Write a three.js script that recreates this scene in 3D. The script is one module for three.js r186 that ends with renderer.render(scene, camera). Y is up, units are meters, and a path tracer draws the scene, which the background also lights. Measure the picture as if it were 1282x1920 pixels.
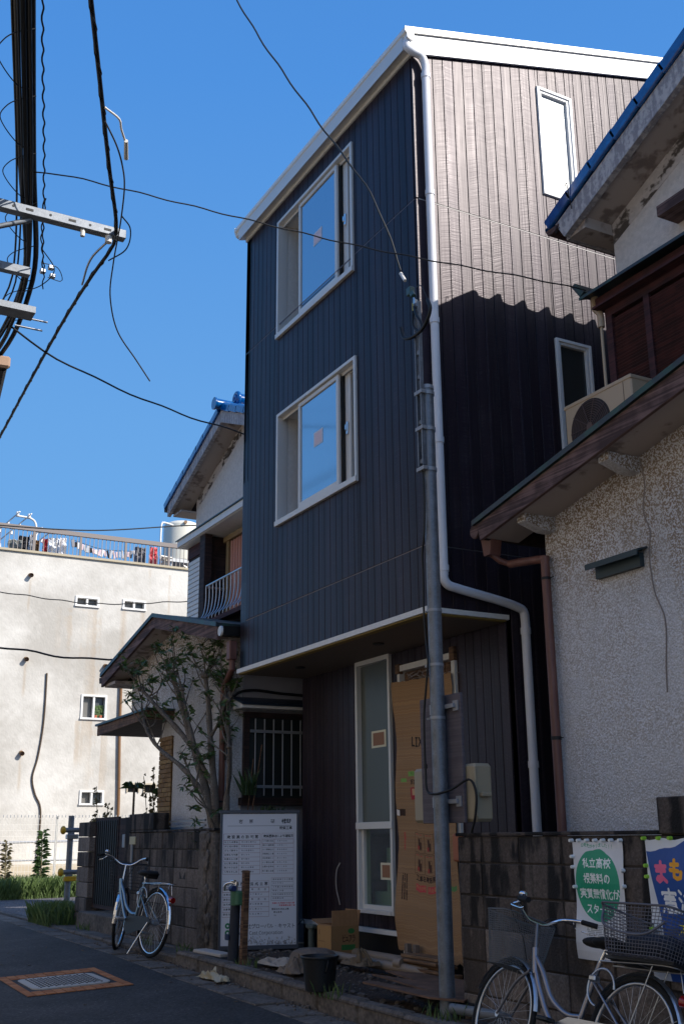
import * as THREE from 'three';
import { mergeGeometries } from 'three/addons/utils/BufferGeometryUtils.js';

// ---------- camera, sky, sun, exposure ----------
const scene = new THREE.Scene();
const camera = new THREE.PerspectiveCamera(50.27, 683 / 1024, 0.05, 2000);
camera.position.set(0, 1.078, 0);
camera.rotation.set(0.2898, 1.06897, -0.0094, 'YXZ');
const renderer = new THREE.WebGLRenderer({ antialias: true });
renderer.toneMapping = THREE.LinearToneMapping;
renderer.toneMappingExposure = 1.42;
renderer.shadowMap.enabled = true;
const SUN = new THREE.Vector3(1, 0.855, -0.68).normalize();
const sun = new THREE.DirectionalLight(new THREE.Color(1, 0.94, 0.86), 4.1);
sun.position.copy(SUN).multiplyScalar(60).add(new THREE.Vector3(-12, 3, -5));
sun.target.position.set(-12, 3, -5);
sun.castShadow = true; sun.shadow.radius = 1; sun.shadow.mapSize.set(4096, 4096);
Object.assign(sun.shadow.camera, { left: -35, right: 35, top: 30, bottom: -30, near: 1, far: 140 });
scene.add(sun, sun.target);
{ // clear autumn sky: deep blue overhead, paler towards the horizon, brighter round the sun
  const w = 512, h = 256, d = new Float32Array(w * h * 4), v = new THREE.Vector3();
  const mix = (a, b, t) => a.map((c, i) => c + (b[i] - c) * t);
  const stops = [[0, [0.33, 0.50, 0.70]], [0.12, [0.142, 0.345, 0.65]], [0.35, [0.11, 0.3, 0.625]], [0.62, [0.062, 0.225, 0.58]], [1, [0.035, 0.14, 0.44]]];
  for (let y = 0; y < h; y++) for (let x = 0; x < w; x++) {
    const phi = ((x + 0.5) / w - 0.5) * 2 * Math.PI, th = ((y + 0.5) / h - 0.5) * Math.PI;
    v.set(Math.cos(th) * Math.cos(phi), Math.sin(th), Math.cos(th) * Math.sin(phi));
    const e = Math.max(0, v.y); let c = stops[4][1];
    for (let i = 0; i < 4; i++) if (e <= stops[i + 1][0]) { c = mix(stops[i][1], stops[i + 1][1], (e - stops[i][0]) / (stops[i + 1][0] - stops[i][0])); break; }
    const s = Math.max(0, v.dot(SUN)), g = 0.5 * Math.pow(s, 5) + 1.6 * Math.pow(s, 40);
    const o = (y * w + x) * 4;
    d[o] = c[0] * 0.9 + g * 0.9; d[o + 1] = c[1] * 0.9 + g * 0.85; d[o + 2] = c[2] * 0.9 + g * 0.7; d[o + 3] = 1;
  }
  const t = new THREE.DataTexture(d, w, h, THREE.RGBAFormat, THREE.FloatType);
  t.mapping = THREE.EquirectangularReflectionMapping; t.magFilter = t.minFilter = THREE.LinearFilter; t.wrapS = THREE.RepeatWrapping; t.needsUpdate = true;
  scene.background = t; scene.environment = t;
}

// ---------- random, noise, textures ----------
function RNG(s) { return () => { s = (s + 0x6d2b79f5) | 0; let t = Math.imul(s ^ (s >>> 15), 1 | s); t = (t + Math.imul(t ^ (t >>> 7), 61 | t)) ^ t; return ((t ^ (t >>> 14)) >>> 0) / 4294967296; }; }
const R = RNG(7), rr = (a, b) => a + (b - a) * R();
const clamp = (x, a = 0, b = 1) => Math.min(b, Math.max(a, x)), lerp = (a, b, t) => a + (b - a) * t, smooth = (a, b, x) => { const t = clamp((x - a) / (b - a)); return t * t * (3 - 2 * t); };
function lattice(nx, ny, seed) { // periodic value noise on u, v in 0..1
  const r = RNG(seed), a = Float32Array.from({ length: nx * ny }, r);
  return (u, v) => {
    const x = u * nx, y = v * ny, x0 = Math.floor(x), y0 = Math.floor(y), fx = x - x0, fy = y - y0, sx = fx * fx * (3 - 2 * fx), sy = fy * fy * (3 - 2 * fy);
    const g = (i, j) => a[(((j % ny) + ny) % ny) * nx + (((i % nx) + nx) % nx)];
    return lerp(lerp(g(x0, y0), g(x0 + 1, y0), sx), lerp(g(x0, y0 + 1), g(x0 + 1, y0 + 1), sx), sy);
  };
}
function fbm(nx, ny, oct, seed) { const L = []; for (let i = 0; i < oct; i++) L.push(lattice(nx << i, ny << i, seed + i * 17)); return (u, v) => { let s = 0, w = 0.5, t = 0; for (const l of L) { s += l(u, v) * w; t += w; w *= 0.55; } return s / t; }; }
function dataTex(w, h, fn, srgb, mw, mh) { // fn -> [r,g,b] 0..255 or a grey number 0..1; the texture covers mw x mh metres
  const d = new Uint8Array(w * h * 4);
  for (let y = 0; y < h; y++) for (let x = 0; x < w; x++) { const c = fn((x + 0.5) / w, (y + 0.5) / h), o = (y * w + x) * 4; if (typeof c === 'number') d[o] = d[o + 1] = d[o + 2] = clamp(c) * 255; else { d[o] = clamp(c[0], 0, 255); d[o + 1] = clamp(c[1], 0, 255); d[o + 2] = clamp(c[2], 0, 255); } d[o + 3] = 255; }
  const t = new THREE.DataTexture(d, w, h); t.wrapS = t.wrapT = THREE.RepeatWrapping; t.magFilter = THREE.LinearFilter; t.minFilter = THREE.LinearMipmapLinearFilter; t.generateMipmaps = true;
  if (srgb) t.colorSpace = THREE.SRGBColorSpace; t.repeat.set(1 / mw, 1 / mh); t.needsUpdate = true; return t;
}
const mul = (c, k) => [c[0] * k, c[1] * k, c[2] * k], mix3 = (a, b, t) => [lerp(a[0], b[0], t), lerp(a[1], b[1], t), lerp(a[2], b[2], t)];
const S = (o) => new THREE.MeshStandardMaterial(o), P = (o) => new THREE.MeshPhysicalMaterial(o);
const hex = (h, rough = 0.6, metal = 0) => S({ color: h, roughness: rough, metalness: metal });

const M = {};
{ // charcoal embossed-grain siding: fine saw marks across, grain along; four boards per 455 mm panel
  const saw = lattice(4, 420, 3), saw2 = lattice(6, 200, 5), grain = fbm(70, 4, 3, 9), blot = fbm(6, 8, 4, 21), wob = fbm(4, 6, 2, 31);
  const hgt = (u, v) => { const b = Math.floor(u * 8), k = (b * 37 % 8) / 8; const vv = v + 0.012 * wob(u, v) + k * 0.37 + (b % 3 === 1 ? (u * 8 % 1) * 0.02 : 0); const a = b % 3 === 2 ? 0.3 : 1; return clamp(0.5 + a * 0.5 * (saw(u, vv) - 0.5) + 0.22 * (saw2(u, vv) - 0.5) * a + 0.85 * (grain(u, v + k) - 0.5)); };
  const col = dataTex(512, 1024, (u, v) => { const b = Math.floor(u * 8), k = 0.86 + 0.28 * ((b * 53 % 8) / 8), h = hgt(u, v), w = smooth(0.52, 0.85, h) * 0.34; const base = mix3([45, 38, 46], [84, 80, 82], w * 0.8 + 0.12 * smooth(0.5, 0.75, blot(u, v))); return mul(base, k); }, true, 0.91, 2.4);
  const bump = dataTex(512, 1024, hgt, false, 0.91, 2.4);
  const rgh = dataTex(256, 512, (u, v) => 0.36 + 0.05 * blot(u, v) + 0.06 * (hgt(u, v) - 0.5), false, 0.91, 2.4);
  M.siding = P({ map: col, bumpMap: bump, bumpScale: 0.001, roughnessMap: rgh, roughness: 1, ior: 1.5, specularIntensity: 0.4, specularColor: new THREE.Color(1, 0.9, 0.96) });
  M.sidingDark = P({ map: col, color: 0xd8d2cc, bumpMap: bump, bumpScale: 0.0014, roughnessMap: rgh, roughness: 1 });
}
{ // rough-cast stucco: light grey, sprayed lumps
  const big = fbm(3, 3, 4, 41), lump = fbm(90, 90, 2, 43), fine = fbm(180, 180, 2, 47);
  const h = (u, v) => smooth(0.32, 0.68, lump(u, v)) * 0.8 + 0.2 * fine(u, v);
  const bump = dataTex(512, 512, h, false, 0.8, 0.8);
  M.stucco = S({ map: dataTex(512, 512, (u, v) => { const k = h(u, v), b = big(u, v); return mul(mix3([150, 148, 150], [206, 205, 208], clamp(k * 0.75 + (b - 0.5) * 0.6 + 0.1)), 1); }, true, 0.8, 0.8), bumpMap: bump, bumpScale: 0.005, roughness: 0.95 });
  M.stuccoBrown = S({ map: dataTex(512, 512, (u, v) => { const k = h(u, v), b = big(u, v); return mix3([116, 96, 74], [196, 180, 160], clamp(k * 0.6 + (b - 0.5) * 1.1 + 0.2)); }, true, 0.8, 0.8), bumpMap: bump, bumpScale: 0.007, roughness: 0.95 });
  { // big sheet of it: sprayed lumps, repaired patches, lichen-brown specks thickening below the eaves as on the old wall
    const l2 = fbm(400, 400, 2, 443), b2 = fbm(5, 5, 5, 441), f2 = fbm(420, 420, 1, 447), dr = fbm(34, 4, 4, 449), hh = (u, v) => smooth(0.3, 0.7, l2(u, v)) * 0.75 + 0.25 * f2(u, v);
    const t = dataTex(1024, 1024, (u, v) => { const k = hh(u, v), b = b2(u, v), y = 0.5 + v * 3.2, up = smooth(2.35, 3.5, y + 0.9 * (dr(u, v) - 0.5)), speck = smooth(0.62, 0.4, k + 0.25 * (f2(u, v) - 0.5)); const c = mix3([184, 180, 177], [218, 215, 216], clamp(k * 0.7 + (b - 0.5) * 1.1 + 0.22)); return mix3(c, [130, 108, 84], clamp(speck * (0.06 + 0.8 * up) + 0.18 * smooth(0.6, 0.75, b) * speck)); }, true, 3.2, 3.2);
    t.offset.set(0, -0.5 / 3.2); M.stuccoWarm = S({ map: t, bumpMap: dataTex(1024, 1024, hh, false, 3.2, 3.2), bumpScale: 0.006, roughness: 0.95 }); }
  const spk = fbm(40, 40, 3, 53);
  M.plaster = S({ map: dataTex(256, 256, (u, v) => mul([212, 202, 194], 0.9 + 0.14 * spk(u, v)), true, 1.2, 1.2), bumpMap: bump, bumpScale: 0.002, roughness: 0.9 });
  M.greyWall = S({ map: dataTex(256, 256, (u, v) => mul([150, 148, 154], 0.85 + 0.3 * big(u, v)), true, 2, 2), roughness: 0.9 });
  // plaster with black mould where rain creeps round the eaves (v in metres down from the joint)
  const mb = fbm(16, 8, 5, 61), ml = fbm(60, 20, 3, 67);
  M.mouldy = S({ map: dataTex(512, 256, (u, v) => { const m = smooth(0.5, 0.68, mb(u, v) + 0.25 * (ml(u, v) - 0.5)); return mix3(mul([198, 188, 182], 0.9 + 0.15 * ml(u, v)), [62, 54, 48], m * 0.85); }, true, 2.2, 0.7), roughness: 0.95 });
  M.soffitPlaster = S({ map: dataTex(256, 256, (u, v) => { const m = smooth(0.55, 0.72, mb(u, v)); return mix3([178, 164, 154], [112, 98, 90], m * 0.7); }, true, 1.8, 1.2), roughness: 0.95 });
  const drip = fbm(40, 3, 4, 71);
  M.verge = S({ map: dataTex(256, 128, (u, v) => { const m = smooth(0.38, 0.62, drip(u, v) * 0.6 + 0.4 * ml(u, v)); return mix3([190, 184, 182], [148, 143, 146], m); }, true, 1.2, 0.5), bumpMap: bump, bumpScale: 0.003, roughness: 0.95 });
}
{ // concrete block, plain concrete
  const pore = fbm(70, 70, 2, 81), big = fbm(5, 5, 4, 83), streak = fbm(36, 2, 4, 87);
  const bump = dataTex(256, 256, (u, v) => pore(u, v), false, 0.6, 0.6); M.bumpPore = bump;
  const blk = (a, b, seed, k) => { const st = fbm(9, 2, 4, seed); return S({ map: dataTex(256, 256, (u, v) => { const m = smooth(0.45, 0.62, st(u, v) * 0.75 + 0.3 * big(u, v) - 0.02) * k; return mix3(mul(a, 0.72 + 0.4 * pore(u, v) + 0.2 * (big(u, v) - 0.5)), b, m); }, true, 0.8, 0.8), bumpMap: bump, bumpScale: 0.003, roughness: 0.95 }); };
  M.block = [blk([128, 116, 108], [44, 38, 34], 91, 0.35), blk([118, 106, 98], [38, 33, 30], 92, 0.55), blk([138, 126, 118], [50, 44, 40], 93, 0.2)];
  M.blockDirty = [blk([96, 86, 80], [26, 23, 22], 94, 1), blk([88, 78, 72], [24, 21, 20], 95, 1)];
  M.concrete = S({ map: dataTex(512, 512, (u, v) => mul([118, 108, 100], 0.62 + 0.42 * pore(u, v) + 0.55 * (big(u, v) - 0.5)), true, 1.6, 1.6), bumpMap: bump, bumpScale: 0.003, roughness: 0.95 });
  M.foundation = S({ map: dataTex(256, 256, (u, v) => mul([126, 114, 104], 0.8 + 0.2 * pore(u, v) + 0.3 * (streak(u, v) - 0.5)), true, 1.4, 1.4), roughness: 0.9 });
}
{ // asphalt, gravel, soil
  const sp = fbm(150, 150, 2, 101), big = fbm(4, 4, 5, 103), ag = lattice(210, 210, 107);
  M.asphalt = S({ map: dataTex(1024, 1024, (u, v) => { const k = ag(u, v); const c = mul([70, 66, 65], 0.5 + 0.7 * sp(u, v) + 0.7 * (big(u, v) - 0.5)); return k > 0.86 ? mix3(c, [164, 158, 150], (k - 0.86) * 5) : c; }, true, 2.4, 2.4), bumpMap: dataTex(512, 512, (u, v) => sp(u, v), false, 2.4, 2.4), bumpScale: 0.004, roughness: 0.88 });
  M.gravel = S({ map: dataTex(512, 512, (u, v) => mul([122, 118, 122], 0.45 + 0.85 * ag(u, v) * sp(u, v) + 0.3 * big(u, v)), true, 2.2, 2.2), bumpMap: dataTex(512, 512, (u, v) => ag(u, v), false, 2.2, 2.2), bumpScale: 0.02, roughness: 0.95 });
  M.soil = S({ map: dataTex(512, 512, (u, v) => { const k = ag(u, v), b = big(u, v); let c = mul([66, 52, 42], 0.5 + 0.7 * sp(u, v) + 0.7 * (b - 0.4)); if (k > 0.93) c = mix3(c, [132, 120, 108], 0.6); return c; }, true, 1.5, 1.5), bumpMap: dataTex(256, 256, (u, v) => sp(u, v) * 0.6 + 0.4 * big(u, v), false, 1.5, 1.5), bumpScale: 0.02, roughness: 1 });
}
{ // metals, paint, timber, card
  const big = fbm(8, 8, 4, 121), fine = fbm(60, 60, 2, 123), grain = fbm(60, 3, 3, 127), dl = fbm(14, 5, 4, 129);
  M.galv = S({ map: dataTex(256, 256, (u, v) => mul([140, 145, 152], 0.72 + 0.36 * big(u, v) + 0.14 * (fine(u, v) - 0.5)), true, 0.5, 0.5), roughnessMap: dataTex(128, 128, (u, v) => 0.42 + 0.35 * big(u, v), false, 0.5, 0.5), roughness: 1, metalness: 0.75 });
  M.white = S({ map: dataTex(128, 128, (u, v) => mul([228, 226, 222], 0.96 + 0.06 * big(u, v)), true, 1.5, 1.5), roughness: 0.42 });
  M.whiteMatt = S({ map: dataTex(128, 128, (u, v) => mul([224, 220, 214], 0.95 + 0.07 * fine(u, v)), true, 1.5, 1.5), roughness: 0.6 });
  M.pvc = S({ map: dataTex(128, 128, (u, v) => mul([222, 222, 226], 0.94 + 0.08 * big(u, v)), true, 1.2, 1.2), roughness: 0.35 });
  M.alu = S({ color: new THREE.Color(0.66, 0.64, 0.61), roughness: 0.45, metalness: 0.15 });
  const wood = (a, b, mw) => S({ map: dataTex(256, 256, (u, v) => mix3(a, b, smooth(0.3, 0.7, grain(v, u) * 0.6 + 0.4 * dl(u, v))), true, mw, mw * 0.5), bumpMap: dataTex(128, 128, (u, v) => grain(v, u), false, mw, mw * 0.5), bumpScale: 0.0015, roughness: 0.8 });
  M.brownTrim = wood([62, 42, 38], [118, 92, 86], 1.4); M.darkTrim = wood([34, 22, 20], [62, 42, 38], 1.2); M.maroon = wood([46, 20, 22], [78, 38, 38], 1); M.oldWood = wood([70, 48, 34], [128, 96, 70], 0.8); M.plyBrown = wood([92, 66, 44], [140, 108, 78], 1.2); M.boardGrey = wood([84, 77, 82], [98, 90, 94], 1);
  M.copperPipe = S({ map: dataTex(128, 128, (u, v) => mix3([92, 56, 48], [132, 90, 78], dl(u, v)), true, 0.6, 0.9), roughness: 0.5 });
  M.greenTin = S({ map: dataTex(256, 128, (u, v) => mix3([52, 60, 64], [50, 76, 68], smooth(0.45, 0.65, dl(u, v))), true, 1.2, 0.6), roughness: 0.45, metalness: 0.2 });
  M.card = S({ map: dataTex(256, 256, (u, v) => mul([158, 118, 80], 0.9 + 0.1 * grain(u, v) + 0.1 * (big(u, v) - 0.5)), true, 0.7, 0.7), roughness: 0.85 });
  M.cardWet = S({ map: dataTex(256, 256, (u, v) => mul([112, 84, 66], 0.7 + 0.5 * big(u, v) + 0.1 * fine(u, v)), true, 0.9, 0.9), roughness: 0.9 });
  M.plastic = hex(0x17181a, 0.5); M.rubber = hex(0x101012, 0.85); M.black = hex(0x0c0c0d, 0.6); M.cable = hex(0x0a0a0b, 0.55); M.chrome = S({ color: new THREE.Color(0.78, 0.78, 0.8), roughness: 0.16, metalness: 1 }); M.steel = S({ color: new THREE.Color(0.5, 0.51, 0.53), roughness: 0.32, metalness: 0.9 });
  M.greySteel = S({ color: new THREE.Color(0.3, 0.31, 0.33), roughness: 0.5, metalness: 0.4 });
  M.beige = hex(0xb9a184, 0.5); M.beigeBox = S({ color: 0x9c9078, roughness: 0.55 }); M.porcelain = hex(0xd8d4cc, 0.3);
  M.blueTile = P({ map: dataTex(128, 128, (u, v) => mix3([0, 62, 120], [8, 98, 168], clamp(big(u, v) * 1.3 - 0.15)), true, 0.5, 0.5), roughness: 0.16, clearcoat: 0.6, clearcoatRoughness: 0.1 });
  M.ground = S({ color: new THREE.Color(0.16, 0.15, 0.14), roughness: 1 });
  M.bark = S({ map: dataTex(128, 256, (u, v) => mix3([78, 68, 60], [146, 134, 120], smooth(0.3, 0.7, dl(u, v) * 0.5 + fine(u, v) * 0.5)), true, 0.25, 0.5), bumpMap: M.bumpPore, bumpScale: 0.004, roughness: 0.95 });
  M.leaf = P({ color: new THREE.Color(0.075, 0.14, 0.03), roughness: 0.5, transmission: 0.3, thickness: 0, side: THREE.DoubleSide });
  M.leafDark = P({ color: new THREE.Color(0.04, 0.085, 0.02), roughness: 0.5, transmission: 0.25, thickness: 0, side: THREE.DoubleSide });
  M.grass = P({ color: new THREE.Color(0.10, 0.16, 0.035), roughness: 0.7, transmission: 0.3, thickness: 0, side: THREE.DoubleSide });
  M.dryWeed = S({ color: new THREE.Color(0.14, 0.12, 0.06), roughness: 0.9, side: THREE.DoubleSide });
}
// glass: mirror-like coated panes, dark panes, frosted pane
M.coated = S({ color: new THREE.Color(0.4, 0.46, 0.52), roughness: 0.04, bumpMap: dataTex(64, 64, (() => { const f = fbm(3, 3, 2, 991); return (u, v) => f(u, v); })(), false, 1.4, 1.4), bumpScale: 0.004, metalness: 1 });
M.darkGlass = P({ color: new THREE.Color(0.03, 0.036, 0.036), roughness: 0.06, ior: 1.6 });
M.wireGlass = S({ color: new THREE.Color(0.085, 0.1, 0.09), roughness: 0.4 });
M.greenGlass = P({ color: new THREE.Color(0.7, 0.78, 0.73), roughness: 0.08, transmission: 1, thickness: 0, ior: 1.6 });
M.frosted = P({ color: new THREE.Color(0.36, 0.38, 0.38), roughness: 0.3, ior: 1.6 });

// ---------- geometry helpers (world metres; all return non-indexed geometry) ----------
const V = (x, y, z) => new THREE.Vector3(x, y, z);
const plain = (g) => { const n = g.index ? g.toNonIndexed() : g; for (const k of Object.keys(n.attributes)) if (!['position', 'normal', 'uv'].includes(k)) n.deleteAttribute(k); n.morphAttributes = {}; return n; };
function fromTris(t) { const g = new THREE.BufferGeometry(); g.setAttribute('position', new THREE.Float32BufferAttribute(t, 3)); g.computeVertexNormals(); g.setAttribute('uv', new THREE.Float32BufferAttribute(new Float32Array(t.length / 3 * 2), 2)); return g; }
function cbox(w, h, d, b = 0) { // box with chamfered edges, centred
  if (!b) return plain(new THREE.BoxGeometry(w, h, d));
  const H = [w / 2, h / 2, d / 2], t = [], p = (s, ax) => V(s[0] * (H[0] - (ax !== 0 ? b : 0)), s[1] * (H[1] - (ax !== 1 ? b : 0)), s[2] * (H[2] - (ax !== 2 ? b : 0)));
  const tri = (a, c, e) => { const n = c.clone().sub(a).cross(e.clone().sub(a)), m = a.clone().add(c).add(e); if (n.dot(m) < 0) [c, e] = [e, c]; for (const q of [a, c, e]) t.push(q.x, q.y, q.z); };
  const quad = (a, c, e, f) => { tri(a, c, e); tri(c, e, f); };
  for (let ax = 0; ax < 3; ax++) { const o = [0, 1, 2].filter((i) => i !== ax); for (const s of [-1, 1]) { const c = (i, j) => { const q = [0, 0, 0]; q[ax] = s; q[o[0]] = i; q[o[1]] = j; return p(q, ax); }; quad(c(-1, -1), c(1, -1), c(-1, 1), c(1, 1)); } }
  for (const [a, c, e] of [[0, 1, 2], [0, 2, 1], [1, 2, 0]]) for (const s of [-1, 1]) for (const u of [-1, 1]) { const q = (k) => { const r = [0, 0, 0]; r[a] = s; r[c] = u; r[e] = k; return r; }; quad(p(q(-1), a), p(q(-1), c), p(q(1), a), p(q(1), c)); }
  for (const x of [-1, 1]) for (const y of [-1, 1]) for (const z of [-1, 1]) { const s = [x, y, z]; tri(p(s, 0), p(s, 1), p(s, 2)); }
  return fromTris(t);
}
const box = (x0, y0, z0, x1, y1, z1, b = 0) => cbox(Math.abs(x1 - x0), Math.abs(y1 - y0), Math.abs(z1 - z0), b).translate((x0 + x1) / 2, (y0 + y1) / 2, (z0 + z1) / 2);
function cyl(a, b, r0, r1 = r0, seg = 10, open = false) { const d = b.clone().sub(a), g = plain(new THREE.CylinderGeometry(r1, r0, d.length(), seg, 1, open)); g.applyQuaternion(new THREE.Quaternion().setFromUnitVectors(V(0, 1, 0), d.clone().normalize())); return g.translate((a.x + b.x) / 2, (a.y + b.y) / 2, (a.z + b.z) / 2); }
function tube(pts, r, seg = 6, n = 0, straight = false, closed = false) {
  pts = pts.map((p) => (p.isVector3 ? p : V(...p)));
  let c; if (straight) { c = new THREE.CurvePath(); for (let i = 0; i + 1 < pts.length; i++) c.add(new THREE.LineCurve3(pts[i], pts[i + 1])); } else c = new THREE.CatmullRomCurve3(pts, closed, 'centripetal');
  return plain(new THREE.TubeGeometry(c, n || pts.length * 5, r, seg, closed));
}
const pipe = (pts, r, seg = 10) => { const g = []; pts = pts.map((p) => V(...p)); for (let i = 0; i + 1 < pts.length; i++) { g.push(cyl(pts[i], pts[i + 1], r, r, seg)); if (i) g.push(plain(new THREE.SphereGeometry(r * 1.01, seg, 6)).translate(pts[i].x, pts[i].y, pts[i].z)); } return merge(g); };
const merge = (l) => (l.length === 1 ? l[0] : mergeGeometries(l.map(plain)));
function shape(pts, holes = []) { const s = new THREE.Shape(pts.map((p) => new THREE.Vector2(...p))); for (const h of holes) s.holes.push(new THREE.Path(h.map((p) => new THREE.Vector2(...p)))); return s; }
const rect = (a, b, c, d) => [[a, b], [c, b], [c, d], [a, d]];
const exXY = (pts, z0, z1, holes, bev = 0) => plain(new THREE.ExtrudeGeometry(shape(pts, holes), { depth: z1 - z0 - 2 * bev, bevelEnabled: bev > 0, bevelSize: bev, bevelThickness: bev, bevelSegments: 1, bevelOffset: -bev, curveSegments: 10 })).translate(0, 0, z0 + bev);
function exZY(pts, x0, x1, holes) { const g = exXY(pts.map(([z, y]) => [-z, y]), x0, x1, holes && holes.map((h) => h.map(([z, y]) => [-z, y]))); return g.applyMatrix4(new THREE.Matrix4().set(0, 0, 1, 0, 0, 1, 0, 0, -1, 0, 0, 0, 0, 0, 0, 1)); }
function exXZ(pts, y0, y1) { const g = exXY(pts.map(([x, z]) => [x, -z]), y0, y1); return g.applyMatrix4(new THREE.Matrix4().set(1, 0, 0, 0, 0, 0, 1, 0, 0, -1, 0, 0, 0, 0, 0, 1)); }
function boxUV(g) { const p = g.attributes.position, n = g.attributes.normal, uv = g.attributes.uv; for (let i = 0; i < p.count; i++) { const ax = Math.abs(n.getX(i)), ay = Math.abs(n.getY(i)), az = Math.abs(n.getZ(i)); if (ay > ax && ay > az) uv.setXY(i, p.getX(i), p.getZ(i)); else if (ax > az) uv.setXY(i, p.getZ(i), p.getY(i)); else uv.setXY(i, p.getX(i), p.getY(i)); } return g; }
const keepUV = (g) => { g.userData.keep = true; return g; };

// ---------- naming ----------
const used = {}, basePos = new WeakMap();
const numbered = (n) => { const k = used[n] = (used[n] ?? -1) + 1; return k ? n + '_' + String(k).padStart(3, '0') : n; };
const partNames = new WeakMap();
function tag(o, label, category, group) { o.userData.label = label; o.userData.category = category; if (group) o.userData.group = group; return o; }
function thing(name, label, category, pos = [0, 0, 0], group) { const o = new THREE.Group(); o.name = numbered(name); o.position.set(...pos); basePos.set(o, V(...pos)); scene.add(o); return tag(o, label, category, group); }
function mesh(name, geos, mat) { const g = Array.isArray(geos) ? merge(geos) : geos; if (!g.userData.keep) boxUV(g); const m = new THREE.Mesh(g, mat); m.name = name; m.castShadow = m.receiveShadow = true; return m; }
function part(parent, name, geos, mat, label) { // geometry in world coordinates
  const m = mesh(name, geos, mat), b = basePos.get(parent); m.geometry.translate(-b.x, -b.y, -b.z);
  const k = partNames.get(parent) ?? {}; partNames.set(parent, k); k[name] = (k[name] ?? -1) + 1; if (k[name]) m.name = name + '_' + String(k[name]).padStart(3, '0');
  parent.add(m); basePos.set(m, b.clone()); if (label) m.userData.label = label; return m;
}
function shared(parent, name, geo, mat, pos, rot) { // a mesh that shares its geometry
  const b = basePos.get(parent), m = new THREE.Mesh(geo, mat); m.castShadow = m.receiveShadow = true; m.position.set(pos[0] - b.x, pos[1] - b.y, pos[2] - b.z); if (rot) m.rotation.set(...rot);
  const k = partNames.get(parent) ?? {}; partNames.set(parent, k); k[name] = (k[name] ?? -1) + 1; m.name = k[name] ? name + '_' + String(k[name]).padStart(3, '0') : name; parent.add(m); return m;
}
function single(name, geos, mat, label, category, pos, group) { // a thing that is one mesh; geometry in world coordinates
  const m = mesh(numbered(name), geos, mat); m.geometry.translate(-pos[0], -pos[1], -pos[2]); m.position.set(...pos); scene.add(m); return tag(m, label, category, group);
}
function struct(name, geos, mat, pos = [0, 0, 0]) { const m = mesh(numbered(name), geos, mat); m.position.set(...pos); scene.add(m); basePos.set(m, V(...pos)); m.userData.kind = 'structure'; return m; }

// ---------- ground, road, kerb ----------
const roadBase = (x) => { const k = [[-80, 0.02], [-30, -0.02], [-17, -0.03], [-12, -0.06], [-10, -0.11], [-7, -0.155], [-4.4, -0.21], [0, -0.28], [8, -0.36], [40, -0.6]]; for (let i = 0; i < k.length - 1; i++) if (x <= k[i + 1][0]) return lerp(k[i][1], k[i + 1][1], (x - k[i][0]) / (k[i + 1][0] - k[i][0])); return -0.6; };
const roadY = (x, z) => roadBase(x) - 0.03 * clamp(z + 3.7, 0, 2.4);
function sheet(x0, x1, z0, z1, nx, nz, f) { // heightfield sheet
  const t = [], p = (i, j) => { const x = lerp(x0, x1, i / nx), z = lerp(z0, z1, j / nz); return [x, f(x, z), z]; };
  for (let i = 0; i < nx; i++) for (let j = 0; j < nz; j++) { const a = p(i, j), b = p(i + 1, j), c = p(i, j + 1), d = p(i + 1, j + 1); t.push(...a, ...c, ...b, ...b, ...c, ...d); }
  const g = fromTris(t); return g;
}
struct('ground', plain(new THREE.CircleGeometry(600, 48)).rotateX(-Math.PI / 2).translate(-10, -0.8, 0), M.ground);
const aspEdge = (x) => -3.72 + (x > -9.8 ? smooth(-9.8, -9.2, x) * 0.0 : 0);
struct('road', [sheet(-60, 14, -3.72, 1.2, 148, 6, roadY)], M.asphalt);
struct('opposite_pavement', [box(-60, -0.75, 1.2, 14, -0.12, 12)], M.concrete);
const lotN = fbm(14, 10, 4, 201), lotH = (x, z) => { // bare soil of the building plot, heaped by the sign board
  const t = lotN((x + 30) / 20, (z + 20) / 14) - 0.5, k = smooth(-4.0, -4.25, z); return lerp(0.03, -0.03, clamp((x + 10.4) / 4)) * 1 - 0.025 + k * (0.1 * t + 0.07 * Math.exp(-((x + 9.9) ** 2 / 0.4 + (z + 4.75) ** 2 / 0.12)) + 0.06 * Math.exp(-((x + 8.3) ** 2 / 0.8 + (z + 4.55) ** 2 / 0.1))); };
struct('soil_plot', [sheet(-10.75, -6.2, -5.8, -4.02, 90, 36, lotH)], M.soil);
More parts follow.
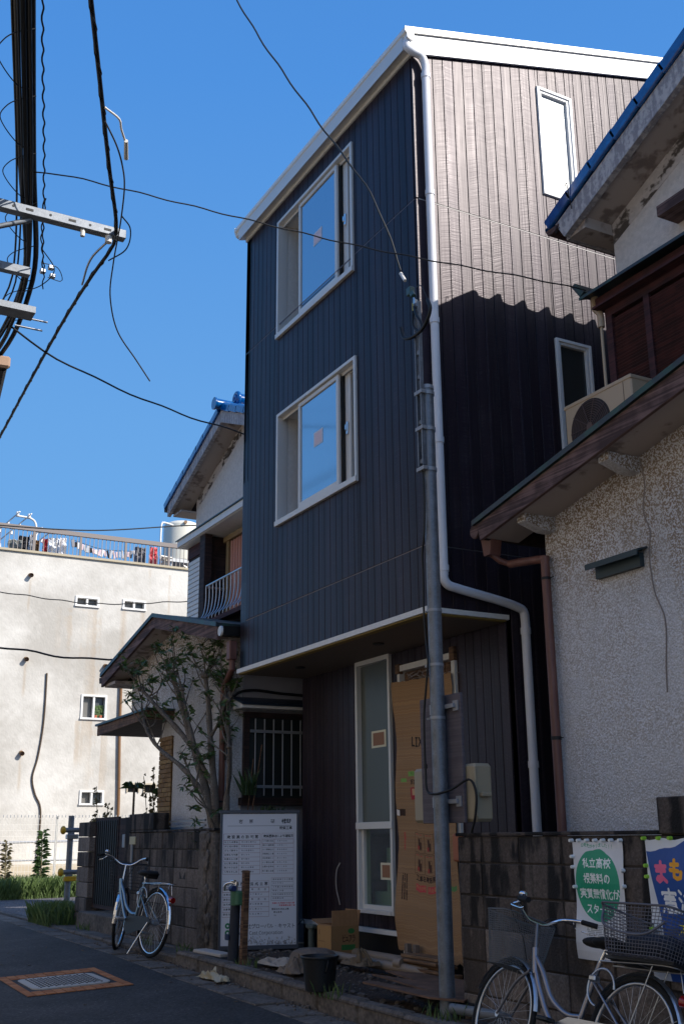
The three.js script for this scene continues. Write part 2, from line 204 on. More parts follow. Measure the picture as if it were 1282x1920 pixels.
// concrete gutter apron: single slabs along the asphalt, then the raised kerb stones
{
  const apron = struct('gutter_apron', [sheet(-60, 14, -4.06, -3.72, 148, 2, (x, z) => roadBase(x) - 0.012)], M.soil);
  for (let x = -19; x < -2; x += 0.6) { const y = roadBase(x + 0.3), g = boxUV(box(x + 0.006, y - 0.08, -3.995 + rr(-0.004, 0.004), x + 0.594, y + 0.006 + rr(-0.002, 0.003), -3.712, 0.006)); g.rotateZ(0); part(apron, 'slab', keepUV(g), M.concrete); }
  const kerb = struct('kerb', [box(-40, -0.3, -4.155, -15.6, -0.005, -4.04, 0.01)], M.concrete);
  for (let x = -15.6; x < -3; x += 0.6) { const y = lerp(0.03, -0.03, clamp((x + 10.4) / 4)) - (x < -10.9 ? 0.045 : 0); const g = box(x + 0.004, y - 0.3, -4.155, x + 0.596, y + rr(-0.004, 0.004), -4.03 + rr(-0.003, 0.003), 0.018); part(kerb, 'kerb_stone', keepUV(boxUV(g)), M.concrete); }
  struct('left_plot_ground', [sheet(-15.6, -10.7, -6.5, -4.1, 20, 10, (x, z) => -0.02)], M.concrete);
  struct('right_plot_ground', [sheet(-6.3, 14, -14, -4.02, 40, 10, (x, z) => -0.04 - clamp(x + 6.3, 0, 20) * 0.012)], M.concrete);
  struct('house_passage_ground', [sheet(-7.1, -6.2, -14, -5.7, 4, 10, () => -0.01)], M.soil);
  struct('gravel_lot', [sheet(-45, -15.6, -24, -4.12, 60, 40, (x, z) => -0.01 + 0.02 * lotN((x + 50) / 40, (z + 30) / 30))], M.gravel);
}

// ---------- the charcoal three-storey house ----------
const X0 = -7.055, XL = -10.76, ZF = -4.641, ZR = -5.389, ZB = -9.7, SL = 0.277;
const house = thing('townhouse', 'new three-storey house clad in charcoal vertical siding with white eaves and an overhanging front', 'house', [-8.9, 0, ZF]);
const roofY = (z, y = 7.965) => y + SL * (ZF - z);
const W3 = [-9.885, 6.317, -8.17, 7.743], W2 = [-9.86, 4.183, -8.15, 5.405], WT = [-6.52, 6.94, -6.088, 8.152]; // front windows: x0,y0,x1,y1; side ones: z0,y0,z1,y1

const WM = [-6.52, 4.05, -6.104, 5.441];
{ // structure behind the cladding: wall shells, floors, roof slab
  const hole = (w) => rect(w[0], w[1], w[2], w[3]);
  part(house, 'front_wall', [exXY(rect(XL, 2.80, X0 - 0.03, 7.96), ZF - 0.16, ZF - 0.02, [hole(W3), hole(W2)])], M.plyBrown);
  part(house, 'side_wall', [exZY([[ZB, 0], [ZR - 0.02, 0], [ZR - 0.02, 2.8], [ZF - 0.03, 2.8], [ZF - 0.03, 7.95], [ZB, roofY(ZB) - 0.02]], X0 - 0.16, X0 - 0.02, [hole(WT), hole(WM)])], M.black);
  part(house, 'left_wall', [exZY([[ZB, 0], [ZR - 0.02, 0], [ZR - 0.02, 2.8], [ZF, 2.8], [ZF, 7.95], [ZB, roofY(ZB) - 0.02]], XL, XL + 0.14)], M.sidingDark);
  part(house, 'rear_wall', [box(XL, 0, ZB - 0.14, X0, roofY(ZB) - 0.05, ZB)], M.sidingDark);
  part(house, 'floor', [box(XL + 0.15, 2.80, ZB, X0 - 0.17, 2.95, ZF - 0.17)], M.plyBrown); part(house, 'floor', [box(XL + 0.15, 5.62, ZB, X0 - 0.17, 5.85, ZF - 0.17)], M.whiteMatt);
  part(house, 'inner_wall', [box(XL + 0.15, 2.96, -7.3, X0 - 0.17, 8.6, -7.2), box(-8.10, 2.96, -7.2, -8.02, 8.4, ZF - 0.18)], M.plyBrown);
  part(house, 'lower_front_wall', [exXY(rect(XL, 0, X0 - 0.02, 2.79), ZR - 0.16, ZR - 0.02, [rect(-9.54, 0.40, -8.88, 2.765), rect(-8.75, 0.12, -7.80, 2.6)])], M.black);
  part(house, 'foundation', [box(XL + 0.02, -0.1, ZR - 0.12, -8.78, 0.235, ZR - 0.028), box(-7.78, -0.1, ZR - 0.12, X0 - 0.03, 0.235, ZR - 0.028)], M.foundation);
  const roof = part(house, 'roof', [exZY([[ZF + 0.1, roofY(ZF + 0.1, 8.0)], [ZB - 0.3, roofY(ZB - 0.3, 8.0)], [ZB - 0.3, roofY(ZB - 0.3, 8.19)], [ZF + 0.1, roofY(ZF + 0.1, 8.19)]], XL - 0.03, X0 + 0.012)], M.alu);
  part(roof, 'verge_board', [exZY([[ZF + 0.02, roofY(ZF + 0.02)], [ZB - 0.3, roofY(ZB - 0.3)], [ZB - 0.3, roofY(ZB - 0.3, 8.165)], [ZF + 0.02, roofY(ZF + 0.02, 8.165)]], X0 + 0.014, X0 + 0.034)], M.white);
  for (let i = 0; i < 4; i++) { const z = (k) => ZF + 0.09 - k * 1.82 - 0.002, a = z(i), b = z(i + 1) + 0.004; part(roof, 'verge_capping', [exZY([[a, roofY(a, 8.172)], [b, roofY(b, 8.172)], [b, roofY(b, 8.238)], [a, roofY(a, 8.238)]], X0 - 0.05, X0 + 0.055)], M.alu); }
  part(house, 'eave_board', [box(XL - 0.01, 7.955, ZF - 0.01, X0 + 0.012, 8.10, ZF + 0.018)], M.whiteMatt);
  part(house, 'eave_soffit', [box(XL - 0.02, 8.07, ZF + 0.0185, X0 + 0.012, 8.09, ZF + 0.05)], M.alu);
  const gut = part(house, 'gutter', [exZY([[-4.615, 8.065], [-4.575, 8.058], [-4.552, 8.075], [-4.552, 8.115], [-4.53, 8.132], [-4.53, 8.175], [-4.542, 8.175], [-4.542, 8.14], [-4.562, 8.12], [-4.562, 8.085], [-4.58, 8.07], [-4.615, 8.077]], XL - 0.12, X0 + 0.075)], M.white);
  part(gut, 'gutter_end', [exZY([[-4.62, 8.06], [-4.575, 8.052], [-4.547, 8.07], [-4.547, 8.112], [-4.525, 8.13], [-4.525, 8.18], [-4.62, 8.18]], X0 + 0.075, X0 + 0.09)], M.white); part(gut, 'gutter_end', [exZY([[-4.62, 8.06], [-4.575, 8.052], [-4.547, 8.07], [-4.525, 8.13], [-4.525, 8.18], [-4.62, 8.18]], XL - 0.135, XL - 0.12)], M.white);
  const dp = part(house, 'downpipe', [tube([[-7.02, 8.07, -4.575], [-7.02, 8.0, -4.578], [-7.005, 7.965, -4.62], [-6.995, 7.935, -4.71], [-6.995, 7.86, -4.748], [-6.995, 7.7, -4.75]], 0.037, 12, 40), cyl(V(-6.995, 7.75, -4.75), V(-6.995, 3.06, -4.75), 0.037, 0.037, 14), tube([[-6.995, 3.12, -4.75], [-6.995, 3.03, -4.75], [-6.995, 2.985, -4.785], [-6.995, 2.965, -4.87], [-6.995, 2.90, -5.3], [-6.995, 2.868, -5.45], [-6.995, 2.84, -5.515], [-6.995, 2.77, -5.53], [-6.995, 2.66, -5.53]], 0.037, 12, 60), cyl(V(-6.995, 2.7, -5.53), V(-6.995, -0.02, -5.53), 0.037, 0.037, 14)], M.pvc);
  for (const [y, z] of [[7.74, -4.75], [6.52, -4.75], [5.28, -4.75], [4.2, -4.75], [3.12, -4.75], [2.68, -5.53], [1.62, -5.53]]) { const c = part(dp, 'collar', [cyl(V(-6.995, y - 0.03, z), V(-6.995, y + 0.02, z), 0.043, 0.043, 14), box(-7.06, y - 0.015, z - 0.006, -7.0, y, z + 0.006)], M.pvc); }
  part(house, 'drip_edge', [box(XL - 0.02, 2.765, ZF - 0.02, X0 + 0.012, 2.81, ZF + 0.028), box(X0 - 0.02, 2.765, ZR - 0.02, X0 + 0.012, 2.805, ZF - 0.021)], M.whiteMatt);
  part(house, 'soffit_edge', [box(XL, 2.752, ZF - 0.06, X0 - 0.01, 2.764, ZF + 0.01), box(X0 - 0.06, 2.752, ZR, X0 - 0.005, 2.764, ZF - 0.061)], hex(0x8a7434, 0.7));
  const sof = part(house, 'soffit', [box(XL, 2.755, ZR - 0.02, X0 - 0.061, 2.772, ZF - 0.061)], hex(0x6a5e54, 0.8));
  for (const [x, z] of [[-8.42, -4.98], [-10.0, -4.98]]) part(sof, 'downlight', [cyl(V(x, 2.753, z), V(x, 2.742, z), 0.055, 0.05, 16)], M.black);
  part(house, 'base_strip', [box(XL + 0.02, 0.235, ZR - 0.02, -8.79, 0.275, ZR + 0.03)], M.white); part(house, 'base_strip', [box(-7.78, 0.235, ZR - 0.02, X0 - 0.02, 0.275, ZR + 0.03)], M.white);
  // horizontal joints with pale edges
  part(house, 'siding_joint', [box(XL, 6.470, ZF - 0.012, X0 - 0.03, 6.477, ZF - 0.002)], hex(0x6d6a72, 0.7)); part(house, 'siding_joint', [box(XL, 3.312, ZF - 0.012, X0 - 0.03, 3.319, ZF - 0.002)], hex(0x82746c, 0.7));
  part(house, 'siding_joint', [box(X0 - 0.014, 6.468, -9, X0 - 0.002, 6.476, ZF - 0.03)], hex(0xb4aea8, 0.6)); part(house, 'siding_joint', [box(X0 - 0.014, 3.312, -9, X0 - 0.002, 3.318, ZF - 0.03)], hex(0x55504e, 0.7));
  // vertical siding boards, one by one; boards are cut round the windows
  const cut = (r, holes) => { let out = [r]; for (const h of holes) { const nx = []; for (const q of out) { if (h[2] <= q[0] || h[0] >= q[2] || h[3] <= q[1] || h[1] >= q[3]) { nx.push(q); continue; } if (h[0] > q[0]) nx.push([q[0], q[1], h[0], q[3]]); if (h[2] < q[2]) nx.push([h[2], q[1], q[2], q[3]]); const a = Math.max(q[0], h[0]), b = Math.min(q[2], h[2]); if (h[1] > q[1]) nx.push([a, q[1], b, h[1]]); if (h[3] < q[3]) nx.push([a, h[3], b, q[3]]); } out = nx; } return out.filter((q) => q[2] - q[0] > 0.009 && q[3] - q[1] > 0.009); };
  const grow = (w, d = 0.004) => [w[0] - d, w[1] - d, w[2] + d, w[3] + d];
  const G = 0.0026, bw = 0.1137;
  const tints = [0xffffff, 0xf2eeec, 0xe6e0de, 0xfff8f2].map((c) => { const m = M.siding.clone(); m.color.set(c); return m; });
  const frontBoards = (x0, x1, rows, z, holes, mat) => { const n = Math.round((x1 - x0) / bw), w = (x1 - x0) / n; for (let i = 0; i < n; i++) for (const [a, b] of rows) { const q = cut([x0 + i * w + G, a, x0 + (i + 1) * w - G, b], holes.map((h) => grow(h))); for (const r of q) part(house, 'siding_board', [box(r[0], r[1], z - 0.018, r[2], r[3], z, 0.003)], mat ?? tints[Math.floor(R() * 4)]); } };
  frontBoards(XL, X0 - 0.03, [[2.812, 3.311], [3.32, 6.469], [6.478, 7.96]], ZF, [W3, W2]);
  frontBoards(XL, X0 - 0.02, [[0.278, 2.75]], ZR, [[-9.54, 0.40, -8.88, 2.765], [-8.76, 0.1, -7.79, 2.62]]);
  const sideBoards = (z0, z1, rowsOf, holes) => { const n = Math.round((z1 - z0) / bw), w = (z1 - z0) / n; for (let i = 0; i < n; i++) { const b = z1 - i * w, a = b - w; for (const [lo, hi] of rowsOf(a)) { const q = cut([a + G, lo, b - G, hi], holes.map((h) => grow(h))); for (const r of q) part(house, 'siding_board', [box(X0 - 0.018, r[1], r[0], X0, r[3], r[2], 0.003)], tints[Math.floor(R() * 4)]); } } };
  sideBoards(-8.85, ZF, (z) => [...(z > ZR - 0.05 ? [[2.812, 3.311]] : [[0.1, 3.311]]), [3.32, 6.467], [6.477, roofY(z) + 0.06]], [WT, WM]);
  part(house, 'rear_siding', [exZY([[ZB, 0.1], [-8.86, 0.1], [-8.86, roofY(-8.86)], [ZB, roofY(ZB)]], X0 - 0.018, X0)], M.siding);
}
{ // front sliding windows, left partly open
  const sliding = (w, dark) => {
    const [x0, y0, x1, y1] = w, zf = ZF + 0.02, zb = ZF - 0.1, t = 0.035;
    const win = part(house, 'window', [box(x0, y0, zb, x0 + t, y1, zf, 0.003), box(x1 - t, y0, zb, x1, y1, zf, 0.003), box(x0 + t, y1 - t, zb, x1 - t, y1, zf, 0.003), box(x0 - 0.005, y0 - 0.02, zb, x1 + 0.005, y0 + t, zf + 0.012, 0.003), box(x0 + t, y1 - t - 0.03, ZF - 0.05, x1 - t, y1 - t, ZF - 0.04), box(x0 + t, y0 + t, ZF - 0.05, x1 - t, y0 + t + 0.02, ZF - 0.04)], M.alu);
    part(win, 'reveal', [box(x0 + 0.002, y0, zb - 0.22, x0 + 0.03, y1, zb - 0.003), box(x1 - 0.03, y0, zb - 0.22, x1 - 0.002, y1, zb - 0.003), box(x0 + 0.03, y1 - 0.03, zb - 0.22, x1 - 0.03, y1, zb - 0.003), box(x0 + 0.03, y0, zb - 0.22, x1 - 0.03, y0 + 0.03, zb - 0.003)], M.whiteMatt);
    part(win, 'inner_panel', [box(x0 + 0.0, y0 - 0.1, zb - 1.6, x0 + 0.06, y1 + 0.2, zb - 0.22)], M.whiteMatt);
    const s0 = -9.385, s1 = -8.525, za = ZF - 0.035, zc = ZF - 0.005, b = 0.045, ys0 = y0 + t + 0.006, ys1 = y1 - t - 0.006;
    const sash = part(win, 'sash', [box(s0, ys0, za, s0 + b * 0.8, ys1, zc, 0.004), box(s1 - b, ys0, za, s1, ys1, zc, 0.004), box(s0 + b * 0.8, ys1 - b, za, s1 - b, ys1, zc, 0.004), box(s0 + b * 0.8, ys0, za, s1 - b, ys0 + b * 1.5, zc, 0.004)], M.alu);
    part(win, 'pane', [box(s0 + 0.03, ys0 + 0.05, za + 0.008, s1 - 0.03, ys1 - 0.03, za + 0.014)], dark ? M.coated2 : M.coated);
    part(win, 'sticker', [box(-9.06, (y0 + y1) / 2 - 0.01, za + 0.015, -8.87, (y0 + y1) / 2 + 0.14, za + 0.0165)], hex(0xc8ccd8, 0.5)); part(win, 'sticker', [box(-9.04, (y0 + y1) / 2 + 0.005, za + 0.017, -8.89, (y0 + y1) / 2 + 0.125, za + 0.018)], hex(0xd8c0c4, 0.5));
    const zi = ZF - 0.07; // the inner sash, its stile with the latch showing on the right
    part(win, 'inner_sash', [box(-8.50, ys0, zi - 0.03, -8.405, ys1, zi, 0.004), box(-8.50, ys0, zi - 0.031, -8.2, ys0 + 0.03, zi - 0.001), box(-8.5, ys1 - 0.03, zi - 0.031, -8.2, ys1, zi - 0.001)], M.alu);
    part(win, 'latch', [box(-8.468, (y0 + y1) / 2 - 0.07, zi + 0.001, -8.43, (y0 + y1) / 2 + 0.06, zi + 0.02, 0.006), box(-8.46, (y0 + y1) / 2 - 0.03, zi + 0.02, -8.438, (y0 + y1) / 2 + 0.03, zi + 0.034, 0.005)], M.chrome);
    part(win, 'gasket', [box(-8.523, ys0, ZF - 0.066, -8.505, ys1, ZF - 0.04)], M.black);
  };
  M.coated2 = M.coated.clone(); M.coated2.color.setRGB(0.48, 0.53, 0.58); M.coated2.roughness = 0.1;
  { const ln = lattice(3, 3, 3); M.coated2.bumpMap = dataTex(64, 64, (u, v) => (((u + v) * 4) % 1 < 0.25 ? 1 : 0), false, 0.1, 0.1); M.coated2.bumpScale = 0.0003; }
  sliding(W3, false); sliding(W2, true);
  const sideWin = (w, mat, stickerY) => {
    const [z0, y0, z1, y1] = w, xf = X0 + 0.022, xb = X0 - 0.08, t = 0.03;
    const win = part(house, 'window', [box(xb, y0, z0, xf, y1, z0 + t, 0.003), box(xb, y0, z1 - t, xf, y1, z1, 0.003), box(xb, y1 - t, z0 + t, xf, y1, z1 - t, 0.003), box(xb, y0, z0 + t, xf, y0 + t, z1 - t, 0.003)], M.white);
    part(win, 'sash', [box(xb, y0 + t, z0 + t, X0 + 0.008, y1 - t, z0 + t + 0.028, 0.003), box(xb, y0 + t, z1 - t - 0.028, X0 + 0.008, y1 - t, z1 - t, 0.003), box(xb, y1 - t - 0.028, z0 + t + 0.028, X0 + 0.008, y1 - t, z1 - t - 0.028, 0.003), box(xb, y0 + t, z0 + t + 0.028, X0 + 0.008, y0 + t + 0.028, z1 - t - 0.028, 0.003)], M.white);
    part(win, 'pane', [box(X0 - 0.03, y0 + 0.05, z0 + 0.05, X0 - 0.022, y1 - 0.05, z1 - 0.05)], mat);
    return win;
  };
  sideWin(WT, M.frosted);
  const wm = sideWin(WM, M.darkGlass);
  part(wm, 'sticker', [box(X0 - 0.021, 4.42, -6.47, X0 - 0.0195, 4.66, -6.21)], hex(0x9cb0b4, 0.6)); part(wm, 'sticker', [keepUV(box(X0 - 0.019, 4.42, -6.44, X0 - 0.0175, 4.63, -6.26))], hex(0x8a5a3c, 0.6));
}
{ // ground floor: tall fixed window over a lower one, boarded entrance
  const t = 0.035, z0 = ZR - 0.08, z1 = ZR + 0.03, x0 = -9.54, x1 = -8.88;
  const win = part(house, 'window', [box(x0, 0.40, z0, x0 + t, 2.765, z1, 0.003), box(x1 - t, 0.40, z0, x1, 2.765, z1, 0.003), box(x0 + t, 2.71, z0, x1 - t, 2.765, z1, 0.003), box(x0 + t, 0.40, z0, x1 - t, 0.435, z1 + 0.01, 0.003), box(x0 - 0.004, 1.15, z0, x1 + 0.004, 1.215, z1 + 0.008, 0.004)], M.alu);
  part(win, 'sash', [box(x0 + t, 0.435, z0, x0 + 0.075, 1.15, ZR - 0.005, 0.003), box(x0 + 0.075, 0.435, z0, x1 - t, 0.475, ZR - 0.005, 0.003), box(x1 - 0.05, 0.475, z0, x1 - t, 1.15, ZR - 0.006, 0.003)], M.alu);
  part(win, 'pane', [box(x0 + 0.03, 1.2, ZR - 0.03, x1 - 0.03, 2.72, ZR - 0.024)], M.wireGlass); part(win, 'pane', [box(x0 + 0.07, 0.46, ZR - 0.04, x1 - 0.04, 1.16, ZR - 0.034)], M.greenGlass);
  const lix = (x, y, w, h, z) => { part(win, 'sticker', [box(x, y, z, x + w, y + h, z + 0.0012)], hex(0xd8d2b8, 0.6)); part(win, 'sticker', [box(x + 0.03, y + 0.02, z + 0.0016, x + w - 0.03, y + h - 0.02, z + 0.0026)], hex(0x8f6448, 0.6)); };
  lix(-9.31, 1.90, 0.27, 0.16, ZR - 0.023); lix(-9.20, 0.70, 0.2, 0.15, ZR - 0.033);
  // leftover boxes and bags stored indoors just behind the lower pane
  part(house, 'inner_room', [box(-10.4, 0.0, -7.4, -8.8, 0.3, ZR - 0.2), box(-10.5, 0, -7.5, -8.0, 2.7, -7.4)], hex(0x6a6a66, 0.9));
  part(house, 'stored_goods', [box(-9.42, 0.3, -6.0, -9.15, 0.98, -5.62), box(-9.6, 0.3, -6.1, -9.0, 0.58, -5.58), box(-9.02, 0.3, -6.3, -8.8, 0.75, -5.7)], hex(0xbfcabd, 0.8));
  const door = part(house, 'doorway', [box(-8.755, 0.1, ZR - 0.1, -8.715, 2.56, ZR + 0.012), box(-7.85, 0.1, ZR - 0.1, -7.795, 2.56, ZR + 0.02), box(-8.70, 2.56, ZR - 0.1, -7.86, 2.615, ZR + 0.02)], M.whiteMatt);
  part(door, 'door_leaf', [box(-8.715, 0.1, ZR - 0.09, -7.855, 2.555, ZR - 0.05), ...[...Array(11)].map((_, i) => box(-8.7 + i * 0.076, 0.12, ZR - 0.05, -8.7 + i * 0.076 + 0.066, 2.55, ZR - 0.035, 0.004))], M.oldWood);
  part(door, 'trim_end', [box(-8.76, 2.54, ZR - 0.02, -8.70, 2.63, ZR + 0.03)], M.oldWood); part(door, 'trim_end', [box(-7.86, 2.54, ZR - 0.02, -7.79, 2.66, ZR + 0.03)], M.oldWood);
  { const g = []; const r = RNG(5); for (let i = 0; i < 40; i++) { const x = -8.6 + r() * 0.7, y = 2.38 + r() * 0.13; g.push(tube([[x, y, ZR - 0.02], [x + r() * 0.1, y + r() * 0.06, ZR + 0.01 + r() * 0.02], [x + 0.05 + r() * 0.12, y + r() * 0.08 - 0.03, ZR - 0.01]], 0.003, 4, 8)); } part(door, 'plastic_wrap', g, P({ color: 0xd0c8c4, roughness: 0.25, transmission: 0.4, thickness: 0 })); }
}

// ---------- pantile roofs ----------
// one interlocking S tile: u across (width w), v down the slope (length l); wave height about 4 cm
function tileGeo(w, l, th = 0.016) {
  const n = 8, t = [], f = (k) => { const u = k / n; return (u < 0.36 ? 0.062 * Math.sin(u / 0.36 * Math.PI) : -0.012 * Math.sin((u - 0.36) / 0.64 * Math.PI)); };
  const P3 = (k, v, d) => [k / n * w - w / 2, f(k) + d, v];
  for (let k = 0; k < n; k++) { const a = P3(k, 0, 0), b = P3(k + 1, 0, 0), c = P3(k, l, th * 1.6), e = P3(k + 1, l, th * 1.6), c2 = P3(k, l, -th), e2 = P3(k + 1, l, -th); t.push(...a, ...c, ...b, ...b, ...c, ...e, ...c, ...c2, ...e, ...e, ...c2, ...e2); }
  return fromTris(t);
}
const TG = boxUV(tileGeo(0.285, 0.29));
// tiles one slope of a ridge-along-z roof: eave edge at (xe, ye), rising with pitch p towards dir (+1 = +x)
function tileSlope(parent, xe, ye, p, dir, len, z0, z1, mat, one) {
  const L = Math.hypot(1, p), rows = Math.floor(len * L / 0.245), cols = Math.floor((z1 - z0) / 0.275), a = Math.atan(p);
  const geos = [];
  for (let r = 0; r <= rows; r++) for (let c = 0; c < cols; c++) {
    const s = (r + 0.5) * 0.245 - 0.06, x = xe + dir * s / L, y = ye + s * p / L, z = z1 - (c + 0.5) * 0.275;
    const m = new THREE.Matrix4().makeBasis(V(0, 0, dir), V(-dir * p / L, 1 / L, 0), V(-dir / L, -p / L, 0)); m.setPosition(x - dir * -0.12 / L, y + 0.12 * p / L, z);
    if (one) { const q = shared(parent, 'roof_tile', TG, mat, [0, 0, 0]); const b = basePos.get(parent); q.position.set(0, 0, 0); m.decompose(q.position, q.quaternion, q.scale); q.position.sub(b); }
    else geos.push(TG.clone().applyMatrix4(m));
  }
  if (!one) { const q = part(parent, 'far_tiles', geos, mat); q.userData.kind = 'stuff'; }
}
// half-round verge tiles with a hanging lip, stepping down the gable edge
function vergeTiles(parent, xe, ye, p, dir, len, z, mat) {
  const L = Math.hypot(1, p), T = 0.31, n = Math.round(len * L / T);
  for (let i = 0; i < n; i++) { const s = i * T - 0.05 + 0.04, g = merge([box(-0.18, -0.075, -0.02, 0.165, 0.035, 0.018, 0.008), cyl(V(-0.18 * dir, 0.012, -0.035), V(0.17 * dir, 0.012, -0.035), 0.052, 0.046, 12)]);
    g.rotateZ(dir * (Math.atan(p) + 0.045)); part(parent, 'verge_tile', g.translate(xe + dir * (s + 0.125) / L, ye + (s + 0.125) * p / L + 0.05, z), mat); }
}

// ---------- the stucco house on the right ----------
const RH = thing('stucco_house', 'old two-storey house of rough grey stucco with blue roof tiles and maroon shutters', 'house', [-4, 0, -5.2]);
{
  const zw = -5.2, zv = -4.85, xc = -6.28, p = 0.208, xe = -6.66, ye = 3.435; // lower storey: wall plane, verge plane, corner, eave point
  const ly = (x) => ye + (x - xe) * p;
  const tops = [[xc, 0.0], [-1.8, 0.0], [-1.8, ly(-1.8) - 0.05], [xc, ly(xc) - 0.05]];
  part(RH, 'lower_wall', [exXY(tops, zw - 0.15, zw)], M.stuccoWarm); part(RH, 'side_wall', [box(xc, 0, -12.5, xc + 0.15, 3.4, zw - 0.151)], M.stucco);
  part(RH, 'rear_wall', [box(xc, 0, -12.7, -1.8, 6.0, -12.5)], M.stucco); part(RH, 'end_wall', [box(-1.95, 0, -12.5, -1.8, 6, zw - 0.151)], M.stucco);
  const roof = part(RH, 'lower_roof', [exXY([[xe, ye - 0.03], [-1.4, ly(-1.4) - 0.03], [-1.4, ly(-1.4) + 0.0], [xe, ye + 0.0]], -6.1, zv - 0.004)], M.greenTin);
  part(roof, 'verge_board', [exXY([[xe + 0.03, ye - 0.165], [-1.4, ly(-1.4) - 0.19], [-1.4, ly(-1.4) - 0.033], [xe + 0.0, ye - 0.033]], zv - 0.03, zv + 0.0)], M.brownTrim);
  part(roof, 'tin_edge', [exXY([[xe - 0.045, ye - 0.035], [-1.4, ly(-1.4) - 0.03], [-1.4, ly(-1.4) + 0.012], [xe - 0.045, ye + 0.005]], zv - 0.003, zv + 0.022)], M.greenTin);
  part(roof, 'soffit', [exXY([[xe + 0.05, ye - 0.155], [-1.4, ly(-1.4) - 0.155], [-1.4, ly(-1.4) - 0.12], [xe + 0.05, ye - 0.12]], zw + 0.002, zv - 0.032)], M.soffitPlaster);
  for (const x of [-6.2, -5.28, -4.3]) part(roof, 'bracket', [exZY([[zw + 0.001, ly(x) - 0.27], [zw + 0.1, ly(x) - 0.27], [zv - 0.07, ly(x) - 0.215], [zv - 0.07, ly(x) - 0.158], [zw + 0.001, ly(x) - 0.158]], x - 0.05, x + 0.05)], M.stuccoWarm);
  part(roof, 'eave_end', [box(xe + 0.03, ye - 0.16, -6.1, xe + 0.06, ye - 0.035, zv - 0.033)], M.darkTrim);
  const gut = part(RH, 'gutter', [exXY([[xe - 0.11, ye - 0.03], [xe - 0.11, ye - 0.09], [xe - 0.075, ye - 0.125], [xe - 0.02, ye - 0.125], [xe + 0.015, ye - 0.09], [xe + 0.015, ye - 0.03]], -12, zv - 0.02)], M.darkTrim);
  part(gut, 'gutter_end', [cyl(V(xe - 0.05, ye - 0.075, zv - 0.02), V(xe - 0.05, ye - 0.075, zv - 0.005), 0.06, 0.055, 12)], M.brownTrim);
  const dp = part(RH, 'downpipe', [exXY([[xe - 0.04, ye - 0.27], [xe + 0.04, ye - 0.27], [xe + 0.07, ye - 0.12], [xe - 0.07, ye - 0.12]], -5.03, -4.93), pipe([[xe, ye - 0.26, -4.98], [xe + 0.025, ye - 0.31, -5.04], [-6.6, 3.10, -5.1]], 0.024), pipe([[-6.6, 3.10, -5.1], [-6.30, 3.07, -5.13], [-6.225, 3.06, -5.14]], 0.032, 12), cyl(V(-6.225, 3.08, -5.14), V(-6.225, 0, -5.14), 0.034, 0.034, 14)], M.copperPipe);
  part(dp, 'pipe_band', [cyl(V(-6.225, 1.73, -5.14), V(-6.225, 1.755, -5.14), 0.038, 0.038, 12), box(-6.2, 1.738, -5.145, -6.15, 1.746, -5.14)], M.black); part(dp, 'pipe_band', [cyl(V(-6.225, 2.90, -5.14), V(-6.225, 2.92, -5.14), 0.038, 0.038, 12), box(-6.2, 2.905, -5.145, -6.14, 2.912, -5.14)], M.black);
  part(RH, 'vent_hood', [exZY([[zw, 2.935], [zw + 0.1, 2.905], [zw + 0.1, 2.865], [zw + 0.09, 2.865], [zw + 0.09, 2.895], [zw, 2.92]], -5.75, -5.23), box(-5.71, 2.80, zw + 0.001, -5.27, 2.895, zw + 0.04)], hex(0x2a3a3e, 0.5));
  // long crack in the render, its wandering edge standing slightly proud
  part(RH, 'crack', [tube([[-5.22, 3.55, zw + 0.002], [-5.2, 3.36, zw + 0.002], [-5.235, 3.18, zw + 0.002], [-5.19, 3.02, zw + 0.002], [-5.215, 2.9, zw + 0.002], [-5.2, 2.62, zw + 0.002], [-5.13, 2.42, zw + 0.002], [-5.16, 2.1, zw + 0.002], [-5.17, 1.95, zw + 0.002]], 0.006, 5, 60)], hex(0x8b7f76, 0.95));
  const hood = part(RH, 'side_hood', [exXY([[xc - 0.42, 2.42], [xc, 2.60], [xc, 2.63], [xc - 0.45, 2.44]], -6.4, -5.5)], M.maroon); part(hood, 'hood_board', [exXY([[xc - 0.36, 2.38], [xc, 2.36], [xc, 2.56], [xc - 0.36, 2.43]], -5.56, -5.5)], M.stucco);
  // upper storey, set back
  const uw = -5.96, uv = -5.60, ux = -6.06, ue = -6.39, uy = 6.13, up = 0.41, ap = -3.75;
  const uyx = (x) => uy + (ap - Math.abs(ap - x) - ue) * up;
  part(RH, 'upper_wall', [exXY([[ux, 3.4], [-1.5, 3.4], [-1.5, uyx(-1.5) - 0.12], [ap, uyx(ap) - 0.12], [ux, uyx(ux) - 0.12]], uw - 0.15, uw)], M.plaster);
  part(RH, 'upper_side_wall', [box(ux, 3.4, -12.5, ux + 0.14, 6.1, uw - 0.151), box(-1.64, 3.4, -12.5, -1.5, 6.1, uw - 0.151)], M.plaster);
  // mould along the wall under the eaves
  part(RH, 'mould_band', [exXY([[ux + 0.002, uyx(ux) - 0.42], [ap, uyx(ap) - 0.42], [ap, uyx(ap) - 0.19], [ux + 0.002, uyx(ux) - 0.19]], uw + 0.0005, uw + 0.003)], M.mouldy);
  const ur = part(RH, 'upper_roof', [exXY([[ue + 0.05, uy - 0.02], [ap, uyx(ap) - 0.03], [-1.2, uyx(-1.2) - 0.03], [-1.2, uyx(-1.2) - 0.07], [ap, uyx(ap) - 0.08], [ue + 0.05, uy - 0.06]], -12.8, uv - 0.03)], M.darkTrim);
  part(ur, 'verge_board', [exXY([[ue + 0.13, uy - 0.20], [ap, uyx(ap) - 0.24], [-1.2, uyx(-1.2) - 0.24], [-1.2, uyx(-1.2) - 0.03], [ap, uyx(ap) - 0.03], [ue + 0.03, uy - 0.035]], uv - 0.06, uv)], M.verge);
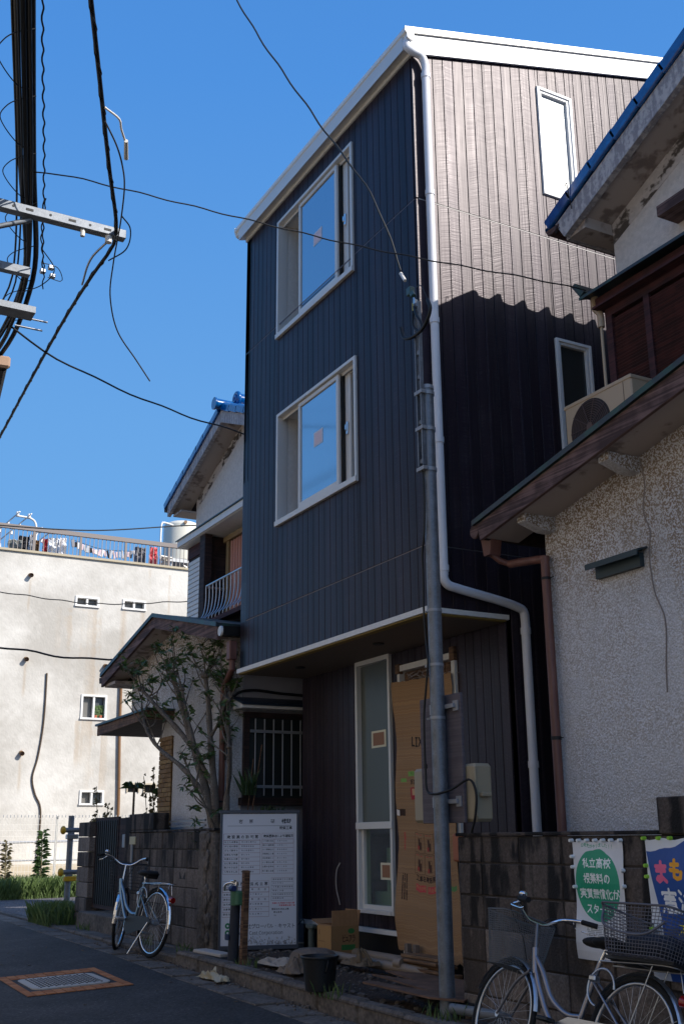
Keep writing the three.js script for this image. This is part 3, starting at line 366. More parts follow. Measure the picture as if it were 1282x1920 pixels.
  part(ur, 'soffit', [exXY([[ue + 0.14, uy - 0.175], [ap, uyx(ap) - 0.21], [ap, uyx(ap) - 0.18], [ue + 0.1, uy - 0.15]], uw + 0.002, uv - 0.062), box(ue + 0.13, uy - 0.195, -12.5, ux - 0.002, uy - 0.165, uw + 0.001)], M.soffitPlaster);
  part(ur, 'eave_board', [box(ue + 0.09, uy - 0.2, -12.5, ue + 0.125, uy - 0.065, uv - 0.061)], M.verge);
  part(ur, 'eave_box', [exXY([[ue + 0.126, uy - 0.197], [ux - 0.002, uy - 0.197], [ux - 0.002, uyx(ux) - 0.18], [ue + 0.126, uy - 0.14]], uw + 0.003, uv - 0.062)], M.soffitPlaster);
  tileSlope(ur, ue - 0.02, uy + 0.02, up, 1, ap - ue, -10.2, uv - 0.02, M.blueTile, true);
  tileSlope(ur, -1.14, uyx(-1.14) + 0.02, up, -1, -1.14 - ap, -10.2, uv - 0.02, M.blueTile, false);
  vergeTiles(ur, ue - 0.01, uy - 0.005, up, 1, ap - ue, uv + 0.016, M.blueTile);
  part(ur, 'ridge', [cyl(V(ap, uyx(ap) + 0.06, -12.8), V(ap, uyx(ap) + 0.06, uv + 0.03), 0.1, 0.1, 14)], M.blueTile);
  part(ur, 'gutter', [exXY([[ue - 0.09, uy - 0.045], [ue - 0.07, uy - 0.09], [ue - 0.01, uy - 0.105], [ue + 0.06, uy - 0.08], [ue + 0.08, uy - 0.05]], -12.5, uv + 0.01)], M.brownTrim);
  part(ur, 'wire_tie', [tube([[-6.16, 6.33, uv + 0.045], [-6.13, 6.36, uv + 0.05], [-6.12, 6.25, uv + 0.045], [-6.13, 6.12, uv + 0.012]], 0.004, 5, 24), tube([[ue + 0.06, uy - 0.06, uv + 0.02], [ue + 0.05, uy - 0.13, uv + 0.02], [ue + 0.1, uy - 0.1, uv + 0.02]], 0.004, 5, 14)], M.black);
  // shutter bay: frame, pent roof, louvred shutters
  const sz = -5.72, s0 = -5.98, s1 = -1.9, sb = 3.9, st = 5.14;
  const bay = part(RH, 'shutter_bay', [box(s0, sb, uw + 0.001, s1, st, sz - 0.06), box(s0, sb, sz - 0.06, s0 + 0.07, st, sz + 0.005), box(s0 + 0.07, st - 0.07, sz - 0.03, s1, st, sz + 0.004), box(-5.56, sb, sz - 0.03, -5.50, st - 0.07, sz + 0.002)], M.maroon);
  for (let k = 0; k < 2; k++) { const a = k ? -5.498 : s0 + 0.072, b = k ? -4.9 : -5.562; for (let i = 0; i < 34; i++) { const y = sb + 0.32 + i * 0.026; if (y < st - 0.09) part(bay, 'slat', [box(a, -0.013, -0.0035, b, 0.013, 0.0035).rotateX(0.75).translate(0, y, sz - 0.018)], M.maroon); } }
  const hood2 = part(RH, 'pent_roof', [exZY([[uw + 0.002, 5.42], [sz + 0.16, 5.27], [sz + 0.16, 5.245], [uw + 0.002, 5.39]], -6.1, s1)], M.greenTin);
  part(hood2, 'pent_board', [box(-6.02, 5.16, sz + 0.03, s1, 5.243, sz + 0.06), box(-6.02, 5.142, uw + 0.003, s1, 5.16, sz + 0.1)], M.maroon);
  part(hood2, 'pent_gutter', [exXY([[-6.22, 5.43], [-6.13, 5.30], [-6.08, 5.33], [-6.18, 5.45]], sz - 0.1, sz + 0.12)], M.greenTin);
  part(RH, 'thin_pipe', [tube([[-6.07, 5.30, sz + 0.02], [-6.075, 5.2, sz + 0.02], [-6.02, 5.12, sz + 0.02], [-6.015, 5.0, sz + 0.02]], 0.028, 8, 20), cyl(V(-6.015, 5.02, sz + 0.02), V(-6.02, 3.9, sz + 0.02), 0.013, 0.013, 8)], M.beige);
  const side = part(RH, 'upper_window_hood', [exZY([[uw + 0.002, 5.83], [uw + 0.22, 5.75], [uw + 0.22, 5.66], [uw + 0.002, 5.66]], -5.35, -2.2)], M.brownTrim);
}
{ // air conditioner on the lower roof
  const ac = thing('air_conditioner', 'beige outdoor air conditioner unit standing on the lower roof by the shutters', 'air conditioner', [-5.95, 3.7, -5.5]);
  const x0 = -6.30, x1 = -5.545, y0 = 3.84, y1 = 4.37, z0 = -5.8, z1 = -5.5;
  part(ac, 'casing', [box(x0, y0, z0, x1, y1, z1, 0.012), box(x0 - 0.006, y1 - 0.03, z0 - 0.005, x1 + 0.006, y1 + 0.004, z1 + 0.006, 0.006)], M.beige);
  part(ac, 'foot', [box(x0 + 0.1, 3.55, z0, x0 + 0.16, y0, z1)], M.greySteel); part(ac, 'foot', [box(x1 - 0.16, 3.6, z0, x1 - 0.1, y0, z1)], M.greySteel);
  const cx = x0 + 0.29, cy = y0 + 0.27;
  part(ac, 'fan_opening', [cyl(V(cx, cy, z1 - 0.01), V(cx, cy, z1 + 0.004), 0.225, 0.225, 36)], hex(0x2b211e, 0.6));
  const g = []; for (let i = 1; i < 12; i++) g.push(plain(new THREE.TorusGeometry(0.018 * i + 0.01, 0.0026, 5, 40)).translate(cx, cy, z1 + 0.012)); for (let a = 0; a < 10; a++) g.push(cyl(V(cx + 0.03 * Math.cos(a * 0.628), cy + 0.03 * Math.sin(a * 0.628), z1 + 0.014), V(cx + 0.22 * Math.cos(a * 0.628), cy + 0.22 * Math.sin(a * 0.628), z1 + 0.014), 0.003, 0.003, 5)); g.push(cyl(V(cx, cy, z1 + 0.005), V(cx, cy, z1 + 0.016), 0.035, 0.035, 14));
  part(ac, 'fan_grille', g, hex(0x5c463e, 0.5));
  part(ac, 'corner_seam', [box(x1 - 0.085, y0, z1 + 0.0005, x1 - 0.08, y1 - 0.03, z1 + 0.003)], hex(0x7a6650, 0.5));
}

// ---------- the house on the left with the tiled gable ----------
const LH = thing('gabled_house', 'old two-storey house with a blue tiled gable and brown-edged porch gable', 'house', [-13, 0, -4.75]);
{
  const zw = -4.75, zv = -4.45, ax = -13.1, ay = 3.80, p = 0.225, xl = -15.27, xr = -10.95; // porch gable
  const gy = (x) => ay - Math.abs(x - ax) * p;
  const pts = (lo, hi) => [[xl, gy(xl) + lo], [ax, ay + lo], [xr, gy(xr) + lo], [xr, gy(xr) + hi], [ax, ay + hi], [xl, gy(xl) + hi]];
  // front wall: gable part overhangs the entrance recess on its left
  part(LH, 'front_wall', [exXY([[-13.46, 0], [-11.27, 0], [-11.27, gy(-11.27) - 0.1], [ax, ay - 0.1], [-14.74, gy(-14.74) - 0.1], [-14.74, 2.55], [-13.46, 2.55]], zw - 0.15, zw)], M.stuccoWarm);
  part(LH, 'side_wall', [box(-11.42, 0, -9.0, -11.25, 3.2, zw - 0.151)], M.greyWall);
  part(LH, 'recess_wall', [box(-14.74, 0, -6.1, -13.3, 3.0, -6.0), box(-13.46, 0, -6.0, -13.31, 3.0, zw - 0.151)], M.stuccoWarm); part(LH, 'entrance_door', [box(-14.5, 0, -5.999, -13.6, 2.1, -5.96)], M.darkTrim);
  const roof = part(LH, 'porch_roof', [exXY(pts(-0.02, 0.02), -6.4, zv)], M.greenTin);
  part(roof, 'verge_board', [exXY(pts(-0.165, -0.023).map(([x, y]) => [clamp(x, xl + 0.02, xr - 0.02), y]), zv - 0.04, zv - 0.004)], M.brownTrim);
  part(roof, 'tin_edge', [exXY(pts(-0.024, 0.026), zv + 0.0005, zv + 0.02)], M.greenTin);
  part(roof, 'soffit', [exXY(pts(-0.15, -0.12).map(([x, y]) => [clamp(x, xl + 0.04, xr - 0.04), y]), zw + 0.002, zv - 0.042)], M.soffitPlaster);
  part(roof, 'eave_soffit', [box(xl + 0.04, gy(xl) - 0.17, -6.2, -14.75, gy(xl) - 0.13, zv - 0.05)], M.soffitPlaster);
  part(roof, 'gutter', [exXY([[xl - 0.12, gy(xl) - 0.02], [xl - 0.1, gy(xl) - 0.1], [xl + 0.0, gy(xl) - 0.1], [xl + 0.02, gy(xl) - 0.02]], -6.3, zv - 0.01)], M.darkTrim);
  part(roof, 'gutter', [exXY([[xr - 0.03, gy(xr) - 0.03], [xr - 0.01, gy(xr) - 0.13], [xr + 0.09, gy(xr) - 0.13], [xr + 0.11, gy(xr) - 0.03]], -6.4, zv - 0.03)], M.black);
  part(roof, 'gutter_end', [cyl(V(xr + 0.04, gy(xr) - 0.08, zv - 0.03), V(xr + 0.04, gy(xr) - 0.08, zv - 0.01), 0.06, 0.055, 10)], M.alu);
  const dp = part(LH, 'downpipe', [box(-10.98, 2.93, -4.66, -10.88, 3.14, -4.57, 0.01), pipe([[-10.93, 2.95, -4.62], [-10.94, 2.84, -4.63], [-11.3, 2.70, -4.69], [-11.33, 2.62, -4.695], [-11.33, 0.0, -4.695]], 0.035, 12)], M.copperPipe);
  for (const y of [2.52, 1.45]) part(dp, 'pipe_band', [cyl(V(-11.33, y, -4.695), V(-11.33, y + 0.02, -4.695), 0.04, 0.04, 12)], M.black);
  // facing bricks on the corner by the entrance
  const bp = part(LH, 'brick_facing', [box(-13.47, 0, zw + 0.001, -13.02, 2.3, zw + 0.01)], hex(0x5a4630, 0.9));
  const bm = [0x8a6c44, 0x7c5e3a, 0x967a50, 0x846848].map((c) => hex(c, 0.85)), bg = [boxUV(cbox(0.142, 0.05, 0.016, 0.003)), boxUV(cbox(0.068, 0.05, 0.016, 0.003))];
  for (let r = 0; r < 40; r++) { const y = 0.05 + r * 0.0565; for (const [x, k] of r % 2 ? [[-13.432, 1], [-13.32, 0], [-13.17, 0], [-13.058, 1]] : [[-13.395, 0], [-13.245, 0], [-13.095, 0]]) shared(bp, 'brick', bg[k], bm[Math.floor(R() * 4)], [x, y + 0.026, zw + 0.016 + rr(-0.001, 0.002)]); }
  // canopy over the entrance
  const can = part(LH, 'canopy', [exXY([[-15.1, 2.46], [-13.05, 2.50], [-13.05, 2.62], [-15.1, 2.60]], -5.6, -4.42)], M.darkTrim);
  part(can, 'canopy_board', [exXY([[-15.12, 2.455], [-13.03, 2.50], [-13.03, 2.60], [-15.12, 2.585]], -4.419, -4.395)], M.oldWood); part(can, 'canopy_board', [box(-13.049, 2.49, -5.5, -13.025, 2.60, -4.42)], M.oldWood);
  part(can, 'tin_edge', [exXY([[-15.16, 2.587], [-13.0, 2.604], [-13.0, 2.63], [-15.16, 2.615]], -5.6, -4.37)], M.greenTin);
  // side window with bars under an awning
  const xs = -11.25; part(LH, 'awning', [exXY([[xs, 2.56], [xs + 0.26, 2.47], [xs + 0.26, 2.44], [xs, 2.44]], -6.9, -4.78)], M.whiteMatt); part(LH, 'awning_tin', [exXY([[xs + 0.001, 2.585], [xs + 0.28, 2.495], [xs + 0.28, 2.472], [xs + 0.001, 2.562]], -6.9, -4.77)], hex(0x1c2a3a, 0.4));
  const win = part(LH, 'window', [box(xs + 0.001, 1.50, -6.8, xs + 0.012, 2.36, -4.96)], M.darkGlass);
  part(win, 'frame', [box(xs + 0.001, 2.36, -6.85, xs + 0.05, 2.42, -4.9), box(xs + 0.001, 1.42, -6.85, xs + 0.09, 1.50, -4.86), box(xs + 0.001, 1.5, -4.96, xs + 0.05, 2.36, -4.9)], M.darkTrim);
  for (let i = 0; i < 14; i++) part(win, 'bar', [cyl(V(xs + 0.12, 1.52, -5.0 - i * 0.11), V(xs + 0.12, 2.34, -5.0 - i * 0.11), 0.008, 0.008, 8)], M.greySteel);
  part(win, 'rail', [box(xs + 0.112, 2.19, -6.6, xs + 0.13, 2.22, -4.94)], M.greySteel); part(win, 'rail', [box(xs + 0.112, 1.60, -6.6, xs + 0.13, 1.63, -4.94)], M.greySteel);
  part(LH, 'wall_cable', [tube([[xs + 0.03, 2.62, -6.6], [xs + 0.03, 2.64, -5.4], [xs + 0.03, 2.66, -4.98], [xs + 0.02, 2.62, -4.82], [xs - 0.02, 2.5, -4.735], [xs - 0.05, 2.3, -4.72], [xs - 0.05, 1.9, -4.72]], 0.016, 6, 50)], M.cable);
  // upper storey
  const uw = -6.3, uv = -5.95, ux = -14.7, uy = 7.46, up = 0.40, ul = -17.05, ur = -12.35, uyx = (x) => uy - Math.abs(x - ux) * up;
  part(LH, 'upper_wall', [exXY([[-16.55, 3.0], [-12.85, 3.0], [-12.85, uyx(-12.85) - 0.1], [ux, uy - 0.1], [-16.55, uyx(-16.55) - 0.1]], uw - 0.15, uw)], M.plaster);
  part(LH, 'upper_side_wall', [box(-13.0, 3, -9.0, -12.85, 6.5, uw - 0.151), box(-16.55, 3, -9.0, -16.4, 6.5, uw - 0.151)], M.plaster);
  part(LH, 'mould_band', [exXY([[-16.54, uyx(-16.54) - 0.38], [ux, uy - 0.38], [ux, uy - 0.2], [-16.54, uyx(-16.54) - 0.2]], uw + 0.0005, uw + 0.003)], M.mouldy);
  const P2 = (lo, hi, e = 0) => [[ul + e, uyx(ul + e) + lo], [ux, uy + lo], [ur - e, uyx(ur - e) + lo], [ur - e, uyx(ur - e) + hi], [ux, uy + hi], [ul + e, uyx(ul + e) + hi]];
  const roof2 = part(LH, 'tiled_roof', [exXY(P2(-0.06, -0.02, 0.04), -9.0, uv - 0.03)], M.darkTrim);
  part(roof2, 'verge_board', [exXY(P2(-0.22, -0.03, 0.05), uv - 0.06, uv)], M.verge);
  part(roof2, 'soffit', [exXY(P2(-0.20, -0.17, 0.1), uw + 0.002, uv - 0.062)], M.soffitPlaster); part(roof2, 'eave_soffit', [box(ul + 0.12, uyx(ul) - 0.21, -8.9, -16.552, uyx(ul) - 0.18, uv - 0.08)], M.soffitPlaster);
  tileSlope(roof2, ul - 0.02, uyx(ul) + 0.02, up, 1, ux - ul, -9.0, uv - 0.02, M.blueTile, false);
  tileSlope(roof2, ur + 0.02, uyx(ur) + 0.02, up, -1, ur - ux, -9.0, uv - 0.02, M.blueTile, true);
  vergeTiles(roof2, ul - 0.01, uyx(ul) - 0.005, up, 1, ux - ul, uv + 0.016, M.blueTile); vergeTiles(roof2, ur + 0.01, uyx(ur) - 0.005, up, -1, ur - ux, uv + 0.016, M.blueTile);
  for (let i = 0; i < 6; i++) part(roof2, 'ridge_tile', [cyl(V(ux, uy + 0.07, uv + 0.09 - i * 0.3), V(ux, uy + 0.075, uv - 0.24 - i * 0.3), 0.085, 0.075, 14)], M.blueTile);
  part(roof2, 'ridge_end', [cyl(V(ux, uy + 0.07, uv + 0.1), V(ux, uy + 0.07, uv + 0.125), 0.1, 0.1, 18), cyl(V(ux + 0.02, uy + 0.2, uv - 0.25), V(ux + 0.02, uy + 0.2, uv - 1.4), 0.1, 0.1, 14), plain(new THREE.TorusGeometry(0.1, 0.035, 8, 18)).translate(ux + 0.02, uy + 0.2, uv - 0.25), plain(new THREE.TorusGeometry(0.045, 0.03, 8, 14)).translate(ux + 0.02, uy + 0.2, uv - 0.23)], M.blueTile);
  part(roof2, 'gutter', [exXY([[ul - 0.1, uyx(ul) - 0.02], [ul - 0.08, uyx(ul) - 0.09], [ul + 0.04, uyx(ul) - 0.09], [ul + 0.06, uyx(ul) - 0.02]], -8.9, uv + 0.01)], M.darkTrim);
  // pent roof, shutter box, window and balcony rail of the upper floor
  const hz = -5.82; const pent = part(LH, 'pent_roof', [exZY([[uw + 0.001, 5.84], [hz, 5.68], [hz, 5.66], [uw + 0.001, 5.82]], -16.2, -12.86)], M.greenTin); part(pent, 'pent_board', [box(-16.15, 5.56, hz - 0.05, -12.86, 5.658, hz - 0.02), box(-16.15, 5.55, uw + 0.001, -12.86, 5.565, hz - 0.051)], M.whiteMatt);
  const bx = part(LH, 'shutter_box', [box(-16.1, 3.95, uw + 0.001, -15.2, 5.55, -6.02)], M.darkTrim);
  for (let i = 0; i < 17; i++) part(bx, 'slat', [box(-16.04, 4.05 + i * 0.074, -6.019, -15.32, 4.05 + i * 0.074 + 0.066, -6.0, 0.006)], M.whiteMatt);
  part(bx, 'post', [box(-15.3, 3.95, -6.02, -15.1, 5.55, -5.9)], M.darkTrim); part(bx, 'top_panel', [box(-16.08, 5.35, -6.019, -15.32, 5.54, -6.0)], M.maroon);
  const uwn = part(LH, 'upper_window', [box(-15.0, 3.95, uw + 0.002, -12.95, 5.5, uw + 0.02)], M.darkGlass);
  part(uwn, 'frame', [box(-15.05, 5.42, uw + 0.001, -12.9, 5.5, uw + 0.12), box(-14.98, 3.95, uw + 0.001, -14.88, 5.42, uw + 0.1)], hex(0x8c7450, 0.6));
  { const g = [], r = RNG(3); for (let i = 0; i < 14; i++) g.push(cyl(V(-14.85 + i * 0.05, 3.98, uw + 0.05 + 0.02 * (i % 2)), V(-14.85 + i * 0.05, 5.4, uw + 0.05 + 0.02 * (i % 2)), 0.03, 0.028, 8)); part(uwn, 'curtain', g, hex(0xc08a78, 0.9)); }
  for (let i = 0; i < 18; i++) part(uwn, 'louvre', [box(-14.05, 4.0 + i * 0.08, uw + 0.06, -13.0, 4.0 + i * 0.08 + 0.07, uw + 0.08, 0.005)], M.whiteMatt);
  const bal = part(LH, 'balcony_rail', [tube([[-15.05, 4.70, uw + 0.05], [-15.05, 4.70, -5.90], [-12.9, 4.70, -5.90]], 0.018, 6, 30, true)], M.steel); part(bal, 'lower_rail', [tube([[-15.05, 4.08, uw + 0.05], [-15.05, 4.08, -5.82], [-12.9, 4.08, -5.82]], 0.014, 6, 30, true)], M.steel);
  for (let i = 0; i < 16; i++) { const x = -15.0 + i * 0.135; part(bal, 'bar', [tube([[x, 4.7, -5.90], [x, 4.45, -5.90], [x, 4.25, -5.86], [x, 4.14, -5.78], [x, 4.09, -5.82], [x, 4.06, -5.95], [x, 4.06, uw + 0.02]], 0.009, 6, 22)], M.steel); }
  part(LH, 'lower_pent_roof', [exZY([[uw + 0.001, 4.02], [-5.3, 3.86], [-5.3, 3.80], [uw + 0.001, 3.95]], -14.1, -12.2)], M.maroon);
}

// ---------- cream block of flats ----------
const CB = thing('apartment_block', 'large cream stained concrete building with small windows and a roof terrace, far left', 'building', [-29, 0, -9]);
{
  const X = -29, z0 = -5.25, z1 = -16, top = 8.5;
  { const big = fbm(6, 6, 5, 301), fine = fbm(80, 60, 3, 303), st = fbm(60, 3, 3, 307);
    const drips = [[-7.6, 7.1, 0.5, 1.5], [-8.25, 7.1, 0.3, 3.4], [-9.0, 7.15, 0.12, 1.9], [-9.55, 7.15, 0.1, 1.2], [-7.9, 4.1, 0.3, 1.1], [-8.5, 4.1, 0.4, 1.8], [-6.38, 7.75, 0.06, 0.8], [-6.42, 5.5, 0.06, 0.8], [-6.48, 3.1, 0.06, 0.8], [-9.1, 6.1, 0.35, 0.8], [-10.3, 8.3, 0.05, 1.2], [-9.7, 8.4, 0.06, 0.5]];
    const t = dataTex(1024, 1024, (u, v) => { const z = -16 + u * 10.75, y = v * 8.5; let m = 0; for (const [dz, dy, w, l] of drips) { const k = Math.abs(z - dz) / w, d = (dy - y) / l; if (d > 0 && d < 1.2 && k < 1) m += (1 - k) * smooth(0.45, 0.6, st(u, v * 0.2) * 0.7 + 0.3 * fine(u, v)) * (d < 0.8 ? 1 : smooth(1.2, 0.8, d)) * 0.34; } const base = mix3([174, 169, 161], [208, 204, 197], clamp(0.5 + 2.2 * (big(u, v) - 0.5) + 0.5 * (fine(u, v) - 0.5))); return mix3(base, [160, 136, 110], clamp(m)); }, true, 10.75, 8.5);
    t.offset.set(16 / 10.75, 0);
    M.cream = S({ map: t, bumpMap: dataTex(256, 256, (u, v) => fine(u, v), false, 3, 3), bumpScale: 0.005, roughness: 0.95 }); }
  const holes = [[-8.29, 7.17, -7.63, 7.45], [-9.62, 7.2, -8.95, 7.48], [-8.65, 4.15, -7.95, 4.8], [-8.7, 1.95, -8.05, 2.32], [-9.62, 2.28, -9.33, 2.48], [-10.1, 2.28, -9.8, 2.48]];
  part(CB, 'wall', [exZY(rect(z1, 0, z0, top), X - 0.25, X, holes.map((h) => rect(h[0], h[1], h[2], h[3])))], M.cream);
  part(CB, 'end_wall', [box(-40, 0, z0 - 0.2, X - 0.25, top, z0), box(-40, 0, z1, X - 0.25, top, z1 + 0.2), box(-40, 0, z1 + 0.2, -39.8, top, z0 - 0.2)], hex(0xc8bca6, 0.9)); part(CB, 'roof_slab', [box(-40, top - 0.1, z1, X - 0.26, top - 0.01, z0)], M.concrete);
  part(CB, 'coping', [box(X - 0.3, top, z1, X + 0.06, top + 0.06, z0)], hex(0xb0a48c, 0.8)); part(CB, 'plinth', [box(X + 0.002, 0, z1, X + 0.9, 0.5, z0 + 0.3)], hex(0xc2b49c, 0.9));
  for (const [i, h] of holes.entries()) {
    const t = 0.05, b = i > 3, f = part(CB, 'window', b ? [box(X - 0.2, h[3], h[0], X + 0.05, h[3] + 0.04, h[2]), box(X - 0.2, h[1], h[0] - 0.03, X + 0.04, h[3], h[0]), box(X - 0.2, h[1], h[2], X + 0.04, h[3], h[2] + 0.03)] : [box(X - 0.12, h[1], h[0], X + 0.03, h[3], h[0] + t), box(X - 0.12, h[1], h[2] - t, X + 0.03, h[3], h[2]), box(X - 0.12, h[3] - t, h[0] + t, X + 0.03, h[3], h[2] - t), box(X - 0.12, h[1] - 0.01, h[0] - 0.01, X + 0.05, h[1] + t * 0.8, h[2] + 0.01), box(X - 0.1, h[1] + t, (h[0] + h[2]) / 2 - 0.025, X + 0.01, h[3] - t, (h[0] + h[2]) / 2 + 0.025)], b ? hex(0xb6aa96, 0.9) : M.white);
    part(f, 'pane', [box(X - 0.16, h[1], h[0], X - 0.14, h[3], (h[0] + h[2]) / 2)], b ? M.black : hex(0x4a4e50, 0.25)); part(f, 'pane', [box(X - 0.16, h[1], (h[0] + h[2]) / 2, X - 0.14, h[3], h[2])], b ? M.black : hex(0x6c6a66, 0.3));
    if (i === 2) { const g = [], r = RNG(11); for (let k = 0; k < 60; k++) { const z = -8.6 + r() * 0.3, y = 4.24 + r() * 0.28; g.push(plain(new THREE.PlaneGeometry(0.07, 0.04)).rotateY(1.57 + (r() - 0.5)).rotateX(r() - 0.5).translate(X - 0.1 + r() * 0.05, y, z)); } part(f, 'sill_plant', g, M.leaf); part(f, 'flower_pot', [cyl(V(X - 0.08, 4.2, -8.38), V(X - 0.08, 4.27, -8.38), 0.04, 0.05, 10), cyl(V(X - 0.08, 4.2, -8.52), V(X - 0.08, 4.27, -8.52), 0.04, 0.05, 10)], hex(0xa85a40, 0.8)); }
  }
  for (const [z, y] of [[-6.38, 7.9], [-6.42, 5.65], [-6.48, 3.24], [-8.55, 5.6]]) part(CB, 'drain_spout', [cyl(V(X - 0.02, y, z), V(X + 0.14, y - 0.04, z), 0.055, 0.06, 10, true)], hex(0x8a6844, 0.8));
  part(CB, 'rain_pipe', [tube([[X + 0.06, 5.62, -9.0], [X + 0.06, 4, -9.02], [X + 0.06, 2, -9.09], [X + 0.06, 0.2, -9.1]], 0.04, 8, 20)], hex(0x7a5838, 0.7)); part(CB, 'rain_pipe', [cyl(V(X + 0.06, 5.6, -9.0), V(X + 0.06, 5.72, -9.0), 0.055, 0.055, 8)], hex(0x7a5838, 0.7));
  part(CB, 'loose_cable', [tube([[X + 0.03, 5.3, -6.99], [X + 0.03, 4.4, -7.0], [X + 0.03, 3.8, -6.98], [X + 0.03, 3.1, -6.9], [X + 0.03, 2.6, -6.8], [X + 0.03, 2.2, -6.9], [X + 0.03, 1.9, -7.05], [X + 0.03, 0.6, -7.05]], 0.022, 6, 50)], hex(0x4a3a2a, 0.7));
  const rail = part(CB, 'terrace_rail', [box(X - 0.06, 9.12, z1, X + 0.02, 9.24, z0)], hex(0x7d7470, 0.6));
  for (let k = 0; k < 8; k++) part(rail, 'post', [box(X - 0.045, 8.56, -6.41 - k * 1.28 - 0.03, X + 0.005, 9.12, -6.41 - k * 1.28 + 0.03)], hex(0x7d7470, 0.6));
  for (let z = z0 - 0.05; z > -14; z -= 0.115) part(rail, 'baluster', [box(X - 0.028, 8.56, z - 0.008, X - 0.012, 9.12, z + 0.008)], hex(0x8a827c, 0.6));
  part(CB, 'terrace_parapet', [box(X - 1.6, 8.5, -9.6, X - 0.8, 8.68, -7.1)], M.darkTrim);
}

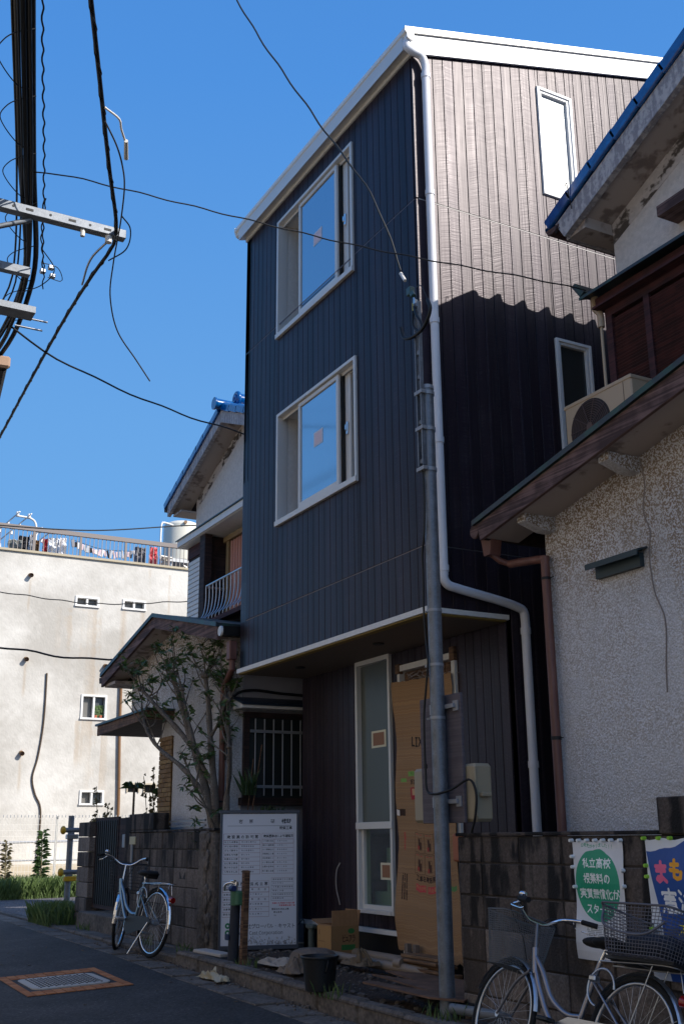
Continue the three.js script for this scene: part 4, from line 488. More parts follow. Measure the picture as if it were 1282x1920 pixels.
// ---------- lettering: stroke characters on a 20 x 20 grid (a..u), for signs whose script the built-in fonts lack ----------
const GL = {
  '私': 'hbcd afjf fcft fgbn fgjk oblqspt qlts', '立': 'kbke cfsf fiho pino brtr', '高': 'kakd bdtd ffpfpififf dtdkrkrt hnnnnrhrhn', '校': 'afif ebet egan egim obod jete lfjj qftj qkjt lktt',
  '授': 'agig ebesdr anij kbtb lclf pcpf tcsf jjjgtgtj klslkt lmtt', '業': 'hahd mamd dbfd rbpd cese fgph cjsj bmtm kekt jmbt lmts', '料': 'ahjh ebet bcdf jcgf ehao ehjo ncpe mgoi lotm rbrt', 'の': 'kdhohqdpdjgekdpfrjqoms',
  '実': 'kakc bfbctctf egqg ejqj bmtm kfkm jmbt lmtt', '質': 'ibcc cccg ceie gegh sblc lclg lese qeqh fhfqpqphfh fkpk fnpn gqct oqst', '無': 'ebbf dcsc bgtg bktk fcfl jcjl ncnl rcrl bocs fogs kols oprs', '償': 'fbah dfdt nand kbld qbpd hfhdtdtf kgqgqikikg jkjrqrqkjk jmqm joqo krit prst',
  '化': 'gbaj eget sflj kbkrmtstto', 'が': 'bgngmrjr hbcs pgsn qbrd sbte', 'ス': 'ddpdlkcs klrt', 'タ': 'hbbk gfrfomet gjoo', 'ー': 'bktk', 'ト': 'gbgt giqn', '!': 'jbjn jrjt',
  '公': 'hcbk mctk jjdsrs ooss', '明': 'dbdobohohbdb bihi lblmjt lbrbrtpt lfrf ljrj', '党': 'kakd gbhd nbmd cgcdsdsg fgogokfkfg hlct mlmststq', 'や': 'bjhgpgskoml lbme gdms', 'り': 'gcgl odomit', 'ま': 'cfrf djqj kbkrgtdrfplprt', 'し': 'gbgqktpsrp', 'た': 'bfkf gbas lisi mnmrsr',
  'も': 'hbgqksprqm cfmf bkml', 'ろ': 'fcofdmkjqmpqis', 'う': 'hcnd eipjqnkt', '憲': 'kakc bebdsdse egpg diqi kdkk eleoqoqlel bqas gpgssspq jpkq rpts', '法': 'bbdd ahcj asdm hfsf mbmk gktk kkgssr pors', 'ッ': 'cidm ihjl qhpmhs', 'プ': 'cepeokfs rbsc',
  '岩': 'kakf cbcfsfsb bisi jibp gmgtqtqmgm', '原': 'cctc ccbt ffqfqlflff fiqi llltjt hngr pnrq', '研': 'acjc fcbl dkdrjrjkdk lctc kjtj ncnklt rcrt', '様': 'agig ebet egan egin mamc rbqc kdtd lgsg kjtj ojotmt olls omts', '邸': 'bdib bchb bgjg bcbo ebfpjo aqkq ncnt ncscqgsjon',
  '会': 'kabi kati fiqi clsl jldsrr nnrt', '社': 'ebed afifbn fjft fjil lgtg pbps jstt', '株': 'agig ebet egan egin lbkg kete jjtj obot oihr ojtr', '式': 'afsf djkj gjgr arkp ncqpstto pbrd', 'グ': 'hbbk gfrfnpft qbrd tate', 'ロ': 'dedrqrqede', 'バ': 'gfbr nesr qbrd tate', 'ル': 'gdglbs ldlrtm', '・': 'jjkkkjjk', 'キ': 'cgrf bmtl ibmt', 'ャ': 'chsgpl hfmt',
  '許': 'acic cfhf cihi clcrhrhlcl mbkg lftf jltl pfpt', '可': 'bdtd rdrtps dhdmlmlhdh', '票': 'bbtb dddhqhqddd hbhh mbmh ejpj bmtm kmkt focs oprs', '建': 'idrdrj hgtg ijrj jmrm kbkq bdgdbkgkbs dmtt', '設': 'acic cfhf cihi dldrhrhldl lblgji lbqbqgsg jjrjjt kkts', '工': 'cdrd kdkr bsts', '事': 'bdtd egpgpjejeg dmqmqr bptp kakt',
  '新': 'bdjd eaed biji aljl elet sblc lclt lhth qhqt', '築': 'gbai cdid rblg ldtd cjrj ekem bmtm kmkt jnbt lntt', '関': 'btbbibigbg tttbmbmgtg fjpj fmpm kjkm jnfr lnpr', '係': 'fbaj dgdt rbjc oclg qgjkrk okot lmir pmsr', '成': 'dfdkbt dfsf djijip lblksttp skns pbrd', '労': 'ebfe kake pboe bhbetetg ejpjpthr kgkjet', '災': 'ebcfeh kbhfkh qbnfqh kjkmbt kmtt eidl rjpm', '保': 'fbaj dgdt jbrbrgjgjb hktk nknt mkgr oktr', '険': 'bbbt bbgbegfjbn mahf matf kgqg jijmrmriji mmht nmtt',
  '基': 'dctc fafk nafk qaqk ffqf fiqi bktk fkbn pktn kmkt fqpq ctst', '準': 'bbdd ahci asdn jbgi ibit jeqe jhqh jksk mbmk boto kmkt', 'に': 'ccbmds ieqe jnkqrq', 'よ': 'kbkqgsdqgnkorr kgrg', 'る': 'dcodckkiqlpqjshp', '確': 'acjc fcbl dkdrjrjkdk kekctcte qakj mgmt mgtg mktk motp mstt ogos', '認': 'acic cfhf cihi dldrhrhldl lctctjqk oclk kedg lnlstssn nmpo', '済': 'bbdd ahcj asdn nanc hctc qckj jcsj kkjt rkrt kmrm',
  '年': 'gbcg fdsd fhqh fhfm bmtm ldlt', '月': 'fbfnct fbqbqtos fgqg flql', '日': 'edesqsqded ekqk', '号': 'ebebpbpgegeb bjtj hjgnpnotls', '者': 'cerb catc jbjl djsj rbbm fmfspspmfm fppp', '名': 'hbbk gfpfjlbp hmhtqtqmhm', '氏': 'dcqb dcdrio ihth kbmmsttp', '番': 'rbdc kbkk cfsf kfbk kftk dldtqtqldl dpqp klkt', 'ピ': 'ebeqgsrr ejqg qbrc', 'ュ': 'ehmhlp cprp', 'ア': 'cdrdniml kglnct', 'ラ': 'ecpc chrhoogt', 'ち': 'bfqf iagkmhqkpqis',
};
function glyph(g, ch, x, y, w, h, lw) { // one character in the box x, y, w, h
  const s = GL[ch]; if (s === undefined) { if (ch !== ' ') { g.font = `${h}px sans-serif`; g.textBaseline = 'top'; g.fillText(ch, x, y, w); } return; }
  g.lineWidth = lw; g.lineCap = 'round'; g.lineJoin = 'round'; g.strokeStyle = g.fillStyle;
  for (const st of s.split(' ')) { g.beginPath(); for (let i = 0; i + 1 < st.length; i += 2) { const px = x + (st.charCodeAt(i) - 97) / 20 * w, py = y + (st.charCodeAt(i + 1) - 97) / 20 * h; if (i) g.lineTo(px, py); else g.moveTo(px, py); } g.stroke(); }
}
function line(g, text, x, y, size, adv = size, weight = 0.1, w = size) { for (const c of text) { glyph(g, c, x, y, w * 0.92, size * 0.92, size * weight); x += adv; } }
function canvasTex(w, h, draw) { const c = document.createElement('canvas'); c.width = w; c.height = h; const g = c.getContext('2d'); draw(g, w, h); const t = new THREE.CanvasTexture(c); t.colorSpace = THREE.SRGBColorSpace; t.magFilter = THREE.LinearFilter; t.anisotropy = 8; return t; }
// a sheet with u, v across its face, bent by f(u, v) -> [x, y, z]
function bent(nu, nv, f, thick = 0) { const g = plain(new THREE.PlaneGeometry(1, 1, nu, nv)); const p = g.attributes.position, uv = g.attributes.uv; for (let i = 0; i < p.count; i++) p.setXYZ(i, ...f(uv.getX(i), uv.getY(i))); g.computeVertexNormals(); return keepUV(g); }

// ---------- block walls ----------
{
  const W = thing('block_wall', 'blackened concrete block wall with two political posters in front of the stucco house', 'wall', [-5, 0, -4.43]);
  const zf = -4.37, zb = -4.49;
  part(W, 'mortar', [box(-6.385, -0.4, zb + 0.004, 2, 1.075, zf - 0.006), box(-4.49, 1.0, zb + 0.004, 2, 1.27, zf - 0.006)], hex(0x3a332e, 1));
  const xs = [-6.39, -6.12]; for (let x = -5.72; x < 2; x += 0.4) xs.push(x);
  const rows = [[-0.29, -0.09], [-0.09, 0.11], [0.11, 0.31], [0.31, 0.51], [0.51, 0.71], [0.71, 0.91], [0.91, 1.075]];
  rows.forEach(([a, b], r) => { for (let i = 0; i + 1 < xs.length; i++) { if (xs[i] > -2.8) continue; const d = r >= 5 ? M.blockDirty[i % 2] : r === 4 ? (R() < 0.5 ? M.blockDirty[0] : M.block[1]) : M.block[Math.floor(R() * 3)]; const gap = r === 0 || (r === 1 && i === 2); if (r === 1 && i === 3) { part(W, 'block', [box(xs[i] + 0.004, a + 0.004, zb, xs[i] + 0.1, b - 0.004, zf), box(xs[i] + 0.28, a + 0.004, zb, xs[i + 1] - 0.004, b - 0.004, zf)], d); continue; } part(W, 'block', [box(xs[i] + 0.004, a + 0.004, zb, xs[i + 1] - 0.004, b - 0.004, zf + rr(-0.003, 0.004), 0.006)], d); } });
  part(W, 'cap', [box(-6.40, 1.078, zb - 0.01, -4.5, 1.10, zf + 0.012, 0.005)], M.blockDirty[1]); part(W, 'cap', [box(-4.5, 1.08, zb - 0.01, -2.6, 1.27, zf + 0.006, 0.006)], M.blockDirty[1]);
  part(W, 'return_wall', [box(-6.39, -0.2, -5.05, -6.27, 1.06, zb - 0.002)], M.blockDirty[0]);
}
{
  const W = thing('block_wall', 'concrete block garden wall with dark streaks, gate opening and taller piers at the left house', 'wall', [-13, 0, -4.43]);
  const zf = -4.36, zb = -4.48;
  part(W, 'mortar', [box(-13.38, -0.1, zb + 0.004, -10.72, 1.15, zf - 0.006)], hex(0x3a332e, 1));
  { const ys = [0.0, 0.2, 0.39, 0.585, 0.78, 0.97, 1.155]; for (let r = 0; r < 6; r++) for (let i = 0; i < 6; i++) part(W, 'block', [box(-13.38 + i * 0.39 + 0.004, ys[r] + 0.004, zb, -13.38 + (i + 1) * 0.39 - 0.004, ys[r + 1] - 0.004, zf + rr(-0.003, 0.003), 0.006)], r >= 5 ? M.blockDirty[i % 2] : r === 4 ? (i % 2 ? M.blockDirty[0] : M.block[1]) : M.block[Math.floor(R() * 3)]); }
  part(W, 'cap', [box(-13.4, 1.156, zb - 0.01, -10.66, 1.18, zf + 0.01, 0.005)], M.blockDirty[1]);
  part(W, 'plinth', [box(-13.4, -0.12, zb, -10.70, 0.0, zf + 0.05, 0.01)], M.concrete);
  part(W, 'rough_pier', [box(-11.04, -0.1, zb, -10.87, 1.15, zf + 0.025, 0.02), box(-10.86, -0.1, zb, -10.68, 1.15, zf + 0.005, 0.02)], M.concrete); { const g = [], r = RNG(19); for (let i = 0; i < 26; i++) { const x = -11.0 + r() * 0.28, y = r() * 1.1; g.push(plain(new THREE.DodecahedronGeometry(0.03 + r() * 0.035, 0)).scale(1, 1.3, 0.35).translate(x, y, zf + 0.018)); } part(W, 'broken_render', g, M.concrete); }
  for (let r = 0; r < 7; r++) part(W, 'pier_block', [box(-15.62, r * 0.195 - 0.05, zb - 0.2, -15.08, r * 0.195 + 0.138, zf + rr(-0.003, 0.003), 0.006)], r === 6 ? M.blockDirty[0] : M.block[r % 3]);
  part(W, 'pier', [box(-13.40, 1.182, zb - 0.06, -12.5, 1.37, zf + 0.01, 0.008)], M.blockDirty[1]); part(W, 'pier', [box(-13.62, -0.05, zb - 0.2, -13.385, 1.34, zf - 0.02, 0.008)], M.blockDirty[1]);
  part(W, 'step', [box(-15.08, -0.1, -4.9, -13.6, 0.18, zf + 0.1, 0.012)], M.concrete);
  const gate = part(W, 'gate', [box(-15.06, 0.22, -4.46, -15.03, 1.36, -4.43), box(-14.1, 0.22, -4.46, -14.06, 1.36, -4.43), box(-15.03, 1.32, -4.455, -14.1, 1.36, -4.435), box(-15.03, 0.22, -4.455, -14.1, 0.27, -4.435), box(-14.05, 0.22, -4.46, -13.63, 1.34, -4.44)], M.darkTrim);
  for (let i = 0; i < 10; i++) part(gate, 'slat', [box(-15.0 + i * 0.09, 0.27, -4.452, -14.955 + i * 0.09, 1.32, -4.43, 0.004)], M.black);
  part(gate, 'lock', [box(-13.86, 0.98, -4.44, -13.76, 1.14, -4.42, 0.006)], M.greySteel);
  part(W, 'nameplate', [box(-13.33, 1.02, zf + 0.003, -13.12, 1.11, zf + 0.016, 0.003)], hex(0xb8ae8c, 0.6)); part(W, 'conduit', [cyl(V(-13.22, 0.5, zf + 0.015), V(-13.22, 1.02, zf + 0.015), 0.02, 0.02, 8)], M.greySteel);
  for (const y of [0.84]) { for (const [dx, dy] of [[0, 0], [0.09, 0]]) part(W, 'vent_hole', [exXY([[-11.62 + dx, y - 0.17], [-11.55 + dx, y - 0.17], [-11.62 + dx + (dx ? 0.07 : 0), y - 0.1]], zf + 0.001, zf + 0.004)], M.black); }
  // rail and hedge sticks behind the wall
  part(W, 'rail', [box(-12.5, 1.26, -4.56, -11.4, 1.28, -4.54), box(-12.5, 1.21, -4.56, -11.4, 1.225, -4.54)], M.greySteel);
}

// ---------- posters on the right block wall ----------
{
  const sheet = (x0, x1, y0, y1, name, label, tex, clips, cc) => {
    const t = thing(name, label, 'poster', [(x0 + x1) / 2, y0, -4.36], null);
    part(t, 'sheet', [bent(14, 14, (u, v) => [lerp(x0, x1, u) + 0.012 * Math.sin(v * 2.2), lerp(y0, y1, v) - 0.006 * Math.sin(u * 19) * (v > 0.9 ? 1 : 0), -4.352 + 0.007 * Math.sin(u * 5 + v * 7) + 0.006 * Math.sin(v * 11)])], S({ map: tex, roughness: 0.45, side: THREE.DoubleSide }));
    for (const [u, v] of clips) part(t, 'clip', [cyl(V(lerp(x0, x1, u) + 0.012 * Math.sin(v * 2.2), lerp(y0, y1, v) + 0.004, -4.358), V(lerp(x0, x1, u) + 0.012 * Math.sin(v * 2.2), lerp(y0, y1, v) + 0.004, -4.332), 0.011, 0.009, 8)], cc); return t;
  };
  const green = canvasTex(600, 900, (g, w, h) => {
    g.fillStyle = '#dcdde0'; g.fillRect(0, 0, w, h); g.fillStyle = '#159a74'; g.beginPath(); g.ellipse(w * 0.47, h * 0.375, w * 0.455, h * 0.305, 0, 0, 7); g.fill();
    g.fillStyle = '#12906a'; line(g, '公明党がやりました!!', w * 0.19, h * 0.022, 33, 34, 0.1);
    g.fillStyle = '#f4f6f5'; line(g, '私立高校', w * 0.21, h * 0.145, 84, 85, 0.12); line(g, '授業料の', w * 0.205, h * 0.275, 84, 85, 0.12); line(g, '実質無償化が', w * 0.09, h * 0.405, 82, 83, 0.12); line(g, 'スタート!', w * 0.2, h * 0.535, 76, 78, 0.13);
    g.fillStyle = '#6c7472'; const r = RNG(2); for (let y = 0; y < 7; y++) for (let x = 0; x < 30; x++) if (r() < 0.85) g.fillRect(w * 0.22 + x * 10, h * 0.705 + y * 13, 7, 7);
    g.strokeStyle = '#159a74'; g.lineWidth = 9; g.beginPath(); g.arc(w * 0.47, h * 0.78, 60, 0.7, 1.9); g.stroke(); g.fillStyle = '#159a74'; g.fillRect(w * 0.38, h * 0.87, 70, 20); g.fillStyle = '#8aa79c'; for (let x = 0; x < 12; x++) g.fillRect(w * 0.37 + x * 13, h * 0.845, 9, 9);
  });
  sheet(-5.2, -4.79, 0.41, 1.045, 'poster', 'white poster with a big green oval and white lettering on the block wall', green, [[0, 1], [0.16, 1], [0.33, 1], [0.5, 1], [0.66, 1], [0.82, 1], [1, 1], [0, 0.86], [0, 0.77], [0.02, 0.6], [1, 0.75], [1, 0.62]], hex(0xe8e8e4, 0.5));
  const blue = canvasTex(700, 900, (g, w, h) => {
    g.fillStyle = '#1c4f9c'; g.fillRect(0, 0, w, h); g.fillStyle = '#e2e4e8'; g.beginPath(); g.moveTo(0, 0); g.lineTo(w * 0.62, 0); g.quadraticCurveTo(w * 0.35, h * 0.08, w * 0.1, h * 0.085); g.quadraticCurveTo(w * 0.02, h * 0.085, 0, h * 0.09); g.fill(); g.beginPath(); g.moveTo(0, h * 0.08); g.quadraticCurveTo(w * 0.12, h * 0.55, w * 0.26, h); g.lineTo(0, h); g.fill();
    g.fillStyle = '#f06a94'; line(g, 'ま', w * 0.11, h * 0.16, 150, 150, 0.19); g.fillStyle = '#f2a620'; line(g, 'も', w * 0.34, h * 0.145, 150, 150, 0.19); g.fillStyle = '#8ccf3c'; line(g, 'ろ', w * 0.57, h * 0.125, 150, 150, 0.19); g.fillStyle = '#f06a94'; line(g, 'う', w * 0.79, h * 0.12, 140, 140, 0.19);
    g.fillStyle = '#f6f7f8'; line(g, '憲法', w * 0.17, h * 0.36, 175, 178, 0.12); line(g, '!', w * 0.72, h * 0.33, 150, 150, 0.16); g.fillStyle = '#f4e23a'; line(g, 'ストップ!', w * 0.36, h * 0.60, 82, 76, 0.12);
    g.fillStyle = '#e8ecf2'; g.beginPath(); g.arc(w * 0.42, h * 0.78, 34, 0, 7); g.fill(); for (let i = 0; i < 4; i++) { g.fillRect(w * 0.3 + i * 110, h * 0.82, 70, 110); }
  });
  sheet(-4.605, -4.1, 0.36, 1.055, 'poster', 'blue poster with multicoloured lettering and a white curved edge, partly behind the bicycle basket', blue, [[0, 1], [0.22, 1], [0.38, 1], [0.74, 1], [0, 0.8], [0, 0.72], [0.02, 0.35], [0.02, 0.2]], hex(0x9ccf3a, 0.5));
}

// ---------- the thin steel service pole ----------
{
  const px = -6.44, pz = -4.28;
  const t = thing('service_pole', 'thin galvanised steel pole with a lattice extension standing on the kerb before the house corner', 'pole', [px, 0, pz]);
  part(t, 'pole', [cyl(V(px, -0.1, pz), V(px, 4.34, pz), 0.052, 0.049, 20)], M.galv); part(t, 'cap', [cyl(V(px, 4.34, pz), V(px, 4.37, pz), 0.053, 0.05, 20)], M.greySteel);
  part(t, 'extension', [box(px - 0.035, 3.72, pz + 0.05, px - 0.022, 5.06, pz + 0.078), box(px + 0.022, 3.72, pz + 0.05, px + 0.035, 5.06, pz + 0.078), ...[3.74, 4.05, 4.42, 4.62, 4.8, 5.03].map((y) => box(px - 0.021, y, pz + 0.052, px + 0.021, y + 0.03, pz + 0.07))], M.galv);
  for (const y of [4.29, 4.0, 3.68]) part(t, 'pole_band', [cyl(V(px, y, pz), V(px, y + 0.028, pz), 0.056, 0.056, 18, true), box(px - 0.05, y, pz + 0.045, px + 0.05, y + 0.028, pz + 0.084)], M.greySteel);
  for (const y of [2.62, 2.23, 1.86]) part(t, 'pole_band', [cyl(V(px, y, pz), V(px, y + 0.02, pz), 0.055, 0.055, 18, true), box(px - 0.085, y + 0.002, pz + 0.03, px - 0.05, y + 0.016, pz + 0.04)], M.greySteel);
  part(t, 'cable', [tube([[px + 0.0, 3.72, pz + 0.062], [px + 0.012, 3.5, pz + 0.062], [px + 0.0, 3.2, pz + 0.066], [px - 0.055, 3.06, pz + 0.05], [px - 0.07, 2.9, pz + 0.04], [px - 0.075, 2.6, pz + 0.04], [px - 0.06, 2.42, pz + 0.04], [px - 0.01, 2.26, pz + 0.062], [px - 0.04, 2.1, pz + 0.062], [px - 0.09, 1.9, pz + 0.055], [px - 0.1, 1.5, pz + 0.05], [px - 0.08, 1.38, pz + 0.055], [px + 0.02, 1.355, pz + 0.062], [px + 0.16, 1.38, pz + 0.02], [px + 0.28, 1.44, pz - 0.05], [px + 0.33, 1.36, pz - 0.06], [px + 0.31, 1.2, pz - 0.06], [px + 0.26, 1.1, pz - 0.06]], 0.0085, 6, 150), cyl(V(px - 0.1, 1.56, pz + 0.05), V(px - 0.1, 1.53, pz + 0.05), 0.013, 0.013, 8)], M.cable);
  const bd = part(t, 'backing_board', [box(-6.765, 1.165, pz - 0.085, -6.25, 2.03, pz - 0.06, 0.004)], M.boardGrey);
  for (const y of [1.93, 1.29]) part(bd, 'strut', [box(-6.58, y, pz - 0.06, -6.3, y + 0.03, pz - 0.03, 0.003), box(-6.62, y - 0.02, pz - 0.059, -6.56, y + 0.05, pz - 0.05), box(-6.33, y - 0.02, pz - 0.059, -6.27, y + 0.05, pz - 0.05)], M.greySteel);
  const mb = part(t, 'meter_box', [box(-6.93, 1.17, pz - 0.24, -6.16, 1.55, pz - 0.09, 0.02)], M.beigeBox); part(mb, 'hinge', [box(-6.16, 1.33, pz - 0.2, -6.12, 1.36, pz - 0.12, 0.006), box(-6.175, 1.2, pz - 0.1, -6.145, 1.53, pz - 0.085, 0.005)], M.beigeBox);
  part(t, 'drip_loop', [tube([[px - 0.02, 5.03, pz + 0.08], [px + 0.04, 4.93, pz + 0.1], [px + 0.11, 4.82, pz + 0.1], [px + 0.11, 4.76, pz + 0.1]], 0.012, 6, 24), tube([[px - 0.19, 4.92, pz + 0.1], [px - 0.15, 4.82, pz + 0.1], [px - 0.05, 4.775, pz + 0.1], [px + 0.07, 4.77, pz + 0.1], [px + 0.2, 4.79, pz + 0.12], [px + 0.26, 4.88, pz + 0.12], [px + 0.23, 4.97, pz + 0.12]], 0.015, 7, 50), tube([[px + 0.23, 4.97, pz + 0.12], [px + 0.15, 5.12, pz + 0.12], [px - 0.02, 5.2, pz + 0.06]], 0.004, 5, 20), tube([[px - 0.02, 4.99, pz + 0.09], [px - 0.01, 4.86, pz + 0.1], [px + 0.06, 4.78, pz + 0.1]], 0.011, 6, 20)], M.cable);
  part(t, 'yellow_tie', [tube([[px - 0.06, 5.08, pz + 0.06], [px - 0.045, 5.02, pz + 0.07], [px - 0.03, 4.99, pz + 0.08]], 0.011, 6, 10)], hex(0xb8a43c, 0.6));
  part(t, 'insulator', [cyl(V(px - 0.17, 5.27, pz + 0.02), V(px - 0.1, 5.17, pz + 0.03), 0.022, 0.022, 10), box(px - 0.18, 5.2, pz + 0.0, px - 0.12, 5.27, pz + 0.05, 0.006)], hex(0x3c5450, 0.4)); part(t, 'insulator', [cyl(V(px - 0.31, 5.48, pz + 0.01), V(px - 0.24, 5.38, pz + 0.015), 0.014, 0.014, 10)], M.porcelain);
  part(t, 'clevis', [cyl(V(px - 0.09, 5.15, pz + 0.035), V(px - 0.02, 5.03, pz + 0.06), 0.008, 0.008, 8), box(px - 0.045, 5.06, pz + 0.045, px - 0.015, 5.1, pz + 0.075, 0.004)], M.steel);
}

// ---------- overhead lines ----------
const wave = (pts, amp, freq, rad = amp) => { const c = new THREE.CatmullRomCurve3(pts.map((p) => V(...p)), false, 'centripetal'); const L = c.getLength(), n = Math.ceil(L * freq * 6), o = []; for (let i = 0; i <= n; i++) { const p = c.getPointAt(i / n), a = i / n * L * freq * 6.283; o.push(p.add(V(0, amp * Math.cos(a), amp * Math.sin(a)))); } return tube(o, rad, 5, n * 1, true); };
{
  const up = thing('utility_pole', 'tall utility pole just outside the frame whose galvanised crossarms reach in from the left edge', 'utility pole', [-8.3, 0, -0.2]);
  part(up, 'pole', [cyl(V(-8.3, -0.4, -0.2), V(-8.3, 9.5, -0.2), 0.16, 0.11, 20)], M.concrete);
  const arm = part(up, 'crossarm', [box(-8.135, 5.96, -2.36, -8.055, 6.04, -0.2, 0.004), box(-8.3, 5.94, -0.34, -8.14, 6.06, -0.2)], M.galv);
  [-2.2, -2.05, -1.9, -1.72, -1.55, -1.42, -1.28].forEach((z, i) => part(arm, 'slot', [i % 2 ? cyl(V(-8.054, 6.0, z), V(-8.052, 6.0, z), 0.011, 0.011, 10) : box(-8.0545, 5.99, z - 0.03, -8.052, 6.01, z + 0.03)], M.black));
  part(arm, 'bolt', [cyl(V(-8.09, 5.9, -2.0), V(-8.09, 5.96, -2.0), 0.02, 0.02, 8), cyl(V(-8.09, 5.9, -2.22), V(-8.09, 5.97, -2.22), 0.03, 0.03, 8)], M.porcelain);
  part(up, 'brace', [cyl(V(-8.12, 5.95, -1.58), V(-8.25, 5.35, -0.3), 0.022, 0.022, 10)], M.galv);
  const a2 = part(up, 'crossarm', [box(-9.15, 5.97, -1.80, -9.08, 6.05, -0.2, 0.004), box(-9.08, 5.97, -0.3, -8.3, 6.03, -0.23)], M.galv); part(a2, 'hanger', [box(-9.13, 5.62, -1.52, -9.1, 6.06, -1.44), box(-9.2, 5.58, -1.86, -9.02, 5.64, -1.3), cyl(V(-9.08, 6.01, -1.5), V(-9.05, 6.01, -1.5), 0.03, 0.03, 8)], M.galv);
  part(up, 'brace', [cyl(V(-9.1, 5.98, -1.45), V(-8.5, 5.5, -0.3), 0.018, 0.018, 8)], M.galv);
  part(up, 'step_bolt', [cyl(V(-9.3, 5.65, -1.75), V(-9.3, 5.65, -2.03), 0.01, 0.01, 8), cyl(V(-9.35, 5.58, -1.75), V(-9.35, 5.58, -2.0), 0.01, 0.01, 8)], M.steel);
}
const cableMat2 = hex(0x2a2826, 0.55);
{
  const b = thing('cable_bundle', 'thick bundle of black overhead cables sweeping down the left edge of the sky', 'cable', [-8, 6.3, -1.5]);
  const path = (dx, dy, dz) => [[-2.5, 6.36 + dy, -0.15 + dz], [-6.08, 6.3 + dy, -1.02 + dz], [-7.83, 6.26 + dy, -1.45 + dz], [-9.3, 6.22 + dy, -1.8 + dz], [-9.75, 6.16 + dy, -1.86 + dz], [-10.6, 6.05 + dy, -1.86 + dz], [-11.6, 5.95 + dy, -1.75 + dz], [-14.5, 5.9 + dy, -1.5 + dz], [-20, 5.95 + dy, -1.3 + dz]];
  const r = RNG(77), add = (dy, dz, rad, k) => part(b, 'cable', [tube(path(0, dy, dz).map((p, i) => [p[0], p[1] + (i > 2 ? (k - 3) * 0.012 * (i - 2) * 0.3 : 0), p[2] + (i > 2 ? (k - 3) * 0.02 * (i > 4 ? 1.4 : 0.6) : 0)]), rad, 8, 90)], k % 3 ? M.cable : cableMat2);
  add(0, 0.045, 0.021, 0); add(0.02, -0.055, 0.024, 1); add(-0.04, 0.0, 0.019, 2); add(0.03, 0.01, 0.016, 3); add(-0.01, -0.03, 0.016, 4); add(-0.05, -0.045, 0.013, 5); add(0.0, 0.075, 0.009, 6); add(-0.06, 0.03, 0.008, 7);
  const c = new THREE.CatmullRomCurve3(path(0, 0, 0).slice(1, 6).map((p) => V(...p)));
  for (let i = 0; i < 6; i++) { const p = c.getPointAt(0.05 + i * 0.15), q = c.getPointAt(Math.min(1, 0.13 + i * 0.15)); part(b, 'lashing_loop', [tube([[p.x, p.y, p.z - 0.08], [p.x - 0.02, p.y - 0.06, p.z + 0.04], [p.x - 0.15, p.y - 0.05, p.z + 0.1], [p.x - 0.3, p.y - 0.05, p.z + 0.11], [q.x - 0.2, q.y - 0.06, q.z - 0.02], [q.x - 0.22, q.y - 0.03, q.z - 0.09]], 0.0045, 5, 30)], M.cable); }
  part(b, 'twisted_wire', [wave([[-4, 6.33, -0.66], [-6.06, 6.30, -1.14], [-7.7, 6.26, -1.56], [-8.6, 6.2, -1.78], [-9.2, 6.1, -1.93]], 0.007, 5)], M.cable);
  part(b, 'twisted_wire', [wave([[-8.0, 6.1, -1.66], [-8.5, 6.05, -1.75], [-9.0, 6.0, -1.9], [-9.25, 5.95, -1.95]], 0.006, 6), tube([[-8.9, 6.02, -1.85], [-9.0, 6.06, -2.02], [-9.15, 6.02, -2.1], [-9.05, 5.97, -1.95]], 0.004, 5, 20), tube([[-8.7, 6.05, -1.8], [-8.95, 6.0, -1.98], [-9.2, 5.96, -1.93], [-9.4, 5.95, -1.8]], 0.005, 5, 20)], M.cable);
  for (const [x, z] of [[-8.95, -1.95], [-9.05, -1.9], [-9.1, -2.0], [-8.1, -1.66]]) part(b, 'clamp', [cbox(0.05, 0.04, 0.05, 0.006).translate(x, 6.02, z)], M.steel);
  part(b, 'splice_case', [cbox(0.85, 0.17, 0.15, 0.03).rotateY(-0.12).rotateZ(0.06).translate(-11.35, 5.86, -1.98)], M.plastic); part(b, 'splice_end', [cbox(0.07, 0.13, 0.14, 0.02).rotateY(-0.12).translate(-10.92, 5.89, -1.96)], hex(0xa88a74, 0.7));
}
{
  const t = thing('spiral_cable', 'black cable with a spiral wrap running to the crossarm tip and on down the street', 'cable', [-8, 6, -2.3]);
  const a = [[-2, 6.06, 0.05], [-5.54, 6.03, -1.32], [-7.2, 6.0, -1.95], [-7.95, 5.99, -2.24], [-8.2, 5.97, -2.30], [-8.7, 5.92, -2.27], [-9.6, 5.93, -2.28], [-11.5, 5.96, -2.36], [-13.5, 6.0, -2.46], [-22, 6.1, -2.8]];
  part(t, 'cable', [tube(a, 0.016, 8, 120)], M.cable); part(t, 'spiral_wrap', [wave(a, 0.017, 2.4, 0.006)], M.cable);
  part(t, 'strand', [tube([[-7.6, 6.03, -2.1], [-8.05, 6.0, -2.26], [-8.5, 5.95, -2.19], [-9.0, 5.95, -2.25]], 0.01, 6, 24)], M.steel);
  part(t, 'loop', [tube([[-7.8, 6.0, -2.24], [-7.95, 6.0, -2.36], [-8.25, 5.97, -2.42], [-8.45, 5.94, -2.33]], 0.006, 6, 20)], M.cable);
  part(t, 'wedge_clamp', [cyl(V(-6.72, 5.94, -1.93), V(-6.9, 5.92, -1.99), 0.016, 0.018, 8), tube([[-6.5, 6.0, -1.7], [-6.56, 5.98, -1.83], [-6.62, 5.96, -1.86], [-6.72, 5.945, -1.92]], 0.008, 6, 12)], M.porcelain);
}
